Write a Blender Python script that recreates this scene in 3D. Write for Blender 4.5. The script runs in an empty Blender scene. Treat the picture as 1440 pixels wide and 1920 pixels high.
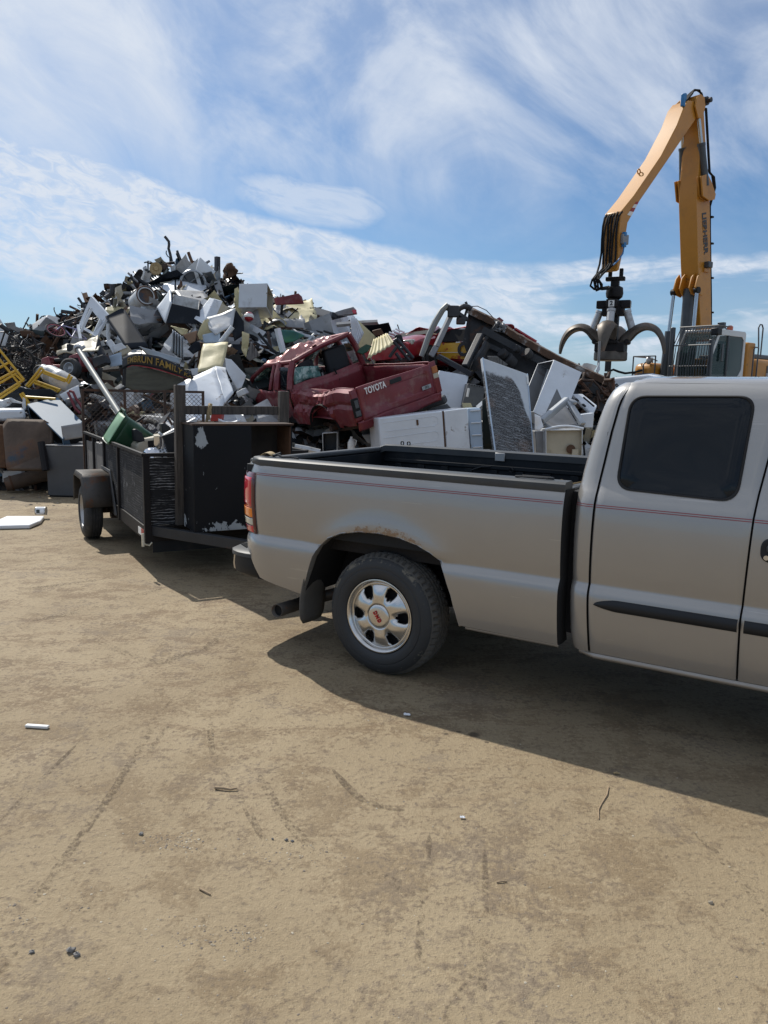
import bpy, bmesh, math, random
import numpy as np
from mathutils import Vector, Matrix, noise
random.seed(7)
sc = bpy.context.scene
COL = sc.collection
R = math.radians
# ---------------------------------------------------------------- camera
FPX, CX, CY = 1442.0, 720.0, 960.0
CAMH, PITCH, ROLL = 1.6718, 0.1554, 0.0215
_f = np.array([0, math.cos(PITCH), -math.sin(PITCH)]); _r0 = np.array([1.0, 0, 0]); _u0 = np.cross(_r0, _f)
_r = _r0 * math.cos(ROLL) + _u0 * math.sin(ROLL); _u = -_r0 * math.sin(ROLL) + _u0 * math.cos(ROLL)
CAM = np.array([0, 0, CAMH])
cd = bpy.data.cameras.new('camera'); co = bpy.data.objects.new('camera', cd); COL.objects.link(co)
co.matrix_world = Matrix(((_r[0], _u[0], -_f[0], 0), (_r[1], _u[1], -_f[1], 0), (_r[2], _u[2], -_f[2], CAMH), (0, 0, 0, 1)))
cd.sensor_fit = 'VERTICAL'; cd.sensor_height = 24.0; cd.lens = 24.0 * FPX / 1920; cd.clip_end = 3000; cd.clip_start = 0.05
sc.camera = co
# ---------------------------------------------------------------- sky and sun
SUN_EL, SUN_AZ = R(46.3), R(-37.5)          # azimuth measured from +Y towards +X
W = bpy.data.worlds.new('World'); sc.world = W; W.use_nodes = True
nt = W.node_tree; N = nt.nodes; L = nt.links
for n in list(N): N.remove(n)
def nd(t, **k):
    n = N.new(t)
    for a, b in k.items():
        if a == 'i':
            for q, v in b.items(): n.inputs[q].default_value = v
        else: setattr(n, a, b)
    return n
def mth(op, a, b=None, c=None, clamp=False):
    n = nd('ShaderNodeMath', operation=op); n.use_clamp = clamp
    for k, v in enumerate((a, b, c)):
        if v is None: continue
        if isinstance(v, (int, float)): n.inputs[k].default_value = v
        else: L.new(v, n.inputs[k])
    return n.outputs[0]
def sstep(x, a, b):
    n = nd('ShaderNodeMapRange', interpolation_type='SMOOTHSTEP'); L.new(x, n.inputs[0])
    n.inputs[1].default_value = a; n.inputs[2].default_value = b; return n.outputs[0]
out = nd('ShaderNodeOutputWorld'); bg = nd('ShaderNodeBackground'); L.new(bg.outputs[0], out.inputs[0])
sky = nd('ShaderNodeTexSky', sky_type='NISHITA', sun_disc=False)
sky.sun_elevation = SUN_EL; sky.sun_rotation = SUN_AZ % (2 * math.pi); sky.altitude = 80; sky.air_density = 1.0; sky.dust_density = 0.6; sky.ozone_density = 1.5
tc = nd('ShaderNodeTexCoord'); sep = nd('ShaderNodeSeparateXYZ'); L.new(tc.outputs['Generated'], sep.inputs[0])
dx, dy, dz = sep.outputs
el = mth('MULTIPLY', mth('ARCSINE', dz), 57.2958); az = mth('MULTIPLY', mth('ARCTAN2', dx, dy), 57.2958)
den = mth('ADD', mth('MAXIMUM', dz, 0.0), 0.10)
px = mth('DIVIDE', dx, den); py = mth('DIVIDE', dy, den)
cmb = nd('ShaderNodeCombineXYZ'); L.new(px, cmb.inputs[0]); L.new(py, cmb.inputs[1])
def nz(scale, rot=0.0, sx=1.0, sy=1.0, det=6, rough=.55, dist=0.0, off=(0, 0, 0)):
    mp = nd('ShaderNodeMapping'); mp.inputs['Rotation'].default_value = (0, 0, rot); mp.inputs['Scale'].default_value = (sx, sy, 1); mp.inputs['Location'].default_value = off
    L.new(cmb.outputs[0], mp.inputs[0])
    t = nd('ShaderNodeTexNoise'); t.inputs['Scale'].default_value = scale; t.inputs['Detail'].default_value = det; t.inputs['Roughness'].default_value = rough; t.inputs['Distortion'].default_value = dist
    L.new(mp.outputs[0], t.inputs['Vector']); return t.outputs[0]
# clouds laid out on azimuth / elevation in degrees
cmA = nd('ShaderNodeCombineXYZ'); L.new(az, cmA.inputs[0]); L.new(el, cmA.inputs[1])
def na(scale, rot=0.0, sx=1.0, sy=1.0, det=6, rough=.55, dist=0.0, off=(0, 0, 0)):
    mr = nd('ShaderNodeMapping'); mr.inputs['Rotation'].default_value = (0, 0, rot); L.new(cmA.outputs[0], mr.inputs[0])
    mp = nd('ShaderNodeMapping'); mp.inputs['Scale'].default_value = (sx, sy, 1); mp.inputs['Location'].default_value = off; L.new(mr.outputs[0], mp.inputs[0])
    t = nd('ShaderNodeTexNoise'); t.inputs['Scale'].default_value = scale; t.inputs['Detail'].default_value = det; t.inputs['Roughness'].default_value = rough; t.inputs['Distortion'].default_value = dist
    L.new(mp.outputs[0], t.inputs['Vector']); return t.outputs[0]
wob = mth('MULTIPLY', mth('SUBTRACT', na(.12, 0, 1, 1, 5, .55, 0, (1, 9, 0)), .5), 5.0)
v1 = sstep(na(.075, R(34), .85, 1.25, 9, .58, .7, (3.3, 5.2, 0)), .36, .64)
v2 = sstep(na(.20, R(30), .60, 1.4, 9, .64, .7, (7.1, 2.2, 0)), .38, .72)
upper = sstep(mth('ADD', el, wob), 9.5, 17.0)
veil = mth('MULTIPLY', mth('ADD', mth('MULTIPLY', v1, .60), mth('MULTIPLY', v2, .20)), mth('ADD', mth('MULTIPLY', upper, .85), .15))
veil = mth('ADD', veil, mth('MULTIPLY', sstep(el, 14, 24), .22))
# mackerel bank
edge_ = mth('MULTIPLY_ADD', mth('MAXIMUM', mth('MULTIPLY', mth('SUBTRACT', az, 4.0), -1.0), 0.0), .215, 9.4)
bank = sstep(mth('SUBTRACT', edge_, mth('ADD', el, mth('MULTIPLY', wob, .55))), -.25, .75)
lowe = mth('MULTIPLY_ADD', mth('MAXIMUM', mth('MULTIPLY', mth('ADD', az, 5.0), -1.0), 0.0), .175, 3.2)
low = sstep(mth('SUBTRACT', mth('ADD', el, mth('MULTIPLY', wob, .8)), lowe), -1.3, 1.6)
rip = sstep(na(.95, R(16), .60, 1.35, 4, .62, .9, (0, 0, 0)), .36, .62)
big = sstep(na(.15, R(12), .6, 1.8, 6, .6, .8, (2, 6, 0)), .26, .56)
rgt = mth('SUBTRACT', 1.0, mth('MULTIPLY', sstep(az, 6, 14), mth('SUBTRACT', 1.0, sstep(na(.22, R(-3), .30, 2.4, 6, .6, .3, (5, 3, 0)), .40, .60))))
bankc = mth('MULTIPLY', mth('MULTIPLY', mth('MULTIPLY', bank, low), rgt), mth('ADD', mth('MULTIPLY', big, .34), mth('ADD', .24, mth('MULTIPLY', mth('MULTIPLY', rip, mth('ADD', .4, mth('MULTIPLY', big, .6))), .42))))
# one lens-shaped patch above the bank
ex = mth('DIVIDE', mth('ADD', az, 6.0), 6.6); ey = mth('DIVIDE', mth('SUBTRACT', mth('ADD', el, mth('MULTIPLY', az, .10)), 12.4), 1.75)
lens = mth('MULTIPLY', sstep(mth('ADD', mth('ADD', mth('MULTIPLY', ex, ex), mth('MULTIPLY', ey, ey)), mth('MULTIPLY', wob, .40)), 1.15, .30), mth('ADD', .35, mth('MULTIPLY', sstep(na(.32, R(16), .5, 1.6, 7, .62, 1.0, (1, 1, 0)), .32, .60), .65)))
cl = mth('MINIMUM', mth('MAXIMUM', mth('MAXIMUM', veil, bankc), mth('MULTIPLY', lens, .66)), .96)
haze0 = mth('MULTIPLY', mth('SUBTRACT', 1.0, sstep(el, 0, 11)), .42)
skc = nd('ShaderNodeMix', data_type='RGBA', blend_type='MULTIPLY'); skc.inputs[0].default_value = 1.0; L.new(sky.outputs[0], skc.inputs[6]); skc.inputs[7].default_value = (.62, .84, 1.05, 1)
m1 = nd('ShaderNodeMix', data_type='RGBA'); L.new(haze0, m1.inputs[0]); L.new(skc.outputs[2], m1.inputs[6]); m1.inputs[7].default_value = (4.4, 5.8, 8.0, 1)
m2 = nd('ShaderNodeMix', data_type='RGBA'); L.new(cl, m2.inputs[0]); L.new(m1.outputs[2], m2.inputs[6]); m2.inputs[7].default_value = (7.9, 8.6, 9.7, 1)
L.new(m2.outputs[2], bg.inputs[0]); bg.inputs[1].default_value = 0.09
sl = bpy.data.lights.new('sun', 'SUN'); sl.energy = 4.6; sl.angle = R(.55); sl.color = (1.0, .95, .86)
so = bpy.data.objects.new('sun', sl); COL.objects.link(so)
_sd = Vector((math.sin(SUN_AZ) * math.cos(SUN_EL), math.cos(SUN_AZ) * math.cos(SUN_EL), math.sin(SUN_EL)))
so.rotation_euler = _sd.to_track_quat('Z', 'Y').to_euler(); so.location = _sd * 60
sc.view_settings.view_transform = 'Standard'; sc.view_settings.look = 'None'; sc.view_settings.gamma = 1; sc.view_settings.exposure = 0.0
sc.render.engine = 'CYCLES'; sc.cycles.max_bounces = 6; sc.cycles.transparent_max_bounces = 12
# ---------------------------------------------------------------- pixel <-> world
def ray(u, v): return _r * ((u - CX) / FPX) - _u * ((v - CY) / FPX) + _f
def at(u, v, Y): d = ray(u, v); return Vector(CAM + d * (Y / d[1]))
def gz(u, v, z=0.0): d = ray(u, v); return Vector(CAM + d * ((z - CAMH) / d[2]))
def onplane(u, v, p, n): d = ray(u, v); return Vector(CAM + d * (np.dot(np.array(p) - CAM, np.array(n)) / np.dot(d, np.array(n))))
# ---------------------------------------------------------------- mesh builder
def lerp(a, b, t): return a + (b - a) * t
def tab(T, x):
    if x <= T[0][0]: return T[0][1]
    for (a, b), (c, d) in zip(T, T[1:]):
        if x <= c: return b + (d - b) * (x - a) / (c - a)
    return T[-1][1]
class MB:
    def __init__(s): s.v = []; s.f = []; s.m = []; s.mi = 0
    def add(s, vs, fs, mi=None):
        o = len(s.v); s.v += [Vector(p) for p in vs]; s.f += [[i + o for i in f] for f in fs]; s.m += [s.mi if mi is None else mi] * len(fs); return s
    def box(s, lo, hi, M=None, mi=None):
        c = [(lo[0], lo[1], lo[2]), (hi[0], lo[1], lo[2]), (hi[0], hi[1], lo[2]), (lo[0], hi[1], lo[2]), (lo[0], lo[1], hi[2]), (hi[0], lo[1], hi[2]), (hi[0], hi[1], hi[2]), (lo[0], hi[1], hi[2])]
        if M: c = [M @ Vector(p) for p in c]
        return s.add(c, [(0, 3, 2, 1), (4, 5, 6, 7), (0, 1, 5, 4), (1, 2, 6, 5), (2, 3, 7, 6), (3, 0, 4, 7)], mi)
    def cbox(s, c, size, M=None, mi=None):
        h = [x / 2 for x in size]; T = Matrix.Translation(c) @ (M if M else Matrix())
        return s.box([-x for x in h], h, T, mi)
    def bar(s, a, b, w, h=None, up=(0, 0, 1), mi=None):
        a = Vector(a); b = Vector(b); h = h or w; d = (b - a).normalized(); x = d.cross(Vector(up))
        if x.length < 1e-3: x = d.cross(Vector((0, 1, 0)))
        x.normalize(); y = x.cross(d); c = []
        for p in (a, b): c += [p - x * w / 2 - y * h / 2, p + x * w / 2 - y * h / 2, p + x * w / 2 + y * h / 2, p - x * w / 2 + y * h / 2]
        return s.add(c, [(0, 3, 2, 1), (4, 5, 6, 7), (0, 1, 5, 4), (1, 2, 6, 5), (2, 3, 7, 6), (3, 0, 4, 7)], mi)
    def tube(s, pts, r, n=8, caps=True, mi=None):
        pts = [Vector(p) for p in pts]; k = len(pts); rs = r if isinstance(r, (list, tuple)) else [r] * k; vs = []; prev = None
        for i, p in enumerate(pts):
            d = (pts[min(i + 1, k - 1)] - pts[max(i - 1, 0)])
            if d.length < 1e-6: d = Vector((0, 0, 1))
            d.normalize()
            if prev is None:
                x = d.cross(Vector((0, 0, 1)))
                if x.length < .05: x = d.cross(Vector((0, 1, 0)))
            else: x = prev - d * prev.dot(d)
            x.normalize(); y = d.cross(x); prev = x
            for j in range(n):
                a = 2 * math.pi * j / n; vs.append(p + (x * math.cos(a) + y * math.sin(a)) * rs[i])
        fs = [(i * n + j, i * n + (j + 1) % n, (i + 1) * n + (j + 1) % n, (i + 1) * n + j) for i in range(k - 1) for j in range(n)]
        if caps: fs += [list(range(n))[::-1], [(k - 1) * n + j for j in range(n)]]
        return s.add(vs, fs, mi)
    def ring(s, c, ax, rad, r, n=28, m=6, mi=None, e=1.0):
        ax = Vector(ax).normalized(); x = ax.orthogonal().normalized(); y = ax.cross(x); c = Vector(c); vs = []
        for i in range(n):
            a = 2 * math.pi * i / n; o = x * math.cos(a) + y * math.sin(a) * e
            for j in range(m):
                b = 2 * math.pi * j / m; vs.append(c + o * (rad + r * math.cos(b)) + ax * (r * math.sin(b)))
        return s.add(vs, [(i * m + j, i * m + (j + 1) % m, ((i + 1) % n) * m + (j + 1) % m, ((i + 1) % n) * m + j) for i in range(n) for j in range(m)], mi)
    def lathe(s, prof, n=32, M=None, mi=None, cap0=False, cap1=False):
        # prof = [(radius, axial)], axis = local Y
        vs = []; k = len(prof); M = M or Matrix()
        for i in range(n):
            a = 2 * math.pi * i / n
            for r, y in prof: vs.append(M @ Vector((r * math.cos(a), y, r * math.sin(a))))
        fs = [(i * k + j, i * k + j + 1, ((i + 1) % n) * k + j + 1, ((i + 1) % n) * k + j) for i in range(n) for j in range(k - 1)]
        if cap0: fs.append([i * k for i in range(n)])
        if cap1: fs.append([i * k + k - 1 for i in range(n)])
        return s.add(vs, fs, mi)
    def grid(s, fn, nu, nv, mi=None, cu=False):
        vs = [fn(i / nu, j / nv) for i in range(nu + (0 if cu else 1)) for j in range(nv + 1)]; k = nv + 1; n = nu if cu else nu + 1
        return s.add(vs, [(i * k + j, ((i + 1) % n) * k + j, ((i + 1) % n) * k + j + 1, i * k + j + 1) for i in range(nu) for j in range(nv)], mi)
    def prism(s, pts, ext, mi=None):
        pts = [Vector(p) for p in pts]; ext = Vector(ext); n = len(pts)
        return s.add(pts + [p + ext for p in pts], [list(range(n))[::-1], [n + i for i in range(n)]] + [(i, (i + 1) % n, n + (i + 1) % n, n + i) for i in range(n)], mi)
    def build(s, name, mats, parent=None, bevel=0, smooth=35, solid=0, seg=2, wt=True):
        me = bpy.data.meshes.new(name); bm = bmesh.new(); vv = [bm.verts.new(p) for p in s.v]
        for f, m in zip(s.f, s.m):
            q = []
            for i in f:
                if vv[i] not in q: q.append(vv[i])
            if len(q) < 3: continue
            try: bf = bm.faces.new(q); bf.material_index = m
            except ValueError: pass
        bmesh.ops.remove_doubles(bm, verts=bm.verts, dist=1e-5)
        bmesh.ops.recalc_face_normals(bm, faces=bm.faces)
        bm.to_mesh(me); bm.free()
        return fin(me, name, mats, parent, bevel, smooth, solid, seg)
def fin(me, name, mats, parent=None, bevel=0, smooth=35, solid=0, seg=2):
    for m in (mats if isinstance(mats, (list, tuple)) else [mats]): me.materials.append(m)
    if smooth:
        me.polygons.foreach_set('use_smooth', [True] * len(me.polygons)); me.set_sharp_from_angle(angle=R(smooth))
    o = bpy.data.objects.new(name, me); COL.objects.link(o)
    if parent: o.parent = parent
    if solid: d = o.modifiers.new('solid', 'SOLIDIFY'); d.thickness = solid; d.offset = 0
    if bevel:
        b = o.modifiers.new('bevel', 'BEVEL'); b.width = bevel; b.segments = seg; b.limit_method = 'ANGLE'; b.angle_limit = R(40); b.harden_normals = False
    return o
def tag(o, label=None, cat=None, group=None, kind=None):
    if label: o['label'] = label
    if cat: o['category'] = cat
    if group: o['group'] = group
    if kind: o['kind'] = kind
    elif cat: o['kind'] = 'thing'
    return o
def thing(name, label, cat, loc=(0, 0, 0), rz=0.0, group=None):
    o = bpy.data.objects.new(name, None); COL.objects.link(o); o.location = loc; o.rotation_euler = (0, 0, rz); o.empty_display_size = .2
    return tag(o, label, cat, group)
def textmesh(body, size, ext=.004, bold=0.0, space=1.0, sx=1.0):
    c = bpy.data.curves.new('lettering', 'FONT'); c.body = body; c.size = size; c.extrude = ext; c.offset = bold; c.align_x = 'CENTER'; c.align_y = 'CENTER'; c.space_character = space
    o = bpy.data.objects.new('lettering', c); COL.objects.link(o); bpy.context.view_layer.update()
    me = bpy.data.meshes.new_from_object(o.evaluated_get(bpy.context.evaluated_depsgraph_get())); bpy.data.objects.remove(o); bpy.data.curves.remove(c)
    for v in me.vertices: v.co.x *= sx
    return me
def text(body, size, m, M, parent=None, ext=.003, bold=0.0, name='lettering', warp=None, sx=1.0, space=1.0):
    me = textmesh(body, size, ext, bold, space, sx)
    if warp:
        for v in me.vertices: v.co = warp(v.co)
    if M: me.transform(M)
    return fin(me, name, m, parent, smooth=0)
def frame(o, x, y):
    x = Vector(x).normalized(); y = Vector(y); y = (y - x * y.dot(x)).normalized(); z = x.cross(y); M = Matrix((x, y, z)).transposed().to_4x4(); M.translation = Vector(o); return M
# ---------------------------------------------------------------- materials
def srgb(h): return tuple((c / 12.92 if c <= .04045 else ((c + .055) / 1.055) ** 2.4) for c in [int(h[i:i + 2], 16) / 255 for i in (0, 2, 4)])
MT = {}
def mat(name, col, rough=.5, metal=0.0, var=.12, scale=3.0, bump=0.0, bscale=40.0, dirt=None, coat=0.0, spec=.5, stretch=(1, 1, 1), glow=None):
    m = bpy.data.materials.new(name); m.use_nodes = True; t = m.node_tree; n = t.nodes; l = t.links; b = n['Principled BSDF']
    b.inputs['Roughness'].default_value = rough; b.inputs['Metallic'].default_value = metal; b.inputs['Specular IOR Level'].default_value = spec
    if coat: b.inputs['Coat Weight'].default_value = coat; b.inputs['Coat Roughness'].default_value = .04
    tcn = n.new('ShaderNodeTexCoord'); mp = n.new('ShaderNodeMapping'); l.new(tcn.outputs['Object'], mp.inputs[0]); mp.inputs['Scale'].default_value = stretch
    def noise_(s, d=5, r=.6):
        q = n.new('ShaderNodeTexNoise'); q.inputs['Scale'].default_value = s; q.inputs['Detail'].default_value = d; q.inputs['Roughness'].default_value = r; l.new(mp.outputs[0], q.inputs['Vector']); return q
    def ramp(src, a, b_):
        q = n.new('ShaderNodeMapRange'); q.inputs[1].default_value = a; q.inputs[2].default_value = b_; l.new(src, q.inputs[0]); return q.outputs[0]
    def mix(fac, A, B):
        q = n.new('ShaderNodeMix'); q.data_type = 'RGBA'
        if isinstance(fac, float): q.inputs[0].default_value = fac
        else: l.new(fac, q.inputs[0])
        for k, v in ((6, A), (7, B)):
            if isinstance(v, tuple): q.inputs[k].default_value = v + (1,)
            else: l.new(v, q.inputs[k])
        return q.outputs[2]
    c = mix(ramp(noise_(scale).outputs[0], .3, .7), tuple(x * (1 - var) for x in col), tuple(min(1, x * (1 + var)) for x in col))
    rg = None
    if dirt:
        for dc, lo, hi, ds in dirt:
            k = ramp(noise_(ds, 7, .65).outputs[0], lo, hi); c = mix(k, c, dc)
            if metal > .1 and rg is None:
                q = n.new('ShaderNodeMath'); q.operation = 'MULTIPLY_ADD'; l.new(k, q.inputs[0]); q.inputs[1].default_value = -metal; q.inputs[2].default_value = metal; l.new(q.outputs[0], b.inputs['Metallic']); rg = 1
    l.new(c, b.inputs['Base Color'])
    if bump:
        q = n.new('ShaderNodeBump'); q.inputs['Strength'].default_value = bump; q.inputs['Distance'].default_value = .02; l.new(noise_(bscale, 4).outputs[0], q.inputs['Height']); l.new(q.outputs[0], b.inputs['Normal'])
    if glow: b.inputs['Emission Color'].default_value = glow[0] + (1,); b.inputs['Emission Strength'].default_value = glow[1]
    m['_nm'] = 1; MT[name] = m; return m
RU = (.12, .048, .02); RUD = (.05, .022, .012); GR = (.16, .13, .10)
mat('rubber', (.022, .024, .027), .7, bump=.25, bscale=60, var=.25, dirt=[((.10, .092, .075), .50, .72, 7)])
mat('rubber_dark', (.012, .012, .013), .8)
mat('alloy', (.62, .61, .59), .24, .92, var=.05, dirt=[((.30, .27, .22), .62, .85, 6)])
mat('chrome', (.62, .62, .63), .12, 1.0, var=.05)
mat('black_plastic', (.015, .017, .020), .5, spec=.3, var=.2, bump=.05, bscale=200)
mat('rail_plastic', (.052, .057, .063), .5, spec=.35, var=.2, dirt=[((.07, .068, .062), .5, .8, 5)])
mat('liner', (.007, .010, .014), .55, spec=.3, var=.3, dirt=[((.03, .03, .03), .55, .8, 4)])
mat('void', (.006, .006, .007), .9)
tg_ = mat('tinted_glass', (.010, .014, .019), .03, 0, var=.1, spec=.22); tg_.node_tree.nodes['Principled BSDF'].inputs['Alpha'].default_value = .90
mat('red_lens', (.55, .010, .03), .10, coat=1.0, var=.1)
mat('maroon_lens', (.07, .004, .012), .12, coat=1.0)
mat('amber_lens', (.85, .22, .01), .14, coat=1.0, var=.08)
mat('white_lens', (.55, .54, .46), .14, coat=1.0, var=.08)
mat('red_text', (.45, .01, .015), .4)
mat('pin_red', (.28, .035, .045), .4)
mat('black_steel', (.012, .011, .012), .55, .1, spec=.25, var=.3, dirt=[(RU, .62, .75, 6)], bump=.1)
mat('rust_steel', (.055, .034, .025), .75, .1, var=.4, dirt=[(RU, .5, .7, 5)], bump=.2)
mat('grey_steel', (.14, .145, .15), .5, .3, var=.2, dirt=[(RUD, .6, .75, 3)])
mat('dark_steel', (.035, .037, .042), .5, .4, var=.3, dirt=[(RU, .58, .72, 4)], bump=.1)
mat('weathered_wood', (.070, .060, .052), .85, 0, var=.45, scale=3, stretch=(14, 14, 1.2), bump=.5, bscale=9, dirt=[((.025, .022, .02), .55, .68, 2.2)])
mat('grey_board', (.16, .155, .15), .85, 0, var=.45, scale=3, stretch=(9, 9, .8), bump=.4, bscale=8, dirt=[((.03, .03, .03), .5, .64, 3)])
mat('white_enamel', (.62, .655, .70), .38, var=.07, dirt=[((.30, .29, .27), .56, .85, 2.4), ((.20, .17, .14), .64, .72, 5.5), (RU, .72, .77, 7)], bump=.06, bscale=4)
mat('white_enamel_worn', (.50, .515, .53), .45, var=.12, dirt=[((.20, .19, .17), .50, .72, 3), (RU, .66, .72, 6)], bump=.1, bscale=5)
mat('bluish_enamel', (.40, .50, .62), .35, var=.05, dirt=[((.22, .24, .26), .62, .85, 3)])
mat('sky_blue_steel', (.075, .135, .205), .6, .0, var=.06, dirt=[((.11, .15, .19), .62, .8, 2)])
mat('cream', (.52, .46, .27), .6, var=.12, dirt=[((.20, .15, .08), .58, .8, 4)], bump=.2, bscale=10)
mat('beige', (.42, .38, .29), .5, var=.1, dirt=[((.18, .14, .09), .58, .8, 3)])
mat('grey_sheet', (.25, .255, .265), .45, .25, var=.2, dirt=[((.11, .10, .09), .55, .8, 3), (RU, .70, .76, 5)])
mat('galvanised', (.36, .38, .40), .38, .65, var=.2, dirt=[((.15, .14, .13), .58, .8, 4)])
mat('navy_panel', (.010, .014, .022), .6, .0, spec=.25, var=.25, dirt=[((.04, .045, .05), .55, .8, 3)])
mat('dark_green', (.018, .030, .030), .55, var=.3)
mat('green_bin', (.008, .052, .022), .38, var=.12, dirt=[((.05, .09, .05), .6, .85, 4)])
mat('pale_green', (.16, .30, .17), .45)
mat('brown_rust', (.10, .05, .026), .8, var=.4, dirt=[(RUD, .48, .7, 4)], bump=.25, bscale=14)
mat('tan', (.34, .25, .13), .7, var=.2)
mat('cardboard', (.27, .17, .11), .85, var=.12)
mat('crushed_red', (.165, .022, .030), .42, .2, var=.16, coat=.2, dirt=[((.24, .13, .11), .52, .80, 5), ((.05, .03, .02), .66, .76, 3)])
mat('pale_red', (.34, .135, .125), .34, .35, var=.14, coat=.4, dirt=[((.42, .24, .2), .55, .75, 4)])
mat('bright_red', (.30, .012, .022), .28, .1, var=.12, coat=.6, dirt=[((.06, .02, .02), .64, .76, 4)])
mat('taxi_yellow', (.58, .33, .03), .35, var=.08, dirt=[((.30, .05, .02), .60, .64, 1.6)])
mat('yellow_paint', (.55, .33, .025), .42, var=.12, dirt=[((.22, .11, .02), .6, .74, 6)])
mat('machine_yellow', (.47, .205, .022), .42, var=.05, dirt=[((.30, .14, .03), .52, .85, 1.4), ((.09, .06, .035), .64, .74, 3.5)], coat=.1)
mat('machine_white', (.62, .63, .63), .3, var=.04)
mat('machine_grey', (.055, .062, .070), .4, var=.15)
mat('machine_glass', (.020, .035, .036), .05, coat=.3)
mat('cyl_rod', (.50, .50, .50), .2, .9)
mat('grapple_steel', (.10, .085, .07), .5, .5, var=.3, dirt=[(RU, .55, .75, 3)])
mat('polished', (.42, .42, .42), .42, .6, var=.15, dirt=[((.2, .18, .16), .6, .8, 5)])
mat('hose', (.010, .010, .011), .75, spec=.2)
mat('blue_valve', (.02, .16, .38), .4)
mat('amber_beacon', (.5, .09, .02), .2, coat=.5)
mat('white_paint', (.72, .72, .70), .5, var=.05)
mat('red_paint', (.33, .035, .028), .5, var=.1)
mat('black_lacquer', (.012, .015, .022), .45, var=.3)
mat('grey_paint', (.065, .068, .074), .5, var=.15)
mat('sign_navy', (.008, .010, .016), .5, var=.3)
mat('gold_letter', (.28, .175, .028), .5, var=.2, dirt=[((.12, .075, .015), .54, .66, 9)])
mat('wood_sign', (.075, .075, .058), .75, var=.25, scale=2, stretch=(1, 6, 6), dirt=[((.05, .05, .04), .5, .7, 3)])
mat('white_text', (.72, .70, .70), .5)
mat('dark_text', (.03, .03, .035), .5)
mat('paper', (.74, .75, .77), .8, var=.05, bump=.2, bscale=12)
mat('stone_grey', (.21, .20, .19), .85, var=.35, bump=.4, bscale=30)
mat('twig', (.30, .22, .14), .85, var=.3)
mat('lavender', (.36, .33, .52), .4)
mat('pink', (.45, .12, .15), .45)
mat('teal_board', (.02, .12, .12), .3, var=.4, dirt=[((.03, .14, .06), .45, .6, 2)])
mat('pole_grey', (.24, .25, .245), .5, .3, var=.1, dirt=[((.2, .18, .15), .6, .8, 5)])
mat('bronze_rust', (.105, .074, .054), .75, .15, var=.4, dirt=[(RU, .52, .66, 1.6), ((.035, .06, .085), .58, .64, 1.1), (RUD, .64, .72, 3.5)], bump=.15, bscale=20)
# ---------------------------------------------------------------- special materials
class NT:
    def __init__(s, name):
        s.m = bpy.data.materials.new(name); s.m.use_nodes = True; s.t = s.m.node_tree; s.b = s.t.nodes['Principled BSDF']; s.tc = s.n('ShaderNodeTexCoord'); MT[name] = s.m
    def n(s, t, **k):
        q = s.t.nodes.new(t)
        for a, b in k.items(): setattr(q, a, b)
        return q
    def put(s, sock, v):
        if isinstance(v, (int, float)): sock.default_value = v
        elif isinstance(v, tuple): sock.default_value = v + (1,) if len(v) == 3 and sock.type == 'RGBA' else v
        else: s.t.links.new(v, sock)
    def math(s, op, a, b=0.0, c=None):
        q = s.n('ShaderNodeMath', operation=op); s.put(q.inputs[0], a); s.put(q.inputs[1], b)
        if c is not None: s.put(q.inputs[2], c)
        return q.outputs[0]
    def mix(s, f, a, b, bl='MIX'):
        q = s.n('ShaderNodeMix', data_type='RGBA', blend_type=bl); s.put(q.inputs[0], f); s.put(q.inputs[6], a); s.put(q.inputs[7], b); return q.outputs[2]
    def st(s, x, a, b):
        q = s.n('ShaderNodeMapRange', interpolation_type='SMOOTHSTEP'); s.put(q.inputs[0], x); q.inputs[1].default_value = a; q.inputs[2].default_value = b; return q.outputs[0]
    def noise(s, sc_, stretch=(1, 1, 1), rot=(0, 0, 0), det=6, ro=.6, dist=0, loc=(0, 0, 0)):
        mp = s.n('ShaderNodeMapping'); s.put(mp.inputs['Scale'], stretch); s.put(mp.inputs['Rotation'], rot); s.put(mp.inputs['Location'], loc); s.t.links.new(s.tc.outputs['Object'], mp.inputs[0])
        q = s.n('ShaderNodeTexNoise'); q.inputs['Scale'].default_value = sc_; q.inputs['Detail'].default_value = det; q.inputs['Roughness'].default_value = ro; q.inputs['Distortion'].default_value = dist
        s.t.links.new(mp.outputs[0], q.inputs['Vector']); return q.outputs[0]
    def xyz(s):
        q = s.n('ShaderNodeSeparateXYZ'); s.t.links.new(s.tc.outputs['Object'], q.inputs[0]); return q.outputs
    def bump(s, h, st=.3, d=.01):
        q = s.n('ShaderNodeBump'); q.inputs['Strength'].default_value = st; q.inputs['Distance'].default_value = d; s.t.links.new(h, q.inputs['Height']); s.t.links.new(q.outputs[0], s.b.inputs['Normal'])
    def out(s, col, rough=None, metal=None):
        s.put(s.b.inputs['Base Color'], col)
        if rough is not None: s.put(s.b.inputs['Roughness'], rough)
        if metal is not None: s.put(s.b.inputs['Metallic'], metal)
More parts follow.
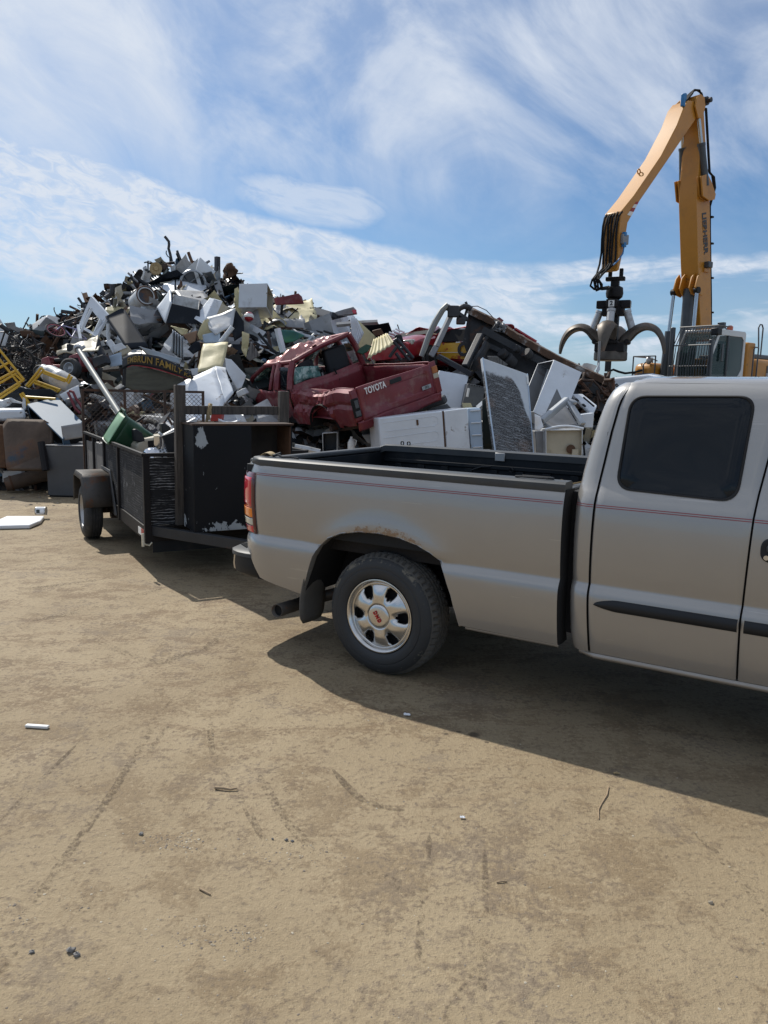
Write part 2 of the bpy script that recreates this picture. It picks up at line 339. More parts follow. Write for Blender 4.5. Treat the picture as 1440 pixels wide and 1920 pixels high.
# pewter truck paint: clear coat over fine flake, dust low on the body, blistered rust above the rear arch
p = NT('pewter_paint'); X, Y, Z = p.xyz()
base = p.mix(p.noise(3.0), (.318, .309, .296), (.352, .342, .328))
dust = p.math('MULTIPLY', p.st(p.math('ADD', Z, p.math('MULTIPLY', p.noise(5, (1, 1, .5)), .22)), .66, .40), .55)
c = p.mix(dust, base, (.27, .21, .145))
r2 = p.math('SQRT', p.math('ADD', p.math('MULTIPLY', p.math('SUBTRACT', X, .02), p.math('SUBTRACT', X, .02)), p.math('MULTIPLY', p.math('SUBTRACT', Z, .30), p.math('SUBTRACT', Z, .30))))
rn = p.noise(22, det=7, ro=.7); near = p.math('MULTIPLY', p.st(r2, .665, .575), p.st(Z, .78, .86))
rust = p.st(p.math('ADD', p.math('MULTIPLY', near, .26), rn), .72, .80)
rust = p.math('MULTIPLY', rust, p.st(near, .02, .2))
c = p.mix(rust, c, p.mix(p.noise(60), (.16, .07, .025), (.30, .24, .18)))
sc_l = p.math('MULTIPLY', p.st(p.noise(5, (.35, 1, 9), (0, R(12), 0), 3), .685, .70), .4)
c = p.mix(sc_l, c, (.5, .48, .46))
p.out(c, p.math('ADD', .38, p.math('MULTIPLY', dust, .4)), p.math('MULTIPLY', p.math('SUBTRACT', 1.0, p.math('MAXIMUM', rust, dust)), .50))
p.b.inputs['Coat Weight'].default_value = .9; p.b.inputs['Coat Roughness'].default_value = .03
p.bump(p.math('ADD', p.math('MULTIPLY', p.math('MULTIPLY', rn, near), 1.0), p.math('MULTIPLY', p.noise(2.2, det=2), .10)), .55, .012)
# black paint peeling to pale primer
p = NT('peeling_black'); n1 = p.noise(7.5, (1, 1, .7), det=8, ro=.62, dist=.3); X, Y, Z = p.xyz()
edge = p.math('MULTIPLY', p.math('ADD', p.st(Z, .16, .0), p.math('MULTIPLY', p.st(p.math('ADD', p.math('ABSOLUTE', p.math('ADD', Y, .37)), p.math('MULTIPLY', p.math('ABSOLUTE', p.math('ADD', Z, -.76)), .30)), .12, .01), 1.6)), .17)
pk = p.math('MAXIMUM', p.st(p.math('ADD', n1, edge), .69, .705), p.st(p.math('ADD', p.noise(17, det=4, loc=(4, 4, 1)), p.math('MULTIPLY', edge, .35)), .725, .735))
p.out(p.mix(pk, p.mix(p.noise(2), (.004, .005, .007), (.010, .011, .014)), p.mix(p.noise(9), (.24, .27, .29), (.40, .43, .45))), .6, 0.0); p.b.inputs['Specular IOR Level'].default_value = .2; p.bump(pk, -.4, .006)
# plywood brushed with thin black stain, grain showing white
def plywood(name, gk, g2k, st2):
    global p
    p = NT(name); w = p.noise(1.6, (1.2, 1.2, 2.0), det=3, ro=.5)
    q = p.n('ShaderNodeTexWave', wave_type='BANDS', bands_direction='Z'); q.inputs['Scale'].default_value = 7; q.inputs['Distortion'].default_value = 9; q.inputs['Detail'].default_value = 4; q.inputs['Detail Scale'].default_value = .9; q.inputs['Detail Roughness'].default_value = .62
    mp = p.n('ShaderNodeMapping'); p.put(mp.inputs['Scale'], (.45, .45, 1.9)); p.t.links.new(p.tc.outputs['Object'], mp.inputs[0]); p.t.links.new(mp.outputs[0], q.inputs['Vector'])
    g = p.math('MULTIPLY', p.st(q.outputs['Fac'], .80, .98), p.st(p.noise(3.2, (1, 1, 2.2), det=6, ro=.7), .40, .60))
    g2 = p.math('MULTIPLY', p.st(p.noise(22, st2, det=7, ro=.72), .55, .70), p.st(p.noise(3.5, det=5, ro=.7), .38, .60))
    k = p.math('MAXIMUM', p.math('MULTIPLY', g, gk), p.math('MULTIPLY', g2, g2k))
    p.out(p.mix(k, p.mix(w, (.008, .009, .011), (.034, .035, .039)), (.34, .345, .36)), .8, 0.0); p.b.inputs['Specular IOR Level'].default_value = .2; p.bump(k, -.3, .004)
plywood('stained_plywood', .9, .4, (.3, .3, 1.6)); plywood('scuffed_plywood', .22, .62, (.8, .8, .55))
# tyre side wall with scuffed tan patches near the shoulder (wheel centre at X 0, Z .362 of the truck)
p = NT('scuffed_tyre'); X, Y, Z = p.xyz(); zz = p.math('SUBTRACT', Z, .362); rr = p.math('SQRT', p.math('ADD', p.math('MULTIPLY', X, X), p.math('MULTIPLY', zz, zz)))
ringm = p.math('MULTIPLY', p.st(rr, .318, .332), p.st(rr, .356, .345)); sn = p.noise(26, det=6, ro=.75); big_ = p.noise(3.5, det=2)
sk = p.math('MULTIPLY', p.st(p.math('ADD', p.math('MULTIPLY', sn, .8), p.math('MULTIPLY', big_, .5)), .66, .74), ringm)
p.out(p.mix(sk, p.mix(p.noise(5), (.017, .020, .024), (.030, .032, .034)), (.15, .135, .105)), .62, 0.0); p.bump(sn, .25, .004)
# charred freezer door: enamel burnt to soot with scraped bare lines
p = NT('charred_enamel'); X, Y, Z = p.xyz()
soot = p.math('SUBTRACT', p.math('ADD', p.noise(3.0, det=6, ro=.65), .26), p.math('ADD', p.math('MULTIPLY', p.st(Y, .44, .74), .60), p.math('MULTIPLY', p.st(p.math('ADD', X, p.math('MULTIPLY', Y, .40)), .27, .42), .50)))
soot = p.st(soot, .42, .60)
ln = p.st(p.noise(2.6, (1.6, 26, 1), (0, 0, R(14)), det=6, ro=.72), .50, .66)
spk = p.st(p.noise(38, (1, 3, 1), (0, 0, R(14)), det=5, ro=.8), .52, .62)
kk = p.math('MULTIPLY', soot, p.math('SUBTRACT', 1.0, p.math('MULTIPLY', p.math('MAXIMUM', ln, spk), .62)))
c = p.mix(kk, p.mix(p.noise(6), (.42, .46, .50), (.58, .62, .66)), p.mix(p.st(p.noise(1.6, loc=(3, 1, 0)), .52, .66), (.022, .021, .022), (.095, .06, .042)))
p.out(c, .62, 0.0); p.bump(p.noise(50, (1, 4, 1)), .2, .005)
# packed dirt yard
p = NT('packed_dirt'); X, Y, Z = p.xyz()
a = p.noise(.55, det=7, ro=.62, dist=.5); b_ = p.noise(2.3, (1, 1, 1), det=8, ro=.66, dist=.4, loc=(5, 2, 0)); fine = p.noise(42, det=4, ro=.7); mid = p.noise(9, det=7, ro=.7, dist=.3); grit = p.noise(150, det=3, ro=.75)
brk = p.math('ADD', p.math('MULTIPLY', p.math('SUBTRACT', mid, .5), .42), p.math('MULTIPLY', p.math('SUBTRACT', fine, .5), .42))
def patch(n, lo, hi, amt, col, k=1.0):
    global c
    c = p.mix(p.math('MULTIPLY', p.st(p.math('ADD', n, p.math('MULTIPLY', brk, k)), lo, hi), amt), c, col)
c = p.mix(p.st(a, .34, .66), (.258, .197, .119), (.332, .261, .165))
patch(b_, .48, .62, .50, (.165, .112, .060))
patch(p.noise(1.25, det=8, ro=.7, dist=.6, loc=(9, 1, 0)), .54, .64, .40, (.172, .136, .104), 1.1)
patch(p.noise(.8, det=8, ro=.7, dist=.6, loc=(19, 11, 0)), .56, .66, .30, (.160, .126, .098), 1.3)
c = p.mix(p.math('MULTIPLY', p.st(p.math('ADD', p.noise(1.6, (1, 2.6, 1), (0, 0, R(8)), det=8, ro=.72, dist=.5, loc=(3, 3, 0)), p.math('MULTIPLY', brk, .9)), .50, .62), p.math('MULTIPLY', p.st(Y, 2.0, 3.8), .52)), c, (.165, .108, .060))
patch(mid, .52, .66, .30, (.165, .122, .078), .5)
c = p.mix(p.math('MULTIPLY', p.st(fine, .54, .66), .55), c, (.145, .112, .078))
c = p.mix(p.math('MULTIPLY', p.st(fine, .44, .30), .42), c, (.40, .32, .21))
c = p.mix(p.math('MULTIPLY', p.st(p.noise(230, det=2, ro=.5), .70, .76), .6), c, (.60, .54, .44))
# oil drips beside the truck
for ox, oy, rr in ((.47, 3.60, .035), (.40, 3.63, .014), (.33, 3.60, .018), (.52, 3.52, .012)):
    dd = p.math('SQRT', p.math('ADD', p.math('POWER', p.math('SUBTRACT', X, ox), 2.0), p.math('POWER', p.math('SUBTRACT', Y, oy), 2.0)))
    c = p.mix(p.math('MULTIPLY', p.st(p.math('ADD', dd, p.math('MULTIPLY', p.math('SUBTRACT', fine, .5), .05)), rr, rr * .5), .8), c, (.06, .045, .03))
p.out(c, .80, 0.0); p.b.inputs['Specular IOR Level'].default_value = .35
hh = p.math('ADD', p.math('ADD', p.math('MULTIPLY', fine, .5), p.math('MULTIPLY', grit, .25)), p.math('MULTIPLY', mid, .8))
p.bump(hh, .62, .024)
# underside of a wrecked truck body: undercoat, soot and rust
mat('undercoat', (.026, .027, .030), .75, .1, var=.4, dirt=[(RU, .56, .68, 2.2), ((.12, .115, .11), .62, .7, 3.2)], bump=.4, bscale=9)
mat('rusted_edge', (.09, .05, .03), .85, 0, var=.5, dirt=[((.30, .29, .28), .56, .62, 3), ((.03, .02, .015), .5, .7, 5)], bump=.5, bscale=12)
# ---------------------------------------------------------------- ground
g = MB(); 
def gfn(a, b):
    return (0, 0, 0)
g.add([(-400, -60, 0), (400, -60, 0), (400, 700, 0), (-400, 700, 0)], [(0, 1, 2, 3)])
ground = g.build('ground', MT['packed_dirt'], smooth=0); tag(ground, kind='structure', label='packed brown dirt yard with faint tyre tracks')
# tyre tracks: scuffed, broken ribbons pressed into the dirt
tt = NT('tyre_scuff'); al = tt.st(tt.math('ADD', tt.noise(55, det=5, ro=.8), tt.math('MULTIPLY', tt.math('SUBTRACT', tt.noise(2.2, det=4), .5), .55)), .48, .62)
tt.out(tt.mix(tt.noise(40), (.105, .078, .056), (.165, .128, .092)), .9, 0.0); tt.put(tt.b.inputs['Alpha'], tt.math('MULTIPLY', al, .55)); tt.b.inputs['Specular IOR Level'].default_value = .2
tk = MB()
for pts, w in (([(318, 1315), (242, 1435), (204, 1496), (121, 1609), (60, 1700)], .030), ([(395, 1340), (397, 1405), (420, 1450), (454, 1503), (480, 1550), (499, 1579)], .026), ([(484, 1450), (512, 1500), (545, 1549), (590, 1590), (650, 1624), (730, 1650), (800, 1700)], .036), ([(382, 1719), (378, 1770), (372, 1850)], .018), ([(806, 1560), (800, 1620), (790, 1720), (780, 1830)], .018), ([(908, 1590), (909, 1700), (905, 1800), (900, 1920)], .018), ([(905, 1800), (850, 1870), (830, 1930)], .014),
               ([(150, 1190), (282, 1241), (340, 1230), (381, 1219), (410, 1195)], .05), ([(60, 1165), (148, 1147), (230, 1125), (308, 1102)], .07), ([(0, 1110), (90, 1100), (200, 1085)], .06), ([(150, 1390), (70, 1470), (0, 1540)], .018), ([(340, 1335), (300, 1380), (262, 1440)], .02), ([(620, 1440), (680, 1500), (760, 1520)], .03), ([(60, 1720), (20, 1790), (-10, 1830)], .03), ([(1300, 1560), (1380, 1640), (1440, 1720)], .03)):
    q = [gz(u, v) for u, v in pts]; Q = []
    for i in range(len(q) - 1):
        for k in range(6):
            f = k / 6; p0, p1, p2, p3 = q[max(i - 1, 0)], q[i], q[i + 1], q[min(i + 2, len(q) - 1)]; Q.append(.5 * (2 * p1 + (p2 - p0) * f + (2 * p0 - 5 * p1 + 4 * p2 - p3) * f * f + (3 * p1 - p0 - 3 * p2 + p3) * f ** 3))
    Q.append(q[-1]); vs = []; z = .0022 + .0004 * (len(tk.v) % 7)
    for i, a_ in enumerate(Q):
        d = (Q[min(i + 1, len(Q) - 1)] - Q[max(i - 1, 0)]).normalized(); nn = Vector((-d.y, d.x, 0)); ww = w * .8 * (.7 + .4 * noise.noise(Vector((i * .4, w * 90, 2))) ** 2) * min(1, i / 3 + .1, (len(Q) - 1 - i) / 3 + .1)
        vs += [a_ + nn * ww + Vector((0, 0, z)), a_ - nn * ww + Vector((0, 0, z))]
    tk.add(vs, [(2 * i, 2 * i + 1, 2 * i + 3, 2 * i + 2) for i in range(len(Q) - 1)])
o = tk.build('ground_tracks', MT['tyre_scuff'], smooth=0); tag(o, 'faint scuffed tyre tracks crossing the packed dirt', kind='structure')
def stones(n, seed, region, smin, smax):
    rnd = random.Random(seed); m = MB()
    for _ in range(n):
        x, y = region(rnd); s = smin * (smax / smin) ** (rnd.random() ** 2.2); z = s * .28; k = 6
        q = Matrix.Rotation(rnd.random() * 6.3, 4, 'Z')
        vs = [Vector((0, 0, z * 1.6))]
        for j in range(5): vs.append(Vector((s * rnd.uniform(.6, 1) * math.cos(j * 1.257), s * rnd.uniform(.5, .9) * math.sin(j * 1.257), z * rnd.uniform(.2, .9))))
        for j in range(5): vs.append(Vector((vs[j + 1].x * 1.05, vs[j + 1].y * 1.05, -z)))
        vs = [q @ v_ + Vector((x, y, 0)) for v_ in vs]
        m.add(vs, [(0, 1 + j, 1 + (j + 1) % 5) for j in range(5)] + [(1 + j, 6 + j, 6 + (j + 1) % 5, 1 + (j + 1) % 5) for j in range(5)], mi=rnd.choice((0, 0, 0, 1, 2)))
    return m
def reg(r):
    y = 1.5 + 8.5 * r.random() ** 1.7; return (r.uniform(-.62, .62) * (y + .4), y)
m = stones(1900, 3, reg, .0018, .0065)
def clus(r):
    cx, cy, sx = r.choice([(lambda q_: (q_.x, q_.y, sx_))(gz(u_, v_)) for u_, v_, sx_ in ((330, 1580, .09), (335, 1575, .06), (80, 1705, .14), (560, 1600, .10), (370, 1760, .12), (440, 1755, .05))])
    return (r.gauss(cx, sx), r.gauss(cy, sx * .5))
m2 = stones(520, 5, clus, .002, .0075); o_ = len(m.v); m.v += m2.v; m.f += [[i + o_ for i in f] for f in m2.f]; m.m += m2.m
def foot(r): return (r.uniform(-8, 5), r.gauss(11.2, .7))
m2 = stones(500, 6, foot, .008, .05); o_ = len(m.v); m.v += m2.v; m.f += [[i + o_ for i in f] for f in m2.f]; m.m += m2.m
mat('pebble_a', (.19, .16, .13), .9, var=.3); mat('pebble_b', (.34, .29, .22), .9, var=.3); mat('pebble_c', (.42, .37, .29), .8, var=.2)
o = m.build('gravel', [MT['pebble_a'], MT['pebble_b'], MT['pebble_c']], smooth=30); tag(o, 'loose pebbles and grit scattered over the dirt', kind='stuff')
# single stones one can pick out
for u, v, s, lab in ((133, 1784, .016, 'pale grey stone, largest of the loose stones at lower left'), (143, 1792, .013, 'dark stone touching the pale grey stone at lower left'), (60, 1786, .010, 'round dark stone lying alone at the lower left edge'),
                     (265, 1565, .012, 'grey stone left of the gravel patch'), (537, 1576, .009, 'dark brown stone, middle of a short row of three'), (548, 1578, .008, 'brown stone at the right end of a short row of three'), (511, 1574, .007, 'small dark stone at the left end of a short row of three'),
                     (1332, 1694, .012, 'flat tan stone alone on bare dirt at lower right')):
    P = gz(u, v); mb = MB(); rnd = random.Random(u)
    def sf(a, b, s=s, rnd=rnd):
        th = a * 6.2832; ph = (b - .5) * math.pi; k = .75 + .5 * noise.noise(Vector((math.cos(th) * 1.3 + u, math.sin(th) * 1.3, b * 3)))
        return Vector((s * k * math.cos(ph) * math.cos(th), s * k * .8 * math.cos(ph) * math.sin(th), s * k * .7 * math.sin(ph) + s * .35))
    mb.grid(sf, 10, 6, cu=True); o = mb.build('stone', MT['pebble_b'] if 'tan' in lab else MT['stone_grey'], smooth=20); o.location = P; tag(o, lab, 'stone', 'loose stones on the dirt')
for pts, r_, lab in (([(403, 1480), (420, 1482), (432, 1483), (444, 1482)], .006, 'thick brown twig lying on dirt above the gravel patch'), ([(374, 1668), (384, 1674), (395, 1679)], .0035, 'thin pale twig below the gravel patch'),
                     ([(1141, 1476), (1138, 1492), (1128, 1508), (1122, 1520), (1123, 1537)], .003, 'long crooked pale root lying in sunlit dirt at right'), ([(931, 1656), (941, 1655), (950, 1654)], .003, 'short straw near the two tyre lines at lower right')):
    mb = MB(); q = [gz(u, v) + Vector((0, 0, r_ * (1.2 + .5 * (i % 2)))) for i, (u, v) in enumerate(pts)]; o0 = q[0].copy(); mb.tube([a - o0 for a in q], [r_ * (1 - .4 * i / len(q)) for i in range(len(q))], 6); o = mb.build('twig', MT['twig']); o.location = o0; tag(o, lab, 'twig', 'twigs on the dirt')
P = gz(70, 1365); mb = MB(); mb.cbox((0, 0, .009), (.118, .024, .014)); o = mb.build('plastic_strip', MT['white_paint'], bevel=.004); o.location = P; o.rotation_euler = (0, 0, R(-6)); tag(o, 'short white plastic strip lying on bare dirt', 'plastic strip')
for u, v, s, lab in ((763, 1342, .017, 'crumpled white wrapper at the edge of the truck shadow'), (1156, 1452, .013, 'pale wood chip on sunlit dirt by the root'), (867, 1535, .010, 'torn paper scrap on dirt under the truck shadow edge')):
    P = gz(u, v); mb = MB(); mb.grid(lambda a, b, s=s, u=u: Vector(((a - .5) * 2 * s, (b - .5) * 1.2 * s, .006 + s * .7 * abs(noise.noise(Vector((a * 3 + u, b * 3, 1)))))), 6, 6); o = mb.build('litter_scrap', MT['paper'] if 'chip' not in lab else MT['tan'], smooth=0, solid=.002); o.location = P; tag(o, lab, 'litter')
# paper slab and can on the left
P0 = gz(12.6, 974.5); P1 = gz(83, 974.5); P2 = gz(56, 992); P3 = gz(-30, 994)
mb = MB(); mb.prism([P3 - P3 + Vector((0, 0, .004)), P2 - P3 + Vector((0, 0, .004)), (P2 - P3) * .45 + (P1 - P3) * .55 + Vector((.05, -.03, .004)), P1 - P3 + Vector((0, 0, .004)), P0 - P3 + Vector((0, 0, .004))], (0, 0, .045)); o = mb.build('foam_board', MT['paper'], bevel=.012); o.location = P3; tag(o, 'white foam board slab lying flat on dirt at far left', 'foam board')
P = gz(78, 972); t = thing('paint_can', 'small metal can with white and green label on foam board end', 'can', P + Vector((0, 0, .045)), R(8))
mb = MB(); M = Matrix.Rotation(R(90), 4, 'Z') @ Matrix.Translation((0, 0, .052)); mb.lathe([(.0, -.055), (.052, -.055), (.054, -.06), (.050, -.05), (.050, .06), (.054, .064), (.050, .060), (0, .055)], 24, M); mb.build('can_body', MT['polished'], t)
mb = MB(); mb.lathe([(.0512, -.045), (.0512, .05)], 24, M); mb.build('paper_label', MT['paper'], t); mb = MB(); mb.box((-.045, -.0535, .03), (-.005, -.0505, .075)); mb.build('green_patch', MT['dark_green'], t)
# ---------------------------------------------------------------- the pewter pickup (local: X forward, Y away from camera, Z up; near side plane Y=0)
TYAW = -0.5455; TP = Vector((-.0398, 4.3491, 0))
truck = thing('pickup_truck', 'pewter extended-cab pickup truck parked in front with red pinstripe and rusty wheel arch', 'pickup truck', TP, TYAW)
PT = MT['pewter_paint']; WT = 1.86
PROF = [(.34, .085), (.36, .066), (.385, .050), (.40, .043), (.44, .030), (.52, .012), (.60, .0), (.66, -.006), (.695, -.004), (.72, .004), (.738, .017), (.750, .023), (.762, .022), (.80, .014), (.87, .006), (.95, .001), (1.03, .0), (1.10, .005), (1.15, .013), (1.19, .026), (1.215, .040), (1.25, .057), (1.35, .084), (1.5, .120), (1.62, .152), (1.68, .172), (1.715, .195), (1.74, .228), (1.756, .27), (1.768, .36)]
def yp(z): return tab(PROF, z)
ARCH = [(-.56, .40), (-.535, .47), (-.50, .56), (-.455, .67), (-.408, .745), (-.34, .797), (-.246, .838), (-.12, .862), (.014, .868), (.15, .858), (.27, .830), (.35, .797), (.405, .757), (.445, .68), (.48, .58), (.505, .47), (.52, .395)]
LEV = [.395, .42, .45, .49, .54, .60, .64, .67, .695, .715, .730, .742, .750, .756, .764, .785, .82, .86, .90, .95, 1.0, 1.05, 1.10, 1.14, 1.17, 1.19, 1.205]
LOWZ = [(-1.0, .50), (-.96, .483), (-.80, .445), (-.56, .403), (1.2, .398)]
def bedz(x):
    z = tab(LOWZ, x)
    if ARCH[0][0] < x < ARCH[-1][0]: z = max(z, tab(ARCH, x))
    return z
def bedy(x, z):
    y = yp(z)
    if x < -.82: y += .125 * ((-.82 - x) / .27) ** 2.2
    d = math.hypot((x - .01) * .92, (z - .42) * 1.05)             # soft flare over the wheel
    if z > .74: y -= .022 * math.exp(-((d - .50) / .07) ** 2) * min(1, (z - .74) / .05)
    y += .004 * noise.noise(Vector((x * 2.2, z * 2.2, 3.1)))
    return y
XL_BED = [(.40, -.90), (.48, -.955), (.60, -1.03), (.70, -1.065), (.80, -1.08), (.95, -1.09), (1.1, -1.075), (1.21, -1.045)]
def relev(z0, b):
    if b <= .398 or z0 > 1.21: return max(z0, b)
    if b > .756: return b if z0 <= .756 else b + (z0 - .756) * (1.205 - b) / .449
    if b < .70: return b + (z0 - .395) * (.70 - b) / .305 if z0 < .70 else z0
    return max(z0, b)
def side(fn_y, xcols, levels, zb, mir=False, mb=None, xl=None):
    mb = mb or MB(); k = len(levels); vs = []
    for c in xcols:
        for z0 in levels:
            x = c(z0) if callable(c) else c; z = relev(z0, zb(x)); y = fn_y(x, z); vs.append((x, WT - y if mir else y, z))
    mb.add(vs, [(i * k + j, (i + 1) * k + j, (i + 1) * k + j + 1, i * k + j + 1) for i in range(len(xcols) - 1) for j in range(k - 1)]); return mb
corner = [(lambda z, t=t: lerp(tab(XL_BED, z), -.82, t)) for t in (0, .12, .25, .4, .55, .7, .85, 1.0)]
xs = [-.77, -.70, -.63, -.58, -.56, -.548, -.535, -.518, -.50, -.478, -.455, -.432, -.408, -.375, -.34, -.295, -.246, -.185, -.12, -.05, .014, .08, .15, .21, .27, .31, .35, .378, .405, .425, .445, .463, .48, .493, .505, .514, .52, .535, .56, .62, .70, .80, .90, 1.0, 1.06, 1.085]
mb = MB()
for mir in (False, True):
    side(bedy, corner + xs, LEV, bedz, mir, mb)
    # returned lip of the arch, front end flange, rear flange
    lip = [(x, bedz(x + (1e-4 if x < 0 else -1e-4)) if 0 else tab(ARCH, x)) for x in [a for a, _ in ARCH]]
    vs = []
    for x, z in lip:
        y = bedy(x, z)
        for dy_, dz_ in ((0, 0), (.012, -.006), (.05, -.004)): vs.append((x, (WT - y - dy_) if mir else y + dy_, z + dz_))
    mb.add(vs, [(i * 3 + j, (i + 1) * 3 + j, (i + 1) * 3 + j + 1, i * 3 + j + 1) for i in range(len(lip) - 1) for j in range(2)])
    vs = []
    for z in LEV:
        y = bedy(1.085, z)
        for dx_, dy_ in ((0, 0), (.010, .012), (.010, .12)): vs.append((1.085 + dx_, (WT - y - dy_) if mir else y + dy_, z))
    mb.add(vs, [(i * 3 + j, (i + 1) * 3 + j, (i + 1) * 3 + j + 1, i * 3 + j + 1) for i in range(len(LEV) - 1) for j in range(2)], 1)  # flange faces coloured near black to paint in the shade of the cab gap
# bed sill lip
for mir in (False, True):
    mb.grid(lambda a, b: (lerp(.56, 1.09, a), (lambda y: WT - y if mir else y)(.043 - .016 * math.sin(b * 3.14) + .05 * b), .398 - .03 * b), 8, 5)
# tailgate outer skin
mb.grid(lambda a, b: (-1.085 - .006 * math.sin(b * 3.1), lerp(.16, WT - .16, a), lerp(.66, 1.20, b)), 6, 8)
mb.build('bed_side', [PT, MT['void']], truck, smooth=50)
mb = MB()
mb.box((-1.03, .13, .77), (1.06, WT - .13, .795))
for y0, y1 in ((.06, .13), (WT - .13, WT - .06)): mb.box((-1.03, y0, .78), (1.07, y1, 1.196))
mb.box((1.02, .13, .796), (1.068, WT - .13, 1.18)); mb.box((-1.07, .131, .72), (-1.022, WT - .131, 1.18))
mb.box((-.38, 1.50, .796), (.40, WT - .131, .99)); mb.box((-.38, .131, .796), (.40, .36, .99))
for k in range(14): mb.box((-1.021, .42 + k * .035, .86), (-1.012, .437 + k * .035, 1.08))
for k in range(14): mb.box((-1.021, .98 + k * .035, .86), (-1.012, .997 + k * .035, 1.08))
for k in range(9): mb.box((-.9 + k * .21, WT - .145, .80), (-.84 + k * .21, WT - .131, 1.10))
mb.box((-1.0, WT - .15, 1.105), (1.0, WT - .131, 1.135)); mb.box((-1.0, .131, 1.105), (1.0, .15, 1.135))
for k in range(12): mb.box((-1.0, .2 + k * .125, .7955), (1.0, .25 + k * .125, .805))
mb.build('bed_liner', MT['liner'], truck, bevel=.006)
def cap(y0, y1):
    m = MB(); s_ = 1 if y0 < 1 else -1
    prof = [(0, 1.195), (-.006 * s_, 1.21), (-.004 * s_, 1.232), (.010 * s_, 1.243), (abs(y1 - y0) * .8 * s_, 1.245), (abs(y1 - y0) * s_, 1.236), (abs(y1 - y0) * s_, 1.19)]
    xs_ = [-1.05, -1.035, -.99, -.9, -.7] + [-.5 + k * .2 for k in range(8)] + [1.085]
    vs = []
    for x in xs_:
        inn = (.11 * ((-.86 - x) / .19) ** 2 if x < -.86 else 0) * s_; dz = -.025 * ((-.99 - x) / .06) if x < -.99 else 0
        for dy_, z in prof: vs.append((x, y0 + inn * (1 if abs(dy_) < .05 else .4) + dy_, z + dz))
    n = len(prof); m.add(vs, [(i * n + j, (i + 1) * n + j, (i + 1) * n + j + 1, i * n + j + 1) for i in range(len(xs_) - 1) for j in range(n - 1)] + [list(range((len(xs_) - 1) * n, len(xs_) * n)), list(range(n))])
    return m
cap(.024, .14).build('rail_cap', MT['rail_plastic'], truck, smooth=40)
cap(WT - .024, WT - .14).build('rail_cap', MT['rail_plastic'], truck, smooth=40)
mb = MB(); mb.box((-1.085, .15, 1.185), (-1.015, WT - .15, 1.222)); mb.build('tailgate_cap', MT['rail_plastic'], truck, bevel=.012)
mb = MB(); mb.box((1.02, .145, 1.175), (1.078, WT - .145, 1.2)); mb.build('bulkhead_cap', MT['rail_plastic'], truck, bevel=.008)
# rail odds: tie hooks, tag, leaf
for x in (-.86, -.80): 
    mb = MB(); mb.ring((x, WT - .10, 1.257), (.3, 1, 0), .016, .005, 16, 6); mb.build('tie_hook', MT['black_plastic'], truck)
mb = MB(); mb.ring((.12, WT - .16, 1.11), (.3, 1, .2), .018, .005, 14, 6); mb.tube([(-.2, WT - .16, 1.09), (-.12, WT - .165, 1.12), (-.05, WT - .155, 1.125)], .006, 6); mb.build('tie_hook', MT['black_plastic'], truck)
mb = MB(); mb.box((-.02, WT - .152, 1.17), (.06, WT - .142, 1.232)); mb.build('tie_plate', MT['polished'], truck, bevel=.004)
mb = MB(); mb.grid(lambda a, b: (-.93 + .10 * a, .07 + .05 * b, 1.250 + .022 * math.sin(a * 3.1) + .006 * b), 5, 3); mb.build('dry_leaf', MT['tan'], truck, solid=.003)
mb = MB(); mb.tube([(-.84, .09, 1.258), (-.80, .10, 1.262), (-.76, .085, 1.252), (-.70, .10, 1.254), (-.64, .095, 1.252)], .007, 6); mb.tube([(-.82, .07, 1.256), (-.81, .13, 1.27)], .009, 6); mb.build('tie_strap', MT['black_plastic'], truck)
for x0, y0, l_ in ((.90, .16, .11), (.96, .20, .08), (1.03, .3, .1), (.93, .28, .06)):
    mb = MB(); mb.tube([(x0, y0, 1.208), (x0 + l_ * .6, y0 + l_ * .7, 1.222), (x0 + l_ * .8, y0 + l_, 1.212)], .005, 5); mb.build('wood_splinter', MT['tan'], truck)
mb = MB(); mb.tube([(.80, .075, 1.250), (.84, .06, 1.253), (.98, .06, 1.252), (1.0, .09, 1.251), (.97, .12, 1.251), (.82, .12, 1.251), (.80, .075, 1.250)], .006, 6); mb.build('stake_pocket', MT['black_plastic'], truck)
# tail lamp wrapped round the corner
def lamp(name, z0, z1, m, off, xa=-.925, xb=-1.088, mir=False, par=None):
    q = MB()
    def fn(a, b):
        z = lerp(z0, z1, b); x1 = max(xb, tab(XL_BED, z) - .004); x = lerp(xa, x1, a); e = 4 * a * (1 - a); y = bedy(x, z) - off * (.35 + .65 * min(1, e * 2)); return (x - off * a * .6, WT - y if mir else y, z)
    q.grid(fn, 10, 8); return q.build(name, m, par, smooth=60, solid=.004)
for mir in (False, True):
    h = lamp('tail_lamp', .75, 1.148, MT['maroon_lens'], .012, mir=mir, par=truck)
    lamp('brake_lens', .925, 1.115, MT['red_lens'], .018, -.945, -1.088, mir, h); lamp('turn_lens', .858, .918, MT['amber_lens'], .020, -.945, -1.088, mir, h)
    lamp('reverse_lens', .808, .850, MT['white_lens'], .020, -.945, -1.085, mir, h); lamp('lower_lens', .757, .800, MT['red_lens'], .018, -.942, -1.08, mir, h)
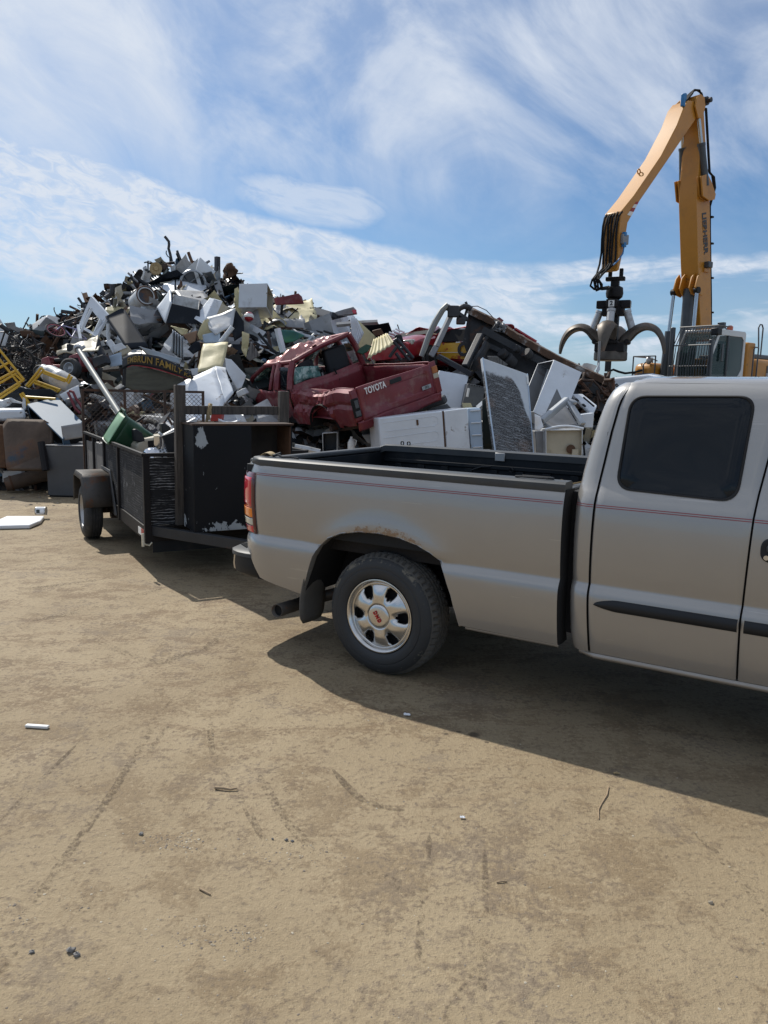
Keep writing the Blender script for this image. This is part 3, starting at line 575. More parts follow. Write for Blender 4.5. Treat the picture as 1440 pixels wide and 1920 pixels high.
# bumper
def bpath(t):  # half path from near end to centre
    P = [(.05, -.955), (.045, -1.02), (.055, -1.10), (.085, -1.17), (.14, -1.225), (.25, -1.26), (.5, -1.285), (.93, -1.295)]
    return P
half = bpath(0); full = half + [(WT - y, x) for y, x in half[::-1][1:]]
def bump(sec, name, m, rng, bevel=.006):
    q = MB(); vs = []; F = full[rng[0]:rng[1]] if rng else full; n = len(sec)
    for y, x in F:
        s_ = 1 if y < WT / 2 else -1; ix = .9 - abs(y - WT / 2) 
        for d, z in sec: vs.append((x + d, y + d * .6 * s_ * max(0, min(1, (abs(y - WT / 2) - .6) * 4)), z))
    q.add(vs, [(i * n + j, (i + 1) * n + j, (i + 1) * n + (j + 1) % n, i * n + (j + 1) % n) for i in range(len(F) - 1) for j in range(n)] + [list(range(n)), list(range((len(F) - 1) * n, len(F) * n))])
    return q.build(name, m, truck, smooth=40)
bump([(.0, .485), (-.004, .52), (.0, .575), (.05, .58), (.05, .47), (.03, .46)], 'bumper', MT['chrome'], (3, -3))
bump([(.01, .470), (.004, .52), (.008, .585), (.05, .59), (.05, .455), (.04, .45)], 'bumper_end', MT['black_plastic'], (0, 4)); bump([(.01, .470), (.004, .52), (.008, .585), (.05, .59), (.05, .455), (.04, .45)], 'bumper_end', MT['black_plastic'], (-4, None))
bump([(-.008, .582), (-.006, .606), (.01, .614), (.17, .614), (.17, .59)], 'step_pad', MT['rail_plastic'], None)
q = MB()
for k in range(7): q.bar((-1.13 - .016 * k, .16 + .01 * k, .617), (-1.13 - .016 * k, .55, .617), .006, .006)
q.build('tread_ribs', MT['black_plastic'], truck)
mat('flap_rubber', (.095, .090, .082), .75, var=.25, dirt=[((.09, .078, .06), .5, .75, 5)])
# underbody, wheel well, axle, flap, exhaust, hitch
q = MB()
for y_ in (.055, WT - .16): q.box((-.94, y_, .45), (-.60, y_ + .105, .70))  # unseen corner boxes added to stop sun leaking into the truck shadow
q.box((-1.0, .42, .46), (4.2, .50, .60)); q.box((-1.0, WT - .50, .46), (4.2, WT - .42, .60))
q.box((-.95, .14, .70), (1.06, WT - .14, .768)); q.box((1.14, .14, .42), (3.1, WT - .14, .50)); q.box((-1.075, .13, .47), (-1.05, WT - .13, .75)); q.box((-1.05, .5, .50), (-.95, WT - .5, .62)); q.box((.9, .5, .48), (1.0, WT - .5, .58)); q.box((1.3, .55, .36), (2.6, 1.0, .42))  # includes an unseen rear closing panel added to block a sun leak
q.lathe([(0, -.11), (.33, -.11), (.37, -.06), (.37, .06), (.33, .11), (0, .11)], 24, Matrix.Translation((-.68, WT / 2 + .05, .52)) @ Matrix.Rotation(R(90), 4, 'X')); q.box((.55, .44, .40), (1.5, .78, .66)); q.box((-.9, .55, .40), (-.45, .80, .52)); q.tube([(0, .15, .362), (0, WT - .15, .362)], .05, 10); q.lathe([(.0, -.14), (.11, -.12), (.15, 0), (.11, .12), (0, .14)], 14, Matrix.Translation((0, WT / 2, .362))); q.tube([(.1, WT / 2, .38), (2.5, WT / 2, .46)], .045, 8)  # spare wheel and tank added underneath to close a hole in the shadow
q.build('chassis', MT['black_steel'], truck)
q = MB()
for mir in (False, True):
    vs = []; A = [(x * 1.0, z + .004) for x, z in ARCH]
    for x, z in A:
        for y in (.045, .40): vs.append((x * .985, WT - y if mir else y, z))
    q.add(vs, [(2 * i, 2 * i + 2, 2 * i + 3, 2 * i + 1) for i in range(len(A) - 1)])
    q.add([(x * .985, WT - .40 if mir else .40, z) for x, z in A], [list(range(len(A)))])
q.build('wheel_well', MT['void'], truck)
for mir in (False, True):
    q = MB(); 
    def fl(a, b, mir=mir):
        z = lerp(.215, .70, b); w = .26 if b > .1 else .26 * (.72 + 2.8 * b * (1 if a > .5 else 1)); y = .004 + .14 + (a - .5) * w; return (-.555 + .10 * max(0, b - .35) + .012 * math.sin(a * 3.1) - .01 * (1 - b), WT - y if mir else y, z)
    q.grid(fl, 6, 14); q.build('mud_flap', MT['flap_rubber'], truck, solid=.008)
mat('tailpipe_steel', (.085, .075, .065), .6, .35, var=.35, dirt=[(RU, .56, .7, 9)])
q = MB(); q.tube([(.4, .60, .42), (-.35, .62, .40), (-.62, .66, .30), (-.78, .60, .24), (-.835, .50, .226), (-.825, .36, .232), (-.80, .08, .250)], [.036, .036, .037, .038, .039, .040, .041], 20, caps=False); q.build('exhaust_pipe', MT['tailpipe_steel'], truck, solid=.004)
q = MB(); q.tube([(-.803, .11, .248), (-.81, .2, .244)], [.038, .03], 16); q.build('exhaust_plug', MT['void'], truck)  # dark plug set just inside the pipe mouth
q = MB(); q.box((-1.33, WT / 2 - .03, .40), (-.95, WT / 2 + .03, .46)); q.box((-1.03, .55, .38), (-.96, WT - .55, .45)); q.box((-1.46, WT / 2 - .035, .385), (-1.3, WT / 2 + .035, .41)); q.tube([(-1.42, WT / 2, .41), (-1.42, WT / 2, .44)], .015, 10); q.lathe([(0, -.028), (.02, -.02), (.028, 0), (.02, .02), (0, .028)], 14, Matrix.Translation((-1.42, WT / 2, .463)) @ Matrix.Rotation(R(90), 4, 'X')); q.build('tow_hitch', MT['black_steel'], truck)
# ---- cab
GAP1 = [(.36, 1.25), (.40, 1.250), (.75, 1.236), (1.15, 1.239), (1.25, 1.243), (1.5, 1.270), (1.62, 1.288), (1.747, 1.318), (1.77, 1.33)]
GAP2 = [(.36, 1.937), (.41, 1.937), (.69, 1.932), (1.15, 1.945), (1.25, 1.952), (1.5, 1.985), (1.7, 2.02), (1.77, 2.035)]
XLC = [(.36, 1.16), (.40, 1.145), (.46, 1.135), (.744, 1.128), (1.193, 1.129), (1.30, 1.138), (1.42, 1.155), (1.548, 1.178), (1.65, 1.205), (1.70, 1.228), (1.732, 1.255), (1.76, 1.30)]
LEVC = [.392, .42, .45, .49, .54, .60, .64, .67, .695, .715, .730, .742, .750, .756, .764, .785, .82, .88, .95, 1.03, 1.10, 1.15, 1.19, 1.215, 1.25, 1.30, 1.35, 1.42, 1.5, 1.56, 1.62, 1.65, 1.68, 1.70, 1.715, 1.73, 1.742]
zlow = lambda x: .392
def caby(x, z):
    y = yp(z); t = x - tab(XLC, z); rr = .085
    if t < rr: y += rr - math.sqrt(max(0, rr * rr - (rr - t) ** 2)) if t < rr else 0
    return y
q = MB()
for mir in (False, True):
    cols = [(lambda z, t=t: tab(XLC, z) + t) for t in (0, .003, .010, .022, .038, .058, .085)] + [(lambda z: tab(GAP1, z) - .018), (lambda z: tab(GAP1, z) - .0045), ]
    side(caby, cols, LEVC, zlow, mir, q)
# roof skin and back wall
RZ = [(0, 1.742), (.02, 1.752), (.05, 1.762), (.10, 1.770), (.2, 1.778), (.4, 1.786), (.7, 1.790)]
def roofz(y): d = min(y - .232, WT - .232 - y); return tab(RZ, max(0, d))
def rf(a, b):
    x = lerp(1.262, 2.72, a); y = lerp(.232, WT - .232, .5 - .5 * math.cos(b * math.pi)); z = roofz(y); e = max(0, (.12 - (x - 1.262)) / .12); z -= .05 * e * e; g_ = max(0, (x - 2.45) / .27); z -= .07 * g_ * g_; return (x + .03 * 0, y, z)
q.grid(rf, 22, 26)
q.grid(lambda a, b: (lambda z: (tab(XLC, z) + .004, lerp(yp(z) + .085, WT - yp(z) - .085, a), z))(lerp(.40, 1.735, b)), 8, 18)
q.build('cab_shell', PT, truck, smooth=50)
q = MB(); q.grid(lambda a, b: (lambda z: (tab(XLC, z) - .004, lerp(.32, WT - .32, a), z))(lerp(1.27, 1.64, b)), 6, 8); q.build('rear_window', MT['tinted_glass'], truck)
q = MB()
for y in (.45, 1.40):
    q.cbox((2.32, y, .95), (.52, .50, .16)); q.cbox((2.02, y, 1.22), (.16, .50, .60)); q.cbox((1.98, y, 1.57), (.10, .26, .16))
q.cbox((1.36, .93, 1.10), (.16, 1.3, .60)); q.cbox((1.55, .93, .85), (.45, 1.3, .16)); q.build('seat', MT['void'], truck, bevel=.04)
q = MB(); q.box((1.25, .20, .50), (2.9, WT - .20, .54)); q.grid(lambda a, b: (lerp(1.28, 2.6, a), lerp(.30, WT - .30, b), roofz(lerp(.30, WT - .30, b)) - .05 - .06 * (a > .9)), 6, 6); q.box((1.24, .14, .55), (1.26, WT - .14, 1.25)); q.box((2.9, .2, .55), (3.0, WT - .2, 1.15)); q.build('cab_lining', MT['liner'], truck)
# black inner shell that paints shade into the panel gaps
q = MB()
for mir in (False, True): side(lambda x, z: yp(z) + .022, [(lambda z: tab(GAP1, z) - .03), (lambda z: tab(GAP1, z) + .05), (lambda z: tab(GAP2, z) - .05), (lambda z: tab(GAP2, z) + .05)], LEVC[:-1], zlow, mir, q)
q.box((1.09, .12, .45), (1.135, WT - .12, 1.19)); q.build('gap_shell', MT['void'], truck)
def door(name, A, B, parent, mir, a_off=.0045, b_off=-.0045):
    q = MB(); cols = [(lambda z, t=t: lerp(tab(A, z) + a_off, tab(B, z) + b_off, t)) for t in (0, .012, .06, .2, .35, .5, .65, .8, .94, .988, 1)]
    edge = lambda x, z: yp(z) + (.006 if (abs(x - tab(A, z) - a_off) < .001 or abs(x - tab(B, z) - b_off) < .001) else 0) + .0025 * noise.noise(Vector((x * 2.5, z * 2.5, 9)))
    side(edge, cols, LEVC, zlow, mir, q); return q.build(name, PT, parent, smooth=50)
FD = [(.36, 3.02), (.7, 3.03), (1.15, 3.05), (1.215, 3.03), (1.25, 2.98), (1.5, 2.74), (1.7, 2.53), (1.77, 2.45)]
def rrect(pts, rad, n=8):
    out_ = []; m = len(pts)
    for i in range(m):
        p0 = Vector(pts[i - 1]); p1 = Vector(pts[i]); p2 = Vector(pts[(i + 1) % m]); a = (p0 - p1).normalized(); b = (p2 - p1).normalized()
        for k in range(n + 1):
            t = k / n; out_.append((p1 + a * rad * (1 - t) ** 2 + b * rad * t ** 2) if 1 else None)
    return out_
def window(pts, rad, parent, mir, name='window'):
    P = rrect(pts, rad); c = sum(P, Vector((0, 0))) / len(P); q = MB(); n = len(P); vs = []
    for s_, o in ((1.0, .005), (.985, -.001), (.75, -.001), (.5, -.001), (.25, -.001), (.01, -.001)):
        for p_ in P: w = c + (p_ - c) * s_; y = yp(w.y) + o - .002; vs.append((w.x, WT - y if mir else y, w.y))
    q.add(vs, [(r_ * n + i, r_ * n + (i + 1) % n, (r_ + 1) * n + (i + 1) % n, (r_ + 1) * n + i) for r_ in range(5) for i in range(n)] + [[5 * n + i for i in range(n)]])
    g_ = q.build(name, MT['tinted_glass'], parent, smooth=60)
    q = MB(); vs = []
    for s_, o in ((1.035, .004), (1.03, -.006), (1.012, -.008), (.992, -.004), (.985, .002)):
        for p_ in P: w = c + (p_ - c) * s_; y = yp(w.y) + o; vs.append((w.x, WT - y if mir else y, w.y))
    q.add(vs, [(r_ * n + i, r_ * n + (i + 1) % n, (r_ + 1) * n + (i + 1) % n, (r_ + 1) * n + i) for r_ in range(4) for i in range(n)]); q.build('window_seal', MT['rubber_dark'], g_, smooth=60)
    return g_
def strip(x0, x1, z0, z1, off, m, name, parent, mir=False, taper=0, n=24):
    q = MB()
    def fn(a, b):
        x = x0 + (x1 - x0) * (a ** 1.6 if taper else a); k = 1.0
        if taper: k = min(1, math.sqrt(max(0.0, (x - x0) / taper)))
        zc = lerp(z0, z1, .42); z = zc + (lerp(z0, z1, b) - zc) * k; y = yp(z) - off * (math.sin(b * math.pi) ** .5 if off > .004 else 1); return (x, WT - y if mir else y, z)
    q.grid(fn, n, 6 if off > .004 else 1); return q.build(name, m, parent, smooth=60)
for mir in (False, True):
    d1 = door('rear_door', GAP1, GAP2, truck, mir)
    window([(1.345, 1.672), (1.332, 1.236), (1.862, 1.222), (1.888, 1.682)], .075, d1, mir)
    strip(1.272, 1.923, .632, .692, .014, MT['black_plastic'], 'door_moulding', d1, mir, .10)
    d2 = door('front_door', GAP2, FD, truck, mir)
    window([(2.03, 1.60), (2.0, 1.25), (2.90, 1.25), (2.50, 1.66), (2.08, 1.69)], .05, d2, mir)
    strip(1.950, 2.95, .632, .692, .014, MT['black_plastic'], 'door_moulding', d2, mir)
    hb = rrect([(1.985, 1.075), (1.985, .965), (2.16, .965), (2.16, 1.075)], .05); yy = -.006
    q = MB(); q.prism([(a.x, (WT + .006 if mir else yy), a.y) for a in hb], (0, (-.02 if mir else .02), 0)); hd = q.build('door_handle', MT['black_plastic'], d2, bevel=.006)
    q = MB(); q.box((2.01, WT if mir else -.022, 1.015), (2.14, WT + .022 if mir else -.0, 1.045)); q.build('handle_paddle', MT['rail_plastic'], hd, bevel=.008)
    q = MB(); q.tube([(2.012, WT + .012 if mir else -.012, .988), (2.012, WT if mir else 0, .988)], .011, 12); q.build('key_lock', MT['alloy'], hd)
    for z in (1.1375, 1.1475):
        for x0, x1, par in ((-.915, 1.083, truck), (1.14, 1.233, truck), (1.246, 1.940, d1), (1.951, 3.0, d2)): 
            q = MB(); q.grid(lambda a, b: (lambda x: (x, (lambda y: WT - y if mir else y)((bedy(x, z) if x < 1.1 else (caby(x, z) if x < 1.235 else yp(z))) - .0028), z + (b - .5) * .0032))(lerp(x0, x1, a)), 60, 1); q.build('pinstripe', MT['pin_red'], par)
    # rocker under the doors
    q = MB(); q.grid(lambda a, b: (lerp(1.185, 3.0, a), (lambda y: WT - y if mir else y)(tab([(0, .048), (.15, .040), (.4, .039), (.7, .055), (1, .10)], b) + .05 * max(0, 1 - a / .03)), lerp(.3895, .345, b)), 20, 8); q.build('rocker_sill', PT, truck, smooth=60)
# front clip (outside the picture): fenders, bonnet, windscreen, lamps
LEVF = [l_ for l_ in LEVC if l_ < 1.10] + [1.10]
FA = [(x + 3.43, z) for x, z in ARCH]
def fz(x): return max(.42, tab(FA, x)) if FA[0][0] < x < FA[-1][0] else .42
q = MB()
for mir in (False, True):
    fx = [3.04, 3.1] + [a for a, _ in FA] + [4.0, 4.15, 4.3, 4.42]
    side(lambda x, z: yp(z) + (.25 * ((x - 4.1) / .42) ** 2.5 if x > 4.1 else 0), sorted(set([lerp(3.04, 4.5, i / 60) for i in range(61)] + [a for a, _ in FA])), LEVF, fz, mir, q)
q.grid(lambda a, b: (lerp(3.0, 4.5, a), lerp(.0 + .02 + (.26 * max(0, (lerp(3.0, 4.5, a) - 4.1) / .42) ** 2.5), WT - .02 - (.26 * max(0, (lerp(3.0, 4.5, a) - 4.1) / .42) ** 2.5), b), 1.10 + .05 * math.sin(b * math.pi) - .04 * a * a), 12, 12)
q.box((4.44, .3, .55), (4.5, WT - .3, 1.05)); q.build('front_fender', PT, truck, smooth=45)
q = MB(); q.grid(lambda a, b: (lerp(3.05, 2.50, b), lerp(.10 + .14 * b, WT - .10 - .14 * b, a), lerp(1.15, 1.735, b)), 8, 8); q.build('windscreen', MT['tinted_glass'], truck)
q = MB(); q.box((4.5, .35, .62), (4.53, WT - .35, 1.0)); q.build('grille', MT['black_plastic'], truck, bevel=.01)
q = MB(); q.box((4.48, .12, .44), (4.62, WT - .12, .60)); q.build('front_bumper', MT['chrome'], truck, bevel=.03)
# ---- wheels
mat('tread_rubber', (.105, .10, .092), .85, bump=.25, bscale=60, var=.3, dirt=[((.11, .10, .082), .5, .7, 6)])
def wheel(cx, mir=False):
    w = bpy.data.objects.new('wheel', None); COL.objects.link(w); w.parent = truck
    M = Matrix.Translation((cx, (WT - .03) if mir else .03, .362)) @ (Matrix.Rotation(math.pi, 4, 'Z') if mir else Matrix()) @ Matrix.Rotation(R(-33 if not mir else 12), 4, 'Y')
    prof = [(.232, .030), (.228, .012), (.236, .004), (.262, -.006), (.285, -.004), (.289, .000), (.293, -.001), (.315, .004), (.337, .014), (.348, .024), (.3525, .034), (.359, .042), (.366, .056), (.3695, .066), (.3695, .080), (.362, .082), (.362, .088), (.371, .090), (.371, .112), (.363, .114), (.363, .120), (.372, .122), (.372, .146), (.363, .148), (.363, .154), (.371, .156), (.371, .178), (.362, .180), (.362, .186), (.3695, .188), (.366, .212), (.352, .232), (.30, .248), (.24, .245)]
    q = MB(); n = 216; k = len(prof); vs = []
    for i in range(n):
        a = 2 * math.pi * i / n; cut = (i % 4 == 0)
        for j, (r_, y) in enumerate(prof):
            rr = r_ - (.012 if cut and r_ > .3585 and (y < .08 or y > .186) else 0) - (.004 if (i + 2) % 4 == 0 and r_ > .3685 and .088 < y < .18 else 0)
            vs.append(M @ Vector((rr * math.cos(a), y, rr * math.sin(a))))
    for j in range(k - 1): q.add([], [], 0); q.f += [(i * k + j, i * k + j + 1, ((i + 1) % n) * k + j + 1, ((i + 1) % n) * k + j) for i in range(n)]; q.m += [1 if 9 <= j <= 31 else 0] * n
    q.v = vs; q.build('tyre', [MT['scuffed_tyre'], MT['tread_rubber']], w, smooth=30)
    # rim barrel and lip
    q = MB(); q.lathe([(.150, .20), (.196, .19), (.198, .07), (.199, .035), (.203, .022), (.210, .012), (.2165, .007), (.2225, .008), (.2235, .014), (.2235, .03), (.226, .07), (.226, .2)], 72, M); rim = q.build('rim', MT['alloy'], w, smooth=40)
    # six-spoke face
    q = MB(); n = 144; rings = [.074, .084, .095, .108, .122, .136, .150, .163, .174, .184, .193, .1985]; vs = []
    def face(r_, a):
        t = ((a / (2 * math.pi) * 6) % 1.0) - .5; hole = math.cos(t * 2 * math.pi)        # +1 at window centre
        base = tab([(.074, .016), (.10, .018), (.13, .024), (.16, .030), (.18, .036), (.193, .040), (.1985, .028)], r_)
        return base + .030 * max(0, hole + .15) * math.exp(-((r_ - .15) / .035) ** 2) + .006 * (1 - hole) * math.exp(-((r_ - .13) / .04) ** 2) * -1
    for i in range(n):
        a = 2 * math.pi * i / n
        for r_ in rings: vs.append(M @ Vector((r_ * math.cos(a), face(r_, a), r_ * math.sin(a))))
    k = len(rings); fs = []
    for i in range(n):
        t = (((i + .5) / n * 6) % 1.0) - .5
        for j in range(k - 1):
            rm = (rings[j] + rings[j + 1]) / 2; hw = .215 * max(0, 1 - abs((rm - .153) / .040) ** 3) ** .5 if abs(rm - .153) < .040 else 0
            if abs(t) < hw: continue
            fs.append((i * k + j, i * k + j + 1, ((i + 1) % n) * k + j + 1, ((i + 1) % n) * k + j))
    q.add(vs, fs); q.build('spoke_face', MT['alloy'], rim, smooth=50, solid=.016)
    q = MB(); q.lathe([(0, .075), (.19, .085), (.197, .10)], 40, M); q.build('brake_drum', MT['void'], rim)
    q = MB(); q.lathe([(0, .000), (.03, .0005), (.055, .003), (.068, .007), (.074, .014), (.076, .024)], 48, M); capo = q.build('centre_cap', MT['alloy'], rim, smooth=50)
    if not mir:
        o0 = M @ Vector((0, -.0035, 0)); dx_ = Vector((-.57, 0, .82)); dy_ = Vector((-.82, 0, -.57)); text('GMC', .032, MT['red_text'], frame(o0, dx_, dy_), capo, .0025, .0012, space=1.1)
    else: 
        q = MB(); q.cbox((cx, WT - .028, .362), (.05, .004, .012)); q.build('lettering', MT['red_text'], capo)
    return w
for cx in (0, 3.43):
    for mir in (False, True): wheel(cx, mir)
# ---------------------------------------------------------------- utility trailer (local: X towards the truck, Y to its left side, origin at the near front corner)
TRY = math.atan2(-.8747, .4847); TRP = Vector((-2.114, 6.714, 0)); TL, TW = 3.55, 1.55
TD = np.array([.4847, -.8747, 0]); TN = np.array([.8747, .4847, 0])
def TLp(x, y, z): return Vector(np.array(TRP) + TD * x + TN * y + np.array([0, 0, z]))
def tpos(u, v, y=None, x=None):  # pixel to trailer-local on plane y= or x=
    P = onplane(u, v, np.array(TRP) + (TN * y if y is not None else TD * x), TN if y is not None else TD) - TRP
    return (float(np.dot(np.array(P), TD)), float(np.dot(np.array(P), TN)), P.z)
tr = thing('utility_trailer', 'black utility trailer with stained plywood sides hitched behind the pewter pickup', 'trailer', TRP, TRY)
BS = MT['black_steel']
q = MB()
for y in (.0, TW - .05): q.box((-TL, y, .31), (-.051, y + .05, .44))
q.box((-.05, 0, .30), (0, TW, .442)); q.box((-TL - .05, 0, .31), (-TL, TW, .44))
for k in range(5): q.box((-TL + .4 + k * .6, .051, .36), (-TL + .45 + k * .6, TW - .051, .425))
q.box((-TL, .051, .427), (-.051, TW - .051, .443))
fr = q.build('frame', MT['black_steel'], tr, bevel=.004)
q = MB(); q.bar((-.02, .08, .40), (1.16, TW / 2 - .04, .40), .06, .09); q.bar((-.02, TW - .08, .40), (1.16, TW / 2 + .04, .40), .06, .09); q.box((1.12, TW / 2 - .06, .37), (1.42, TW / 2 + .06, .45)); q.lathe([(0, -.05), (.05, -.03), (.06, .02), (0, .06)], 12, Matrix.Translation((1.42, TW / 2, .45)) @ Matrix.Rotation(R(90), 4, 'X')); q.build('tongue', MT['dark_steel'], tr, bevel=.004)
# posts (angle iron) and top rails
for x, y, s_ in ((0, 0, 1), (0, TW, -1), (-TL, 0, 1), (-TL, TW, -1)):
    q = MB(); sx = -1 if x == 0 else 1; q.box((min(x, x + sx * .055), min(y - .004 * s_, y + .004 * s_), .29), (max(x, x + sx * .055), max(y - .004 * s_, y + .004 * s_), 1.09)); q.box((x - .004, min(y, y + s_ * .05), .29), (x + .004, max(y, y + s_ * .05), 1.09)); q.build('corner_post', BS, tr)
for x in (-1.25, -2.10, -2.85):
    for y in (-.012, TW - .03):
        q = MB(); q.box((x - .03, y, .31), (x + .03, y + .042, 1.06)); q.build('side_post', BS, tr, bevel=.004)
q = MB()
for y in (0, TW): q.box((-TL, y - .016, 1.062), (0, y + .016, 1.094))
q.box((-.016, .0, 1.062), (.016, TW, 1.094)); q.build('top_rail', BS, tr, bevel=.004)
PW = MT['stained_plywood']
for x0, x1, m, ztop in ((-1.22, -.058, PW, 1.05), (-2.07, -1.28, PW, 1.05), (-2.82, -2.13, MT['grey_board'], 1.0), (-3.49, -2.88, MT['grey_board'], .98)):
    m = MT['scuffed_plywood'] if m is PW else m
    for y in (.012, TW - .024):
        q = MB(); q.box((x0, y, .445), (x1, y + .012, ztop)); q.build('side_panel', m, tr)
q = MB(); q.box((-.03, .056, .445), (-.018, TW - .05, 1.05)); q.build('front_panel', PW, tr)
q = MB(); q.box((-.012, .06, .20), (-.004, TW - .3, .299)); q.build('splash_flap', MT['liner'], tr)
# reflectors, marker
for x0, x1, m in ((-.30, -.17, 'white_paint'), (-.168, -.03, 'red_paint')):
    q = MB(); q.box((x0, -.004, .335), (x1, -.001, .40)); q.build('reflector', MT[m], tr)
q = MB(); q.cbox((.03, -.03, .33), (.025, .02, .12)); q.tube([(.02, -.02, .29), (.0, .03, .27), (.02, .05, .30)], .008, 6); q.build('marker_lamp', MT['white_lens'], tr, bevel=.006)
# axle, springs, fender, wheels
AX = -1.98
q = MB(); q.tube([(AX, -.1, .31), (AX, TW + .1, .31)], .035, 10)
for y in (.07, TW - .07):
    q.bar((AX - .35, y, .33), (AX, y, .26), .045, .03); q.bar((AX, y, .26), (AX + .35, y, .33), .045, .03); q.box((AX - .06, y - .04, .22), (AX + .06, y + .04, .35)); q.box((AX + .33, y - .03, .28), (AX + .39, y + .03, .36)); q.box((AX - .39, y - .03, .28), (AX - .33, y + .03, .36))
q.build('axle', MT['rust_steel'], tr)
for s_ in (0, 1):
    Y = lambda y: TW - y if s_ else y
    q = MB(); P = [(.40, .40), (.37, .52), (.30, .70), (.26, .735), (-.26, .735), (-.30, .72), (-.38, .46), (-.38, .40)]
    vs = []
    for x, z in P: vs += [(AX + x, Y(-.015), z), (AX + x, Y(-.285), z), (AX + x, Y(-.305), z - .05 if z > .6 else z - .02)]
    q.add(vs, [(3 * i + j, 3 * i + 3 + j, 3 * i + 4 + j, 3 * i + 1 + j) for i in range(len(P) - 1) for j in range(2)]); q.build('fender', mat('dusty_fender', (.075, .068, .062), .6, .1, var=.3, dirt=[(RU, .56, .68, 5), ((.025, .025, .026), .55, .7, 3)], bump=.1), tr, smooth=50, solid=.006)
    q = MB(); q.prism([(AX + .50, Y(-.014), .32), (AX + .62, Y(-.014), .34), (AX + .30, Y(-.014), .78), (AX - .25, Y(-.014), .78), (AX - .25, Y(-.014), .745), (AX + .24, Y(-.014), .745)], (0, .010 * (1 if not s_ else -1), 0)); q.build('fender_bracket', MT['grey_paint'], tr, bevel=.003)
    w = bpy.data.objects.new('wheel', None); COL.objects.link(w); w.parent = tr
    M = Matrix.Translation((AX, Y(-.275), .312)) @ (Matrix.Rotation(math.pi, 4, 'Z') if s_ else Matrix())
    q = MB(); q.lathe([(.175, .02), (.185, .0), (.215, -.005), (.255, .004), (.285, .02), (.300, .04), (.306, .055), (.306, .072), (.299, .074), (.299, .078), (.308, .08), (.308, .098), (.300, .10), (.300, .104), (.308, .106), (.308, .124), (.299, .126), (.299, .13), (.306, .132), (.306, .15), (.29, .175), (.24, .19), (.175, .18)], 64, M); q.build('tyre', MT['rubber'], w, smooth=35)
    q = MB(); q.lathe([(0, .055), (.04, .05), (.045, .03), (.055, .03), (.06, .06), (.11, .07), (.135, .045), (.15, .05), (.165, .03), (.172, .012), (.180, .010), (.182, .03), (.178, .18)], 40, M)
    q.build('rim', MT['polished'], w, smooth=45)
# rear ramp gate of expanded metal
GX = -TL - .06; GZ = 1.61
gt = bpy.data.objects.new('ramp_gate', None); COL.objects.link(gt); gt.parent = tr
q = MB()
for y in (.0, TW / 3, TW * 2 / 3, TW): q.box((GX - .015, y - .016, .46), (GX + .015, y + .016, GZ - .016))
for z in (.46, GZ): q.box((GX - .016, -.016, z - .016), (GX + .016, TW + .016, z + .016))
q.build('gate_frame', MT['rust_steel'], gt)
q = MB(); px_, pz_ = .062, .030; nr = int((GZ - .5) / pz_); ncol = int(TW / px_)
for r_ in range(nr):
    z = .48 + r_ * pz_; vs = []; up = 1 if r_ % 2 else -1
    for c_ in range(ncol * 2 + 1):
        y = c_ * px_ / 2; dz = (pz_ * .5) * (1 if (c_ % 2) == 0 else -1) * up * .96
        for a, b in ((-.003, -.003), (.003, -.003), (.003, .003), (-.003, .003)): vs.append((GX + a, y, z + dz + b * 1.1))
    q.add(vs, [(4 * i + j, 4 * i + 4 + j, 4 * i + 4 + (j + 1) % 4, 4 * i + (j + 1) % 4) for i in range(ncol * 2) for j in range(4)])
q.build('expanded_mesh', MT['rust_steel'], gt, smooth=0)
# timber headboard on the front of the trailer
hb = thing('timber_rack', 'weathered timber rack of two posts and a crossbar at trailer front', 'timber rack', TLp(.06, .78, .45), TRY)
for y, y2, zt in ((.255, .345, 1.69), (1.225, 1.315, 1.655)):
    q = MB(); lean = .012; q.add([(x + .0, y_ - .78 + lean * (z > 1), z - .45) for z in (.45, zt) for x, y_ in ((-.035, y), (.035, y), (.035, y2), (-.035, y2))], [(0, 3, 2, 1), (4, 5, 6, 7), (0, 1, 5, 4), (1, 2, 6, 5), (2, 3, 7, 6), (3, 0, 4, 7)]); q.build('post', MT['weathered_wood'], hb, bevel=.006)
q = MB(); q.box((-.02, .346 - .78, 1.435 - .45), (.02, 1.224 - .78, 1.512 - .45)); o = q.build('crossbar', MT['weathered_wood'], hb, bevel=.005)
q = MB(); yy = .565 - .78
q.tube([(.026, yy, .94), (.032, yy - .012, 1.0), (.028, yy + .004, 1.06), (.0, yy + .012, 1.075), (-.028, yy + .01, 1.05), (-.03, yy, .98), (-.02, yy - .02, .86), (-.04, yy - .05, .78)], .013, 8); q.tube([(.026, yy + .012, .98), (.034, yy + .006, 1.03), (.02, yy + .02, 1.074), (-.02, yy + .022, 1.07)], .012, 8); o = q.build('rope_knot', MT['tan']); o.matrix_world = hb.matrix_world; o.location = TLp(.06, .78, .45); o.rotation_euler = (0, 0, TRY); tag(o, 'frayed brown rope knotted over the timber crossbar', 'rope')
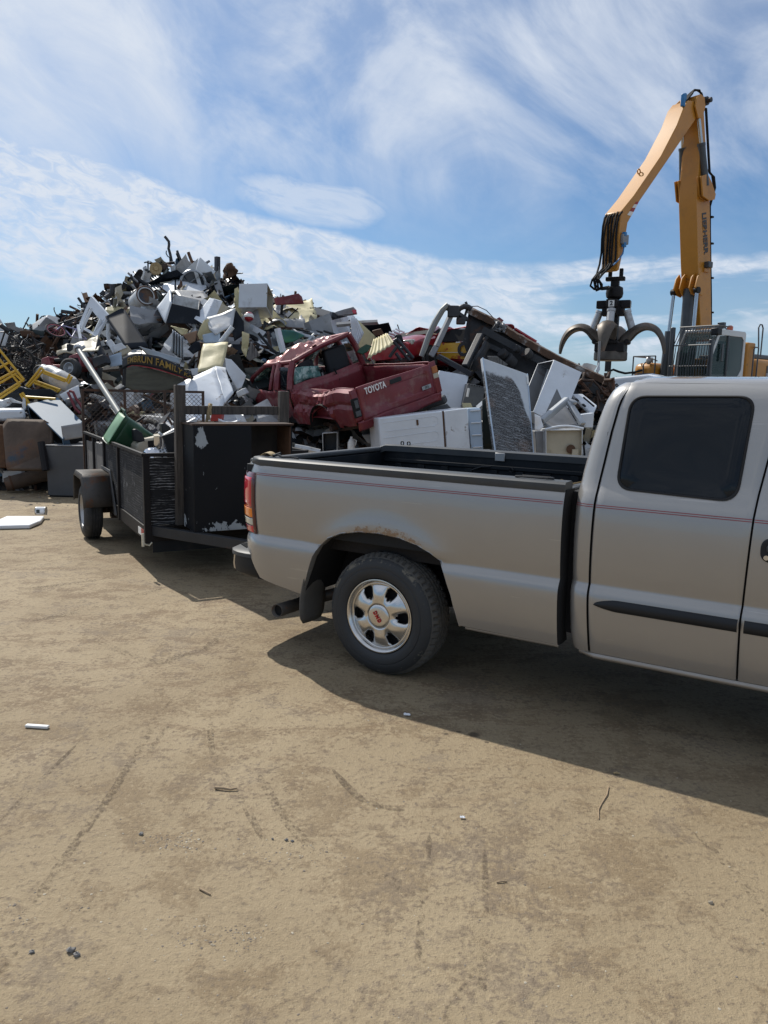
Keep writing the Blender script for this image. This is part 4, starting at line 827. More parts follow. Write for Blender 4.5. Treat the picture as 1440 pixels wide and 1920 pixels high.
# black peeling steel cabinet standing on the tongue
cb = thing('steel_cabinet', 'tall black peeling steel cabinet with one half open, standing on trailer tongue', 'cabinet', TLp(.10, .77, .445), TRY)
y0, y1, x1, zz = -.45, .445, .34, .91
q = MB(); q.box((0, y0, 0), (.012, y1, zz)); q.box((.0125, y0, 0.0), (x1, y0 + .012, zz)); q.box((.0125, y1 - .012, 0), (x1, y1, zz)); q.box((.0125, y0 + .0125, 0), (x1, y1 - .0125, .012)); q.box((.0125, .05, .013), (x1 - .012, .060, zz - .013)); q.build('carcass', MT['peeling_black'], cb)
q = MB(); q.box((-.01, y0 - .01, zz + .001), (x1 + .016, y1 + .01, zz + .016)); q.build('top', MT['rust_steel'], cb)
q = MB(); q.box((x1 + .002, y0 + .0, .0), (x1 + .018, .058, zz - .002)); q.build('door', MT['peeling_black'], cb, bevel=.003)
q = MB(); q.box((.014, .062, .014), (.02, y1 - .014, zz - .014)); q.build('back_lining', mat('grimy_lining', (.030, .024, .020), .8, var=.5, scale=5, dirt=[((.06, .03, .015), .55, .7, 3)]), cb)
q = MB(); q.box((.02, y1 - .022, .013), (x1 - .005, y1 - .0125, zz - .013)); q.build('inner_side', MT['brown_rust'], cb); q = MB(); q.ring((.023, .27, .52), (1, 0, 0), .05, .006, 18, 6); q.build('lock_ring', MT['rust_steel'], cb)
# ---- the load
def lp(u, v, y): x, yy, z = tpos(u, v, y=y); return TLp(x, yy, z)
def put(mb, name, m, P, lab, cat, rz=TRY, rx=0, ry=0, bevel=0, smooth=35, solid=0, group=None):
    o = mb.build(name, m, None, bevel, smooth, solid); o.location = P; o.rotation_euler = (rx, ry, rz); return tag(o, lab, cat, group)
# green wheeled bin lying on its back
Y_ = 8.35
bn = thing('wheeled_bin', 'dark green wheeled bin lying tilted in the trailer', 'bin', at(253, 822, Y_), R(20)); bn.rotation_euler = (R(12), R(-58), R(18)); bn.scale = (.62, .62, .62)
q = MB()
def binf(a, b):
    th = a * 2 * math.pi; w = lerp(.20, .27, b); d = lerp(.20, .29, b); c_, s_ = math.cos(th), math.sin(th); k = .30
    return (w * math.copysign(abs(c_) ** k, c_), d * math.copysign(abs(s_) ** k, s_), lerp(-.42, .36, b))
q.grid(binf, 40, 10, cu=True); q.add([binf(i / 40, 0) for i in range(40)], [list(range(40))]); q.build('body', MT['green_bin'], bn, solid=.008, smooth=50)
q = MB(); q.grid(lambda a, b: tuple(Vector(binf(a, 1)) * (1.0 + (.12 if .2 < b < .8 else .0)) + Vector((0, 0, -.03 + .06 * b))), 40, 5, cu=True); q.build('rim', MT['green_bin'], bn, smooth=50, solid=.006)
q = MB(); q.tube([(.26, -.2, .40), (.33, -.17, .42), (.33, .17, .42), (.26, .2, .40)], .018, 8); q.build('handle', MT['green_bin'], bn)
q = MB(); q.grid(lambda a, b: (lerp(-.30, .26, a), lerp(-.30, .30, b), .395 + .05 * math.sin(a * 3.14) * math.sin(b * 3.14)), 10, 10); q.build('lid', MT['pale_green'], bn, solid=.01)
for s_ in (-1, 1):
    q = MB(); q.lathe([(0, -.03), (.09, -.03), (.10, -.02), (.10, .02), (.09, .03), (0, .03)], 24, Matrix.Translation((.24, s_ * .20, -.40))); q.build('wheel', MT['rubber_dark'], bn)
# beige copier shell near the front
P = lp(297, 832, .45); ms = thing('copier_shell', 'beige machine casing with black window opening in the trailer', 'machine casing', P, TRY + R(8))
q = MB(); q.prism([(.0, -.24, -.10), (.0, .26, -.10), (.0, .27, .04), (.0, .14, .09), (.0, -.16, .055), (.0, -.235, .0)], (-.34, 0, 0)); q.build('casing', MT['beige'], ms, bevel=.02)
q = MB(); q.prism([(.006, -.11, -.035), (.006, .10, -.02), (.006, .09, .055), (.006, -.115, .03)], (-.004, 0, 0)); q.build('window', MT['void'], ms)
for y, z in ((-.20, .10), (.10, .16)):
    q = MB(); q.prism([(.0, y - .05, z - .07), (.0, y + .07, z - .09), (.0, y + .03, z + .02), (.0, y - .03, z + .06), (.0, y - .06, z + .05)], (-.08, 0, 0)); q.build('latch', MT['black_plastic'], ms, bevel=.01)
# chrome drum cover with perforated end
P = lp(303, 861, .30); t = thing('muffler_drum', 'shiny chrome drum with perforated band lying by the trailer front panel', 'drum', P, TRY)
q = MB(); M = Matrix.Rotation(R(10), 4, 'Z'); q.lathe([(0, -.17), (.07, -.17), (.10, -.155), (.115, -.12), (.115, -.06)], 32, M); q.build('end_shell', MT['chrome'], t, smooth=60)
q = MB(); q.lathe([(.112, -.06), (.114, .16), (.0, .17)], 32, M); q.build('perforated_band', MT['galvanised'], t, smooth=60)
q = MB()
for i in range(22):
    for j in range(7):
        a = (i + .5 * (j % 2)) / 22 * 6.283; Pq = M @ Vector((.1145 * math.cos(a), -.04 + j * .03, .1145 * math.sin(a))); q.cbox(Pq, (.010, .012, .010))
pf = q.build('holes', MT['void'], t); pf['kind'] = 'stuff'
q = MB(); q.tube([(0, -.02, .10), (.0, -.02, .22)], .05, 20); q.build('outlet', MT['chrome'], t, smooth=50)
# dark flat panel, white frames, posts, bracket, hose, pole
def sl(pts, y, th, name, m, lab, cat, bevel=.004, dy=None):
    Q = [lp(u, v, (y if dy is None else y + dy[i])) for i, (u, v) in enumerate(pts)]; o0 = sum(Q, Vector()) / len(Q); mb = MB(); mb.prism([a - o0 for a in Q], Vector(TN) * th); o = mb.build(name, m, None, bevel); o.location = o0; return tag(o, lab, cat)
sl([(165, 771.7), (201.7, 773), (206.7, 791.7), (165, 790)], .9, .04, 'flat_screen', MT['navy_panel'], 'dark flat panel standing on edge before the mesh ramp gate', 'panel')
sl([(176, 792), (216, 793), (214, 806), (190, 804), (188, 818), (178, 818)], .8, .05, 'plastic_bracket', MT['white_paint'], 'white plastic corner frame under the dark flat panel in the trailer', 'plastic frame')
for pts, lab in (([(178, 754), (188.5, 754), (188, 774), (178, 772)], 'white capped post standing at the left end of the mesh gate'), ([(291, 766), (302, 766), (301, 792), (291, 790)], 'white capped post standing right of the green bin')):
    o = sl([(u, v) for u, v in pts], 1.1, .06, 'capped_post', MT['white_paint'], lab, 'post')
    q = [(pts[0][0] - 1, pts[0][1] - 1), (pts[1][0] + 1, pts[1][1] - 1), (pts[1][0] + 1, pts[1][1] + 9), (pts[0][0] - 1, pts[0][1] + 9)]
    Q = [lp(u, v, 1.09) - o.location for u, v in q]; mb = MB(); mb.prism(Q, Vector(TN) * .08); mb.build('cap', MT['black_plastic'], o)
sl([(215, 776), (251, 759), (254, 764), (256, 776), (252, 776), (250, 767), (219, 783)], .75, .05, 'steel_bracket', MT['rust_steel'], 'rusty angled steel bracket above the green bin', 'bracket')
sl([(203, 760), (210, 757), (222, 772), (216, 777)], .6, .01, 'white_strip', MT['white_paint'], 'short white slat leaning beside the grey pole in trailer', 'slat')
sl([(190, 752), (197, 748), (204, 764), (203, 778), (214, 795), (210, 797), (196, 778)], .95, .03, 'red_bracket', MT['red_paint'], 'rusty red bracket behind the dark flat panel', 'bracket')
sl([(250, 790), (256, 795), (262, 806), (262, 816), (254, 816)], .55, .06, 'black_casing', MT['black_plastic'], 'black wedge casing between the green bin and the beige casing', 'casing')
sl([(262, 778), (300, 782), (318, 800), (316, 812), (280, 806)], 1.0, .12, 'white_casing', MT['white_enamel_worn'], 'white appliance casing behind the beige machine casing', 'casing')
mb = MB(); Q = [lp(u, v, .85) for u, v in ((272, 791), (280, 789), (290, 792), (297, 799), (301, 812))]; o0 = Q[0]; mb.tube([a - o0 for a in Q], .035, 10); put(mb, 'black_hose', MT['hose'], o0, 'thick black hose arching over the white casing', 'hose', 0)
mb = MB(); Q = [lp(u, v, .25) for u, v in ((208, 796), (200, 806), (196, 822), (195, 842), (200, 850))]; o0 = Q[0]; mb.tube([a - o0 for a in Q], .014, 8); put(mb, 'cable', MT['hose'], o0, 'black cable hanging over the trailer side rail', 'cable', 0)
a = at(148, 657, 9.9); b = at(228, 782, 8.75); mb = MB(); mb.tube([(0, 0, 0), (b - a) * .5, b - a], .035, 14); pole = put(mb, 'grey_pole', MT['pole_grey'], a, 'long light grey pole leaning up out of the trailer', 'pole', 0)
mb = MB(); d_ = (b - a).normalized(); mb.tube([d_ * -.02, d_ * -.06, d_ * -.10], [.05, .06, .035], 9); mb.bar((0, 0, .0), (.08, -.02, .05), .03); mb.build('broken_end', MT['galvanised'], pole)
# heaped small load filling the trailer bed
mb = MB(); rnd = random.Random(21)
for k in range(150):
    x = -rnd.uniform(.35, 3.2); y = rnd.uniform(.40, 1.15); z = .62 + rnd.random() * (.38 + .25 * rnd.random()); s_ = rnd.uniform(.08, .24); M = Matrix.Translation((x, y, z)) @ Matrix.Rotation(rnd.random() * 6, 4, Vector((rnd.random() - .5, rnd.random() - .5, rnd.random() - .5)).normalized())
    if rnd.random() < .6: mb.box((-s_, -s_ * .7, -.012), (s_, s_ * .7, .012), M, rnd.randrange(5))
    else: mb.tube([M @ Vector((-s_ * 1.5, 0, 0)), M @ Vector((0, .05, .02)), M @ Vector((s_ * 1.5, 0, 0))], .014, 6, mi=rnd.randrange(5))
o = mb.build('loose_scrap', [MT['dark_steel'], MT['white_enamel_worn'], MT['rust_steel'], MT['black_plastic'], MT['red_paint']]); o.location = TRP; o.rotation_euler = (0, 0, TRY); tag(o, 'mixed small scrap filling the trailer bed', kind='stuff')
# ---------------------------------------------------------------- the scrap heap
HT = [(-500, 12.0, 18, 640), (-200, 12.0, 18.5, 640), (0, 12.0, 18.5, 632), (70, 12.2, 19, 622), (130, 12.2, 19, 605), (170, 12.2, 19.5, 580), (215, 12.2, 20, 553), (260, 12.2, 20.5, 528), (300, 12.2, 21, 507), (345, 12.2, 21, 498), (400, 12.2, 21, 512), (440, 12.2, 20.5, 528), (480, 12.4, 20, 552), (540, 12.6, 19.5, 572), (620, 12.8, 19, 600), (700, 12.8, 18.5, 630), (760, 12.8, 18.5, 655), (850, 12.6, 18.5, 672), (940, 12.4, 18.5, 682), (1020, 12.4, 18.5, 700), (1100, 12.8, 18, 722), (1180, 13.5, 18, 752), (1260, 14.5, 18, 775), (1400, 15.5, 18, 800), (1900, 16, 18, 830)]
_hu = np.array([h[0] for h in HT], float); _ha = (_hu - 720) / 1442.0 / .99
_hf = np.array([h[1] for h in HT]); _hc = np.array([h[2] for h in HT]); _hz = np.array([at(h[0], h[3], h[2]).z for h in HT])
def hz(x, y):
    a = x / max(y, .1); f0 = np.interp(a, _ha, _hf); c0 = np.interp(a, _ha, _hc); z0 = np.interp(a, _ha, _hz)
    if y < f0: return 0.0
    if y <= c0: t = (y - f0) / (c0 - f0); return float(z0 * t ** .72)
    t = (y - c0) / 9.0; return float(max(0.0, z0 * (1 - t * t) if t < 1 else 0.0))
def hd(u, v):                      # depth (Y) at which the ray through a pixel meets the heap
    d = ray(u, v); Y = 11.0
    while Y < 26:
        P = CAM + d * (Y / d[1])
        if hz(P[0], P[1]) >= P[2]: return Y
        Y += .04
    return None
def hda(u, v):
    r_ = hd(u, v); vv = v
    while r_ is None and vv < 900: vv += 3; r_ = hd(u, vv)
    return r_ if r_ else 12.5
mat('heap_core', (.022, .020, .018), .9, 0, var=.6, scale=6, dirt=[((.06, .035, .02), .55, .7, 5), ((.09, .09, .09), .66, .72, 12)], bump=.8, bscale=14)
HM = ['heap_core', 'rust_steel', 'dark_steel', 'grey_sheet', 'galvanised', 'white_enamel_worn', 'beige', 'brown_rust', 'navy_panel', 'cream', 'black_plastic', 'crushed_red', 'white_enamel', 'dark_green', 'sky_blue_steel', 'cardboard']
hm = MB(); GA = np.linspace(_ha[0], _ha[-1], 150); GT = list(np.linspace(0, 1, 46)) + [1.12, 1.3, 1.6, 2.0]
vs = []
for a in GA:
    f0 = np.interp(a, _ha, _hf); c0 = np.interp(a, _ha, _hc)
    for t in GT:
        y = f0 + (c0 - f0) * t; x = a * y; z = hz(x, y) - (.03 if t == 0 else 0); k = .30 * min(1, t * 6)
        n_ = noise.noise(Vector((x * 2.3, y * 2.3, 4))) + .6 * noise.noise(Vector((x * 5.5, y * 5.5, 9)))
        vs.append((x, y, max(-.02, z + k * n_ - .16 * min(1, t * 8))))
k = len(GT); hm.add(vs, [(i * k + j, (i + 1) * k + j, (i + 1) * k + j + 1, i * k + j + 1) for i in range(len(GA) - 1) for j in range(k - 1)], 0)
rnd = random.Random(11)
def rrot(r): return Matrix.Rotation(r.random() * 6.283, 4, Vector((r.gauss(0, 1), r.gauss(0, 1), r.gauss(0, 1))).normalized())
def scrap(m, P, s, kind, mi, r):
    M = Matrix.Translation(P) @ rrot(r)
    if kind == 'sheet':
        a_, b_ = s, s * r.uniform(.4, .9); ph = r.random() * 9; fold = r.uniform(-.5, .5); cr = s * r.uniform(.06, .30)
        def fn(i, j):
            x = (i - .5) * 2 * a_; y = (j - .5) * 2 * b_; z = cr * (noise.noise(Vector((i * 2.5 + ph, j * 2.5, ph))) * 2) + fold * max(0, x) * .9
            return M @ Vector((x, y, z))
        m.grid(fn, 6, 5, mi)
    elif kind == 'plate':
        n = r.choice((4, 4, 5, 6)); P_ = [M @ Vector((s * r.uniform(.6, 1) * math.cos(i * 6.283 / n + .4), s * r.uniform(.5, .9) * math.sin(i * 6.283 / n + .4), 0)) for i in range(n)]; m.prism(P_, (M.to_3x3() @ Vector((0, 0, 1))) * .02, mi)
    elif kind == 'box':
        x, y, z = s * r.uniform(.5, .9), s * r.uniform(.4, .8), s * r.uniform(.25, .7); m.box((-x, -y, -z), (x, y, z), M, mi)
    elif kind == 'rod':
        l_ = s * r.uniform(1.2, 2.4); m.tube([M @ Vector((-l_, 0, 0)), M @ Vector((-.2 * l_, s * r.uniform(-.2, .2), s * .1)), M @ Vector((l_, 0, 0))], r.uniform(.012, .035), 5, mi=mi)
    elif kind == 'beam':
        l_ = s * r.uniform(1.2, 2.0); w = r.uniform(.03, .07); m.box((-l_, -w, -.012), (l_, w, .012), M, mi); m.box((-l_, -w, -.012), (l_, -w + .015, .06), M, mi)
    elif kind == 'wire':
        q = []; p_ = Vector((0, 0, 0)); d = Vector((r.gauss(0, 1), r.gauss(0, 1), r.gauss(0, .6))).normalized()
        for _ in range(9): q.append(Vector(P) + p_); d = (d + Vector((r.gauss(0, .6), r.gauss(0, .6), r.gauss(0, .5)))).normalized(); p_ = p_ + d * s * .33
        m.tube(q, r.uniform(.008, .02), 4, mi=mi)
    elif kind == 'hoop': m.ring(M @ Vector((0, 0, 0)), M.to_3x3() @ Vector((0, 0, 1)), s * r.uniform(.3, .6), r.uniform(.012, .03), 18, 5, mi)
    elif kind == 'drum': m.lathe([(0, -s * .5), (s * .35, -s * .5), (s * .36, -s * .45), (s * .36, s * .45), (s * .35, s * .5), (0, s * .5)], 14, M, mi)
n_f = 0
while n_f < 3600:
    a = rnd.uniform(_ha[1], _ha[-3]); u = 720 + a * 1442 * .99; t = rnd.random() ** 1.35 if rnd.random() < .85 else rnd.uniform(.85, 1.04)
    f0 = np.interp(a, _ha, _hf); c0 = np.interp(a, _ha, _hc); y = f0 + (c0 - f0) * t + .05; x = a * y; z = hz(x, y)
    left = u < 175
    if left: kind = rnd.choices(('sheet', 'plate', 'box', 'rod', 'beam', 'wire', 'hoop', 'drum'), (1.2, .8, .7, 3, 1.2, 4, 1.6, .5))[0]; mi = rnd.choices(range(16), (0, 4, 4, 2, 1, 1, .5, 2, 1, .1, 3, .6, .5, .5, .3, .1))[0]
    else: kind = rnd.choices(('sheet', 'plate', 'box', 'rod', 'beam', 'wire', 'hoop', 'drum'), (5.5, 1.2, .7, 1.5, 1.3, 2.4, .5, .3))[0]; mi = rnd.choices(range(16), (0, 3, 3.4, 3.6, 1.6, 2.6, 1.6, 2.4, 1.8, .8, 2.0, .35, 1.0, 1.0, .2, .4))[0]
    if kind in ('wire', 'rod', 'hoop'): mi = rnd.choice((1, 2, 2, 3, 7, 10, 10))
    s = rnd.uniform(.07, .29) * (1.25 if kind in ('rod', 'beam') else 1) * (.75 if kind == 'box' else 1) * (1.2 if kind == 'sheet' else 1)
    if t > .90: s *= .62
    if t < .25: s *= .8
    scrap(hm, (x, y, z + rnd.uniform(-.05, .16)), s, kind, mi, rnd); n_f += 1
for _ in range(230):
    a = rnd.uniform(_ha[5], _ha[-5]); t = rnd.uniform(.02, .9); f0 = np.interp(a, _ha, _hf); c0 = np.interp(a, _ha, _hc); y = f0 + (c0 - f0) * t; x = a * y
    scrap(hm, (x, y, hz(x, y) + rnd.uniform(.02, .14)), rnd.uniform(.24, .50), 'sheet', rnd.choice((3, 3, 4, 5, 5, 5, 6, 8, 9, 12, 13)), rnd)
heap = hm.build('scrap_heap', [MT[n] for n in HM], smooth=25); tag(heap, 'tall heap of mixed sheet metal, rods, wire and broken appliances', kind='stuff')
# ---------------------------------------------------------------- scrap pieces one can pick out: outlines set at their own depth on the heap
def plane_pts(pts, lift=.18, Y=None):
    """3-D points for pixel outline; depth follows the best plane through the heap under it (or Y + per-point offset)."""
    if Y is not None: return [at(p[0], p[1], Y + (p[2] if len(p) > 2 else 0)) for p in pts]
    A = []; b = []
    for p in pts: A.append((1, (p[0] - 720) / 500, (p[1] - 700) / 500)); b.append(1 / (hda(p[0], p[1]) - lift))
    cu = sum(p[0] for p in pts) / len(pts); cv = sum(p[1] for p in pts) / len(pts); A.append((1, (cu - 720) / 500, (cv - 700) / 500)); b.append(1 / (hda(cu, cv) - lift))
    A = np.array(A); b = np.array(b); lam = np.diag([0, .02, .02]); c = np.linalg.solve(A.T @ A + lam * 1e-4, A.T @ b)
    dep = [1 / float(np.dot((1, (p[0] - 720) / 500, (p[1] - 700) / 500), c)) for p in pts]; m = 1 / float(np.dot(A[-1], c))
    dep = [min(max(d, m - 1.6), m + 1.6) + (p[2] if len(p) > 2 else 0) for d, p in zip(dep, pts)]
    return [at(p[0], p[1], d) for p, d in zip(pts, dep)]
_ps = [100]
def sheet(name, lab, cat, m, pts, th=.012, cr=.03, lift=.18, Y=None, rib=None, n=None, group=None, fr=2.4, parent=None):
    if parent is None and name.endswith('_panel'): name = name[:-6] + '_sheet'
    _ps[0] += 1; sd = _ps[0] * 1.7; Q = plane_pts(pts, lift, Y); c = sum(Q, Vector()) / len(Q); Q = [q - c for q in Q]; mb = MB()
    nn = (Q[1] - Q[0]).cross(Q[-1] - Q[0]).normalized()
    if (c + nn - Vector(CAM)).length > (c - Vector(CAM)).length: nn = -nn
    def disp(p):
        w = cr * (1.3 * noise.noise(Vector((p.x * fr + sd, p.y * fr, p.z * fr))) + .9 * abs(noise.noise(Vector((p.x * fr * 1.7, p.y * fr * 1.7 + sd, p.z * fr * 1.7)))))
        return p + nn * w
    if len(Q) == 4:
        nu, nv = n or ((rib[0] * 14, 6) if rib else (9, 9))
        def fn(a, b):
            p = (Q[0] * (1 - a) + Q[1] * a) * (1 - b) + (Q[3] * (1 - a) + Q[2] * a) * b; p = disp(p)
            if rib: p = p + nn * (rib[1] * math.sin(a * rib[0] * math.pi * 2))
            return p
        mb.grid(fn, nu, nv); o = mb.build(name, m, parent, smooth=28, solid=th)
    else:
        bm = bmesh.new(); f = bm.faces.new([bm.verts.new(q) for q in Q]); bmesh.ops.triangulate(bm, faces=[f])
        for _ in range(3): bmesh.ops.subdivide_edges(bm, edges=bm.edges[:], cuts=1, use_grid_fill=True)
        for v in bm.verts: v.co = disp(v.co)
        bmesh.ops.recalc_face_normals(bm, faces=bm.faces); me = bpy.data.meshes.new(name); bm.to_mesh(me); bm.free(); o = fin(me, name, m, parent, smooth=28, solid=th)
    o.location = c - parent.location if parent else c
    return tag(o, lab, cat, group)
def crate(name, lab, cat, m, front, back, open_=None, inner='void', lift=.3, Y=None, bev=.012, wall=.03, parent=None, dent=0.0, deep=.85):
    """box: front quad of pixels, back = vector in metres along the view-away normal (float) or pixel shift (du, dv, dY)."""
    Q = plane_pts(front, lift, Y); n = (Q[1] - Q[0]).cross(Q[3] - Q[0]).normalized(); c = sum(Q, Vector()) / 4
    if (c + n - Vector(CAM)).length < (c - Vector(CAM)).length: n = -n
    if isinstance(back, tuple): d0 = (Q[0] - Vector(CAM)).y; e = at(front[0][0] + back[0], front[0][1] + back[1], Q[0].y + back[2]) - Q[0]
    else: e = n * back
    o0 = c; P = [q - o0 for q in Q] + [q - o0 + e for q in Q]
    bm = bmesh.new(); v = [bm.verts.new(p) for p in P]; F = {'front': (0, 1, 2, 3), 'back': (7, 6, 5, 4), 'top': (0, 4, 5, 1), 'right': (1, 5, 6, 2), 'bottom': (2, 6, 7, 3), 'left': (3, 7, 4, 0)}
    fs = {k: bm.faces.new([v[i] for i in idx]) for k, idx in F.items()}; bmesh.ops.recalc_face_normals(bm, faces=bm.faces)
    if open_:
        f = fs[open_]; cn = f.normal.copy(); oth = {'front': 'back', 'back': 'front', 'left': 'right', 'right': 'left', 'top': 'bottom', 'bottom': 'top'}[open_]
        depth = (f.calc_center_median() - fs[oth].calc_center_median()); bmesh.ops.inset_individual(bm, faces=[f], thickness=wall)
        r = bmesh.ops.extrude_face_region(bm, geom=[f]); vs_ = [g for g in r['geom'] if isinstance(g, bmesh.types.BMVert)]; bmesh.ops.translate(bm, vec=-depth * deep, verts=vs_)
        if f.is_valid: bm.faces.remove(f)
        newf = [g for g in r['geom'] if isinstance(g, bmesh.types.BMFace)]; cen = c * 0
        for g in newf:
            g.material_index = 1
            for ed in g.edges:
                for lf in ed.link_faces: lf.material_index = 1
    if dent:
        bmesh.ops.subdivide_edges(bm, edges=bm.edges[:], cuts=3, use_grid_fill=True)
        for w in bm.verts: w.co += Vector((noise.noise(w.co * 1.9 + Vector((_ps[0], 0, 0))), noise.noise(w.co * 1.9 + Vector((0, 5, _ps[0]))), noise.noise(w.co * 1.9 + Vector((9, _ps[0], 0))))) * dent
    _ps[0] += 1
    me = bpy.data.meshes.new(name); bm.to_mesh(me); bm.free(); o = fin(me, name, [MT[m], MT[inner]], parent, bev, 35); o.location = o0 - parent.location if parent else o0
    return tag(o, lab, cat)
def pipe(name, lab, cat, m, pts, r_, lift=.3, Y=None, n=8, group=None):
    Q = [at(p[0], p[1], (Y if Y is not None else hda(p[0], p[1]) - lift) + (p[2] if len(p) > 2 else 0)) for p in pts]; c = Q[0]; mb = MB(); mb.tube([q - c for q in Q], r_, n); o = mb.build(name, MT[m]); o.location = c; return tag(o, lab, cat, group)
def bars(name, lab, cat, m, segs, w, Y, r_=True):
    mb = MB(); c = at(segs[0][0][0], segs[0][0][1], Y)
    for a, b in segs:
        A = at(a[0], a[1], Y + (a[2] if len(a) > 2 else 0)) - c; B = at(b[0], b[1], Y + (b[2] if len(b) > 2 else 0)) - c
        if r_: mb.tube([A, B], w, 8)
        else: mb.bar(A, B, w * 2)
    o = mb.build(name, MT[m]); o.location = c; return tag(o, lab, cat)
M_ = MT
# --- left shoulder of the heap
sheet('white_panel', 'white flat panel leaning at the far left edge of the heap', 'panel', M_['white_enamel'], [(-30, 590), (0, 597), (17, 626), (10, 652), (-30, 655)], Y=14.5)
sheet('bent_plate', 'bent rusty brown plate jutting out of the heap at far left skyline', 'metal plate', M_['grey_sheet'], [(9, 606), (28, 604), (30, 612), (45, 618), (34, 624), (14, 614)], Y=17.0, cr=.05)
crate('crumpled_box', 'grey brown crumpled steel box on the left skyline', 'steel box', 'grey_sheet', [(57, 616), (88, 596), (106, 611), (82, 624)], (5, -6, .9), Y=17.2, dent=.14)
sheet('green_plate', 'dull green flat plate below the crumpled steel box', 'metal plate', M_['dark_green'], [(57, 617), (84, 621), (82, 630), (66, 627)], Y=16.6)
crate('rusty_box', 'small rusty brown box at the left skyline', 'box', 'brown_rust', [(38, 621), (57, 620), (61, 630), (40, 632)], .4, Y=16.4, dent=.05)
for nm, lab, pts, Y in (('wire_basket', 'bent wire basket standing on the left skyline', [(8, 623), (30, 645)], 16.0), ('wire_basket', 'dark wire basket tangled among bicycles below the left skyline', [(28, 668), (70, 700)], 14.6), ('wire_basket', 'crushed wire basket near the pink bicycle wheel', [(50, 642), (78, 665)], 15.4)):
    mb = MB(); c = at((pts[0][0] + pts[1][0]) / 2, (pts[0][1] + pts[1][1]) / 2, Y); w = (pts[1][0] - pts[0][0]) / 1442 * Y / 2; h = (pts[1][1] - pts[0][1]) / 1442 * Y / 2; Mr = Matrix.Rotation(R(25), 4, 'Y') @ Matrix.Rotation(R(20), 4, 'X')
    for i in range(9):
        t = -1 + i / 4
        mb.tube([Mr @ Vector((t * w, -.12, h)), Mr @ Vector((t * w * .85, -.15, -h)), Mr @ Vector((t * w * .85, .15, -h)), Mr @ Vector((t * w, .12, h))], .006, 4)
        mb.tube([Mr @ Vector((-w, -.13, t * h)), Mr @ Vector((w, -.13, t * h)), Mr @ Vector((w, .13, t * h)), Mr @ Vector((-w, .13, t * h)), Mr @ Vector((-w, -.13, t * h))], .006 + .006 * (i == 8), 4)
    o = mb.build(nm, M_['dark_steel']); o.location = c; tag(o, lab, 'wire basket')
# bicycles
def bicycle(lab, u, v, Y, S, rx, ry, rz, mframe, mrim, w2=True):
    t = thing('bicycle', lab, 'bicycle', at(u, v, Y)); t.rotation_euler = (R(rx), R(ry), R(rz)); t.scale = (S, S, S)
    ws = [(-.0, 0)] + ([(-.95, .05)] if w2 else [])
    for x, z in ws:
        w = bpy.data.objects.new('wheel', None); COL.objects.link(w); w.parent = t
        q = MB(); q.ring((x, 0, z), (0, 1, 0), .30, .026, 32, 6); q.build('tyre', M_['rubber'], w)
        q = MB(); q.ring((x, 0, z), (0, 1, 0), .262, .014, 32, 5); q.lathe([(0, -.03), (.02, -.03), (.02, .03), (0, .03)], 8, Matrix.Translation((x, 0, z)))
        for i in range(14): a = i * .4488; q.tube([(x, 0, z), (x + .26 * math.cos(a), 0, z + .26 * math.sin(a))], .003, 3)
        q.build('rim', mrim, w)
    q = MB(); q.tube([(0, 0, 0), (-.14, .0, .36), (-.16, 0, .46)], .018, 6); q.tube([(-.14, 0, .34), (-.55, 0, .40)], .018, 6); q.tube([(-.15, 0, .27), (-.50, 0, -.06)], .02, 6); q.tube([(-.50, 0, -.06), (-.57, 0, .46)], .018, 6); q.tube([(-.50, 0, -.06), (-.95, .03, .05)], .012, 6); q.tube([(-.56, 0, .38), (-.95, .03, .05)], .012, 6); q.build('frame', mframe, t)
    q = MB(); q.tube([(-.16, -.26, .50), (-.13, -.15, .47), (-.16, 0, .46), (-.13, .15, .47), (-.16, .26, .50)], .014, 6); q.build('handlebar', M_['dark_steel'], t)
    q = MB(); q.cbox((-.60, 0, .48), (.24, .12, .05)); q.build('saddle', M_['black_plastic'], t, bevel=.02)
    return t
bicycle('lavender child bicycle with a pink rimmed wheel lying on the left heap', 105, 619, 15.6, .62, 48, -18, 205, M_['lavender'], M_['pink'], False)
bicycle('black bicycle on its side among wire baskets at far left', 40, 672, 14.4, .8, 40, 35, 20, M_['dark_steel'], M_['grey_steel'])
bicycle('dark rusty bicycle behind the yellow scaffold frame', 62, 656, 14.9, .75, 65, -20, 60, M_['rust_steel'], M_['dark_steel'])
for segs, lab in (([((106, 609), (166, 589)), ((108, 613), (168, 600)), ((118, 606), (128, 611)), ((128, 603), (122, 611)), ((128, 603), (140, 608)), ((150, 595), (138, 608)), ((150, 595), (158, 602))], 'black lattice truss bar on the skyline left of the white door frame'),):
    bars('lattice_truss', lab, 'truss', 'dark_steel', segs, .022, 17.2)
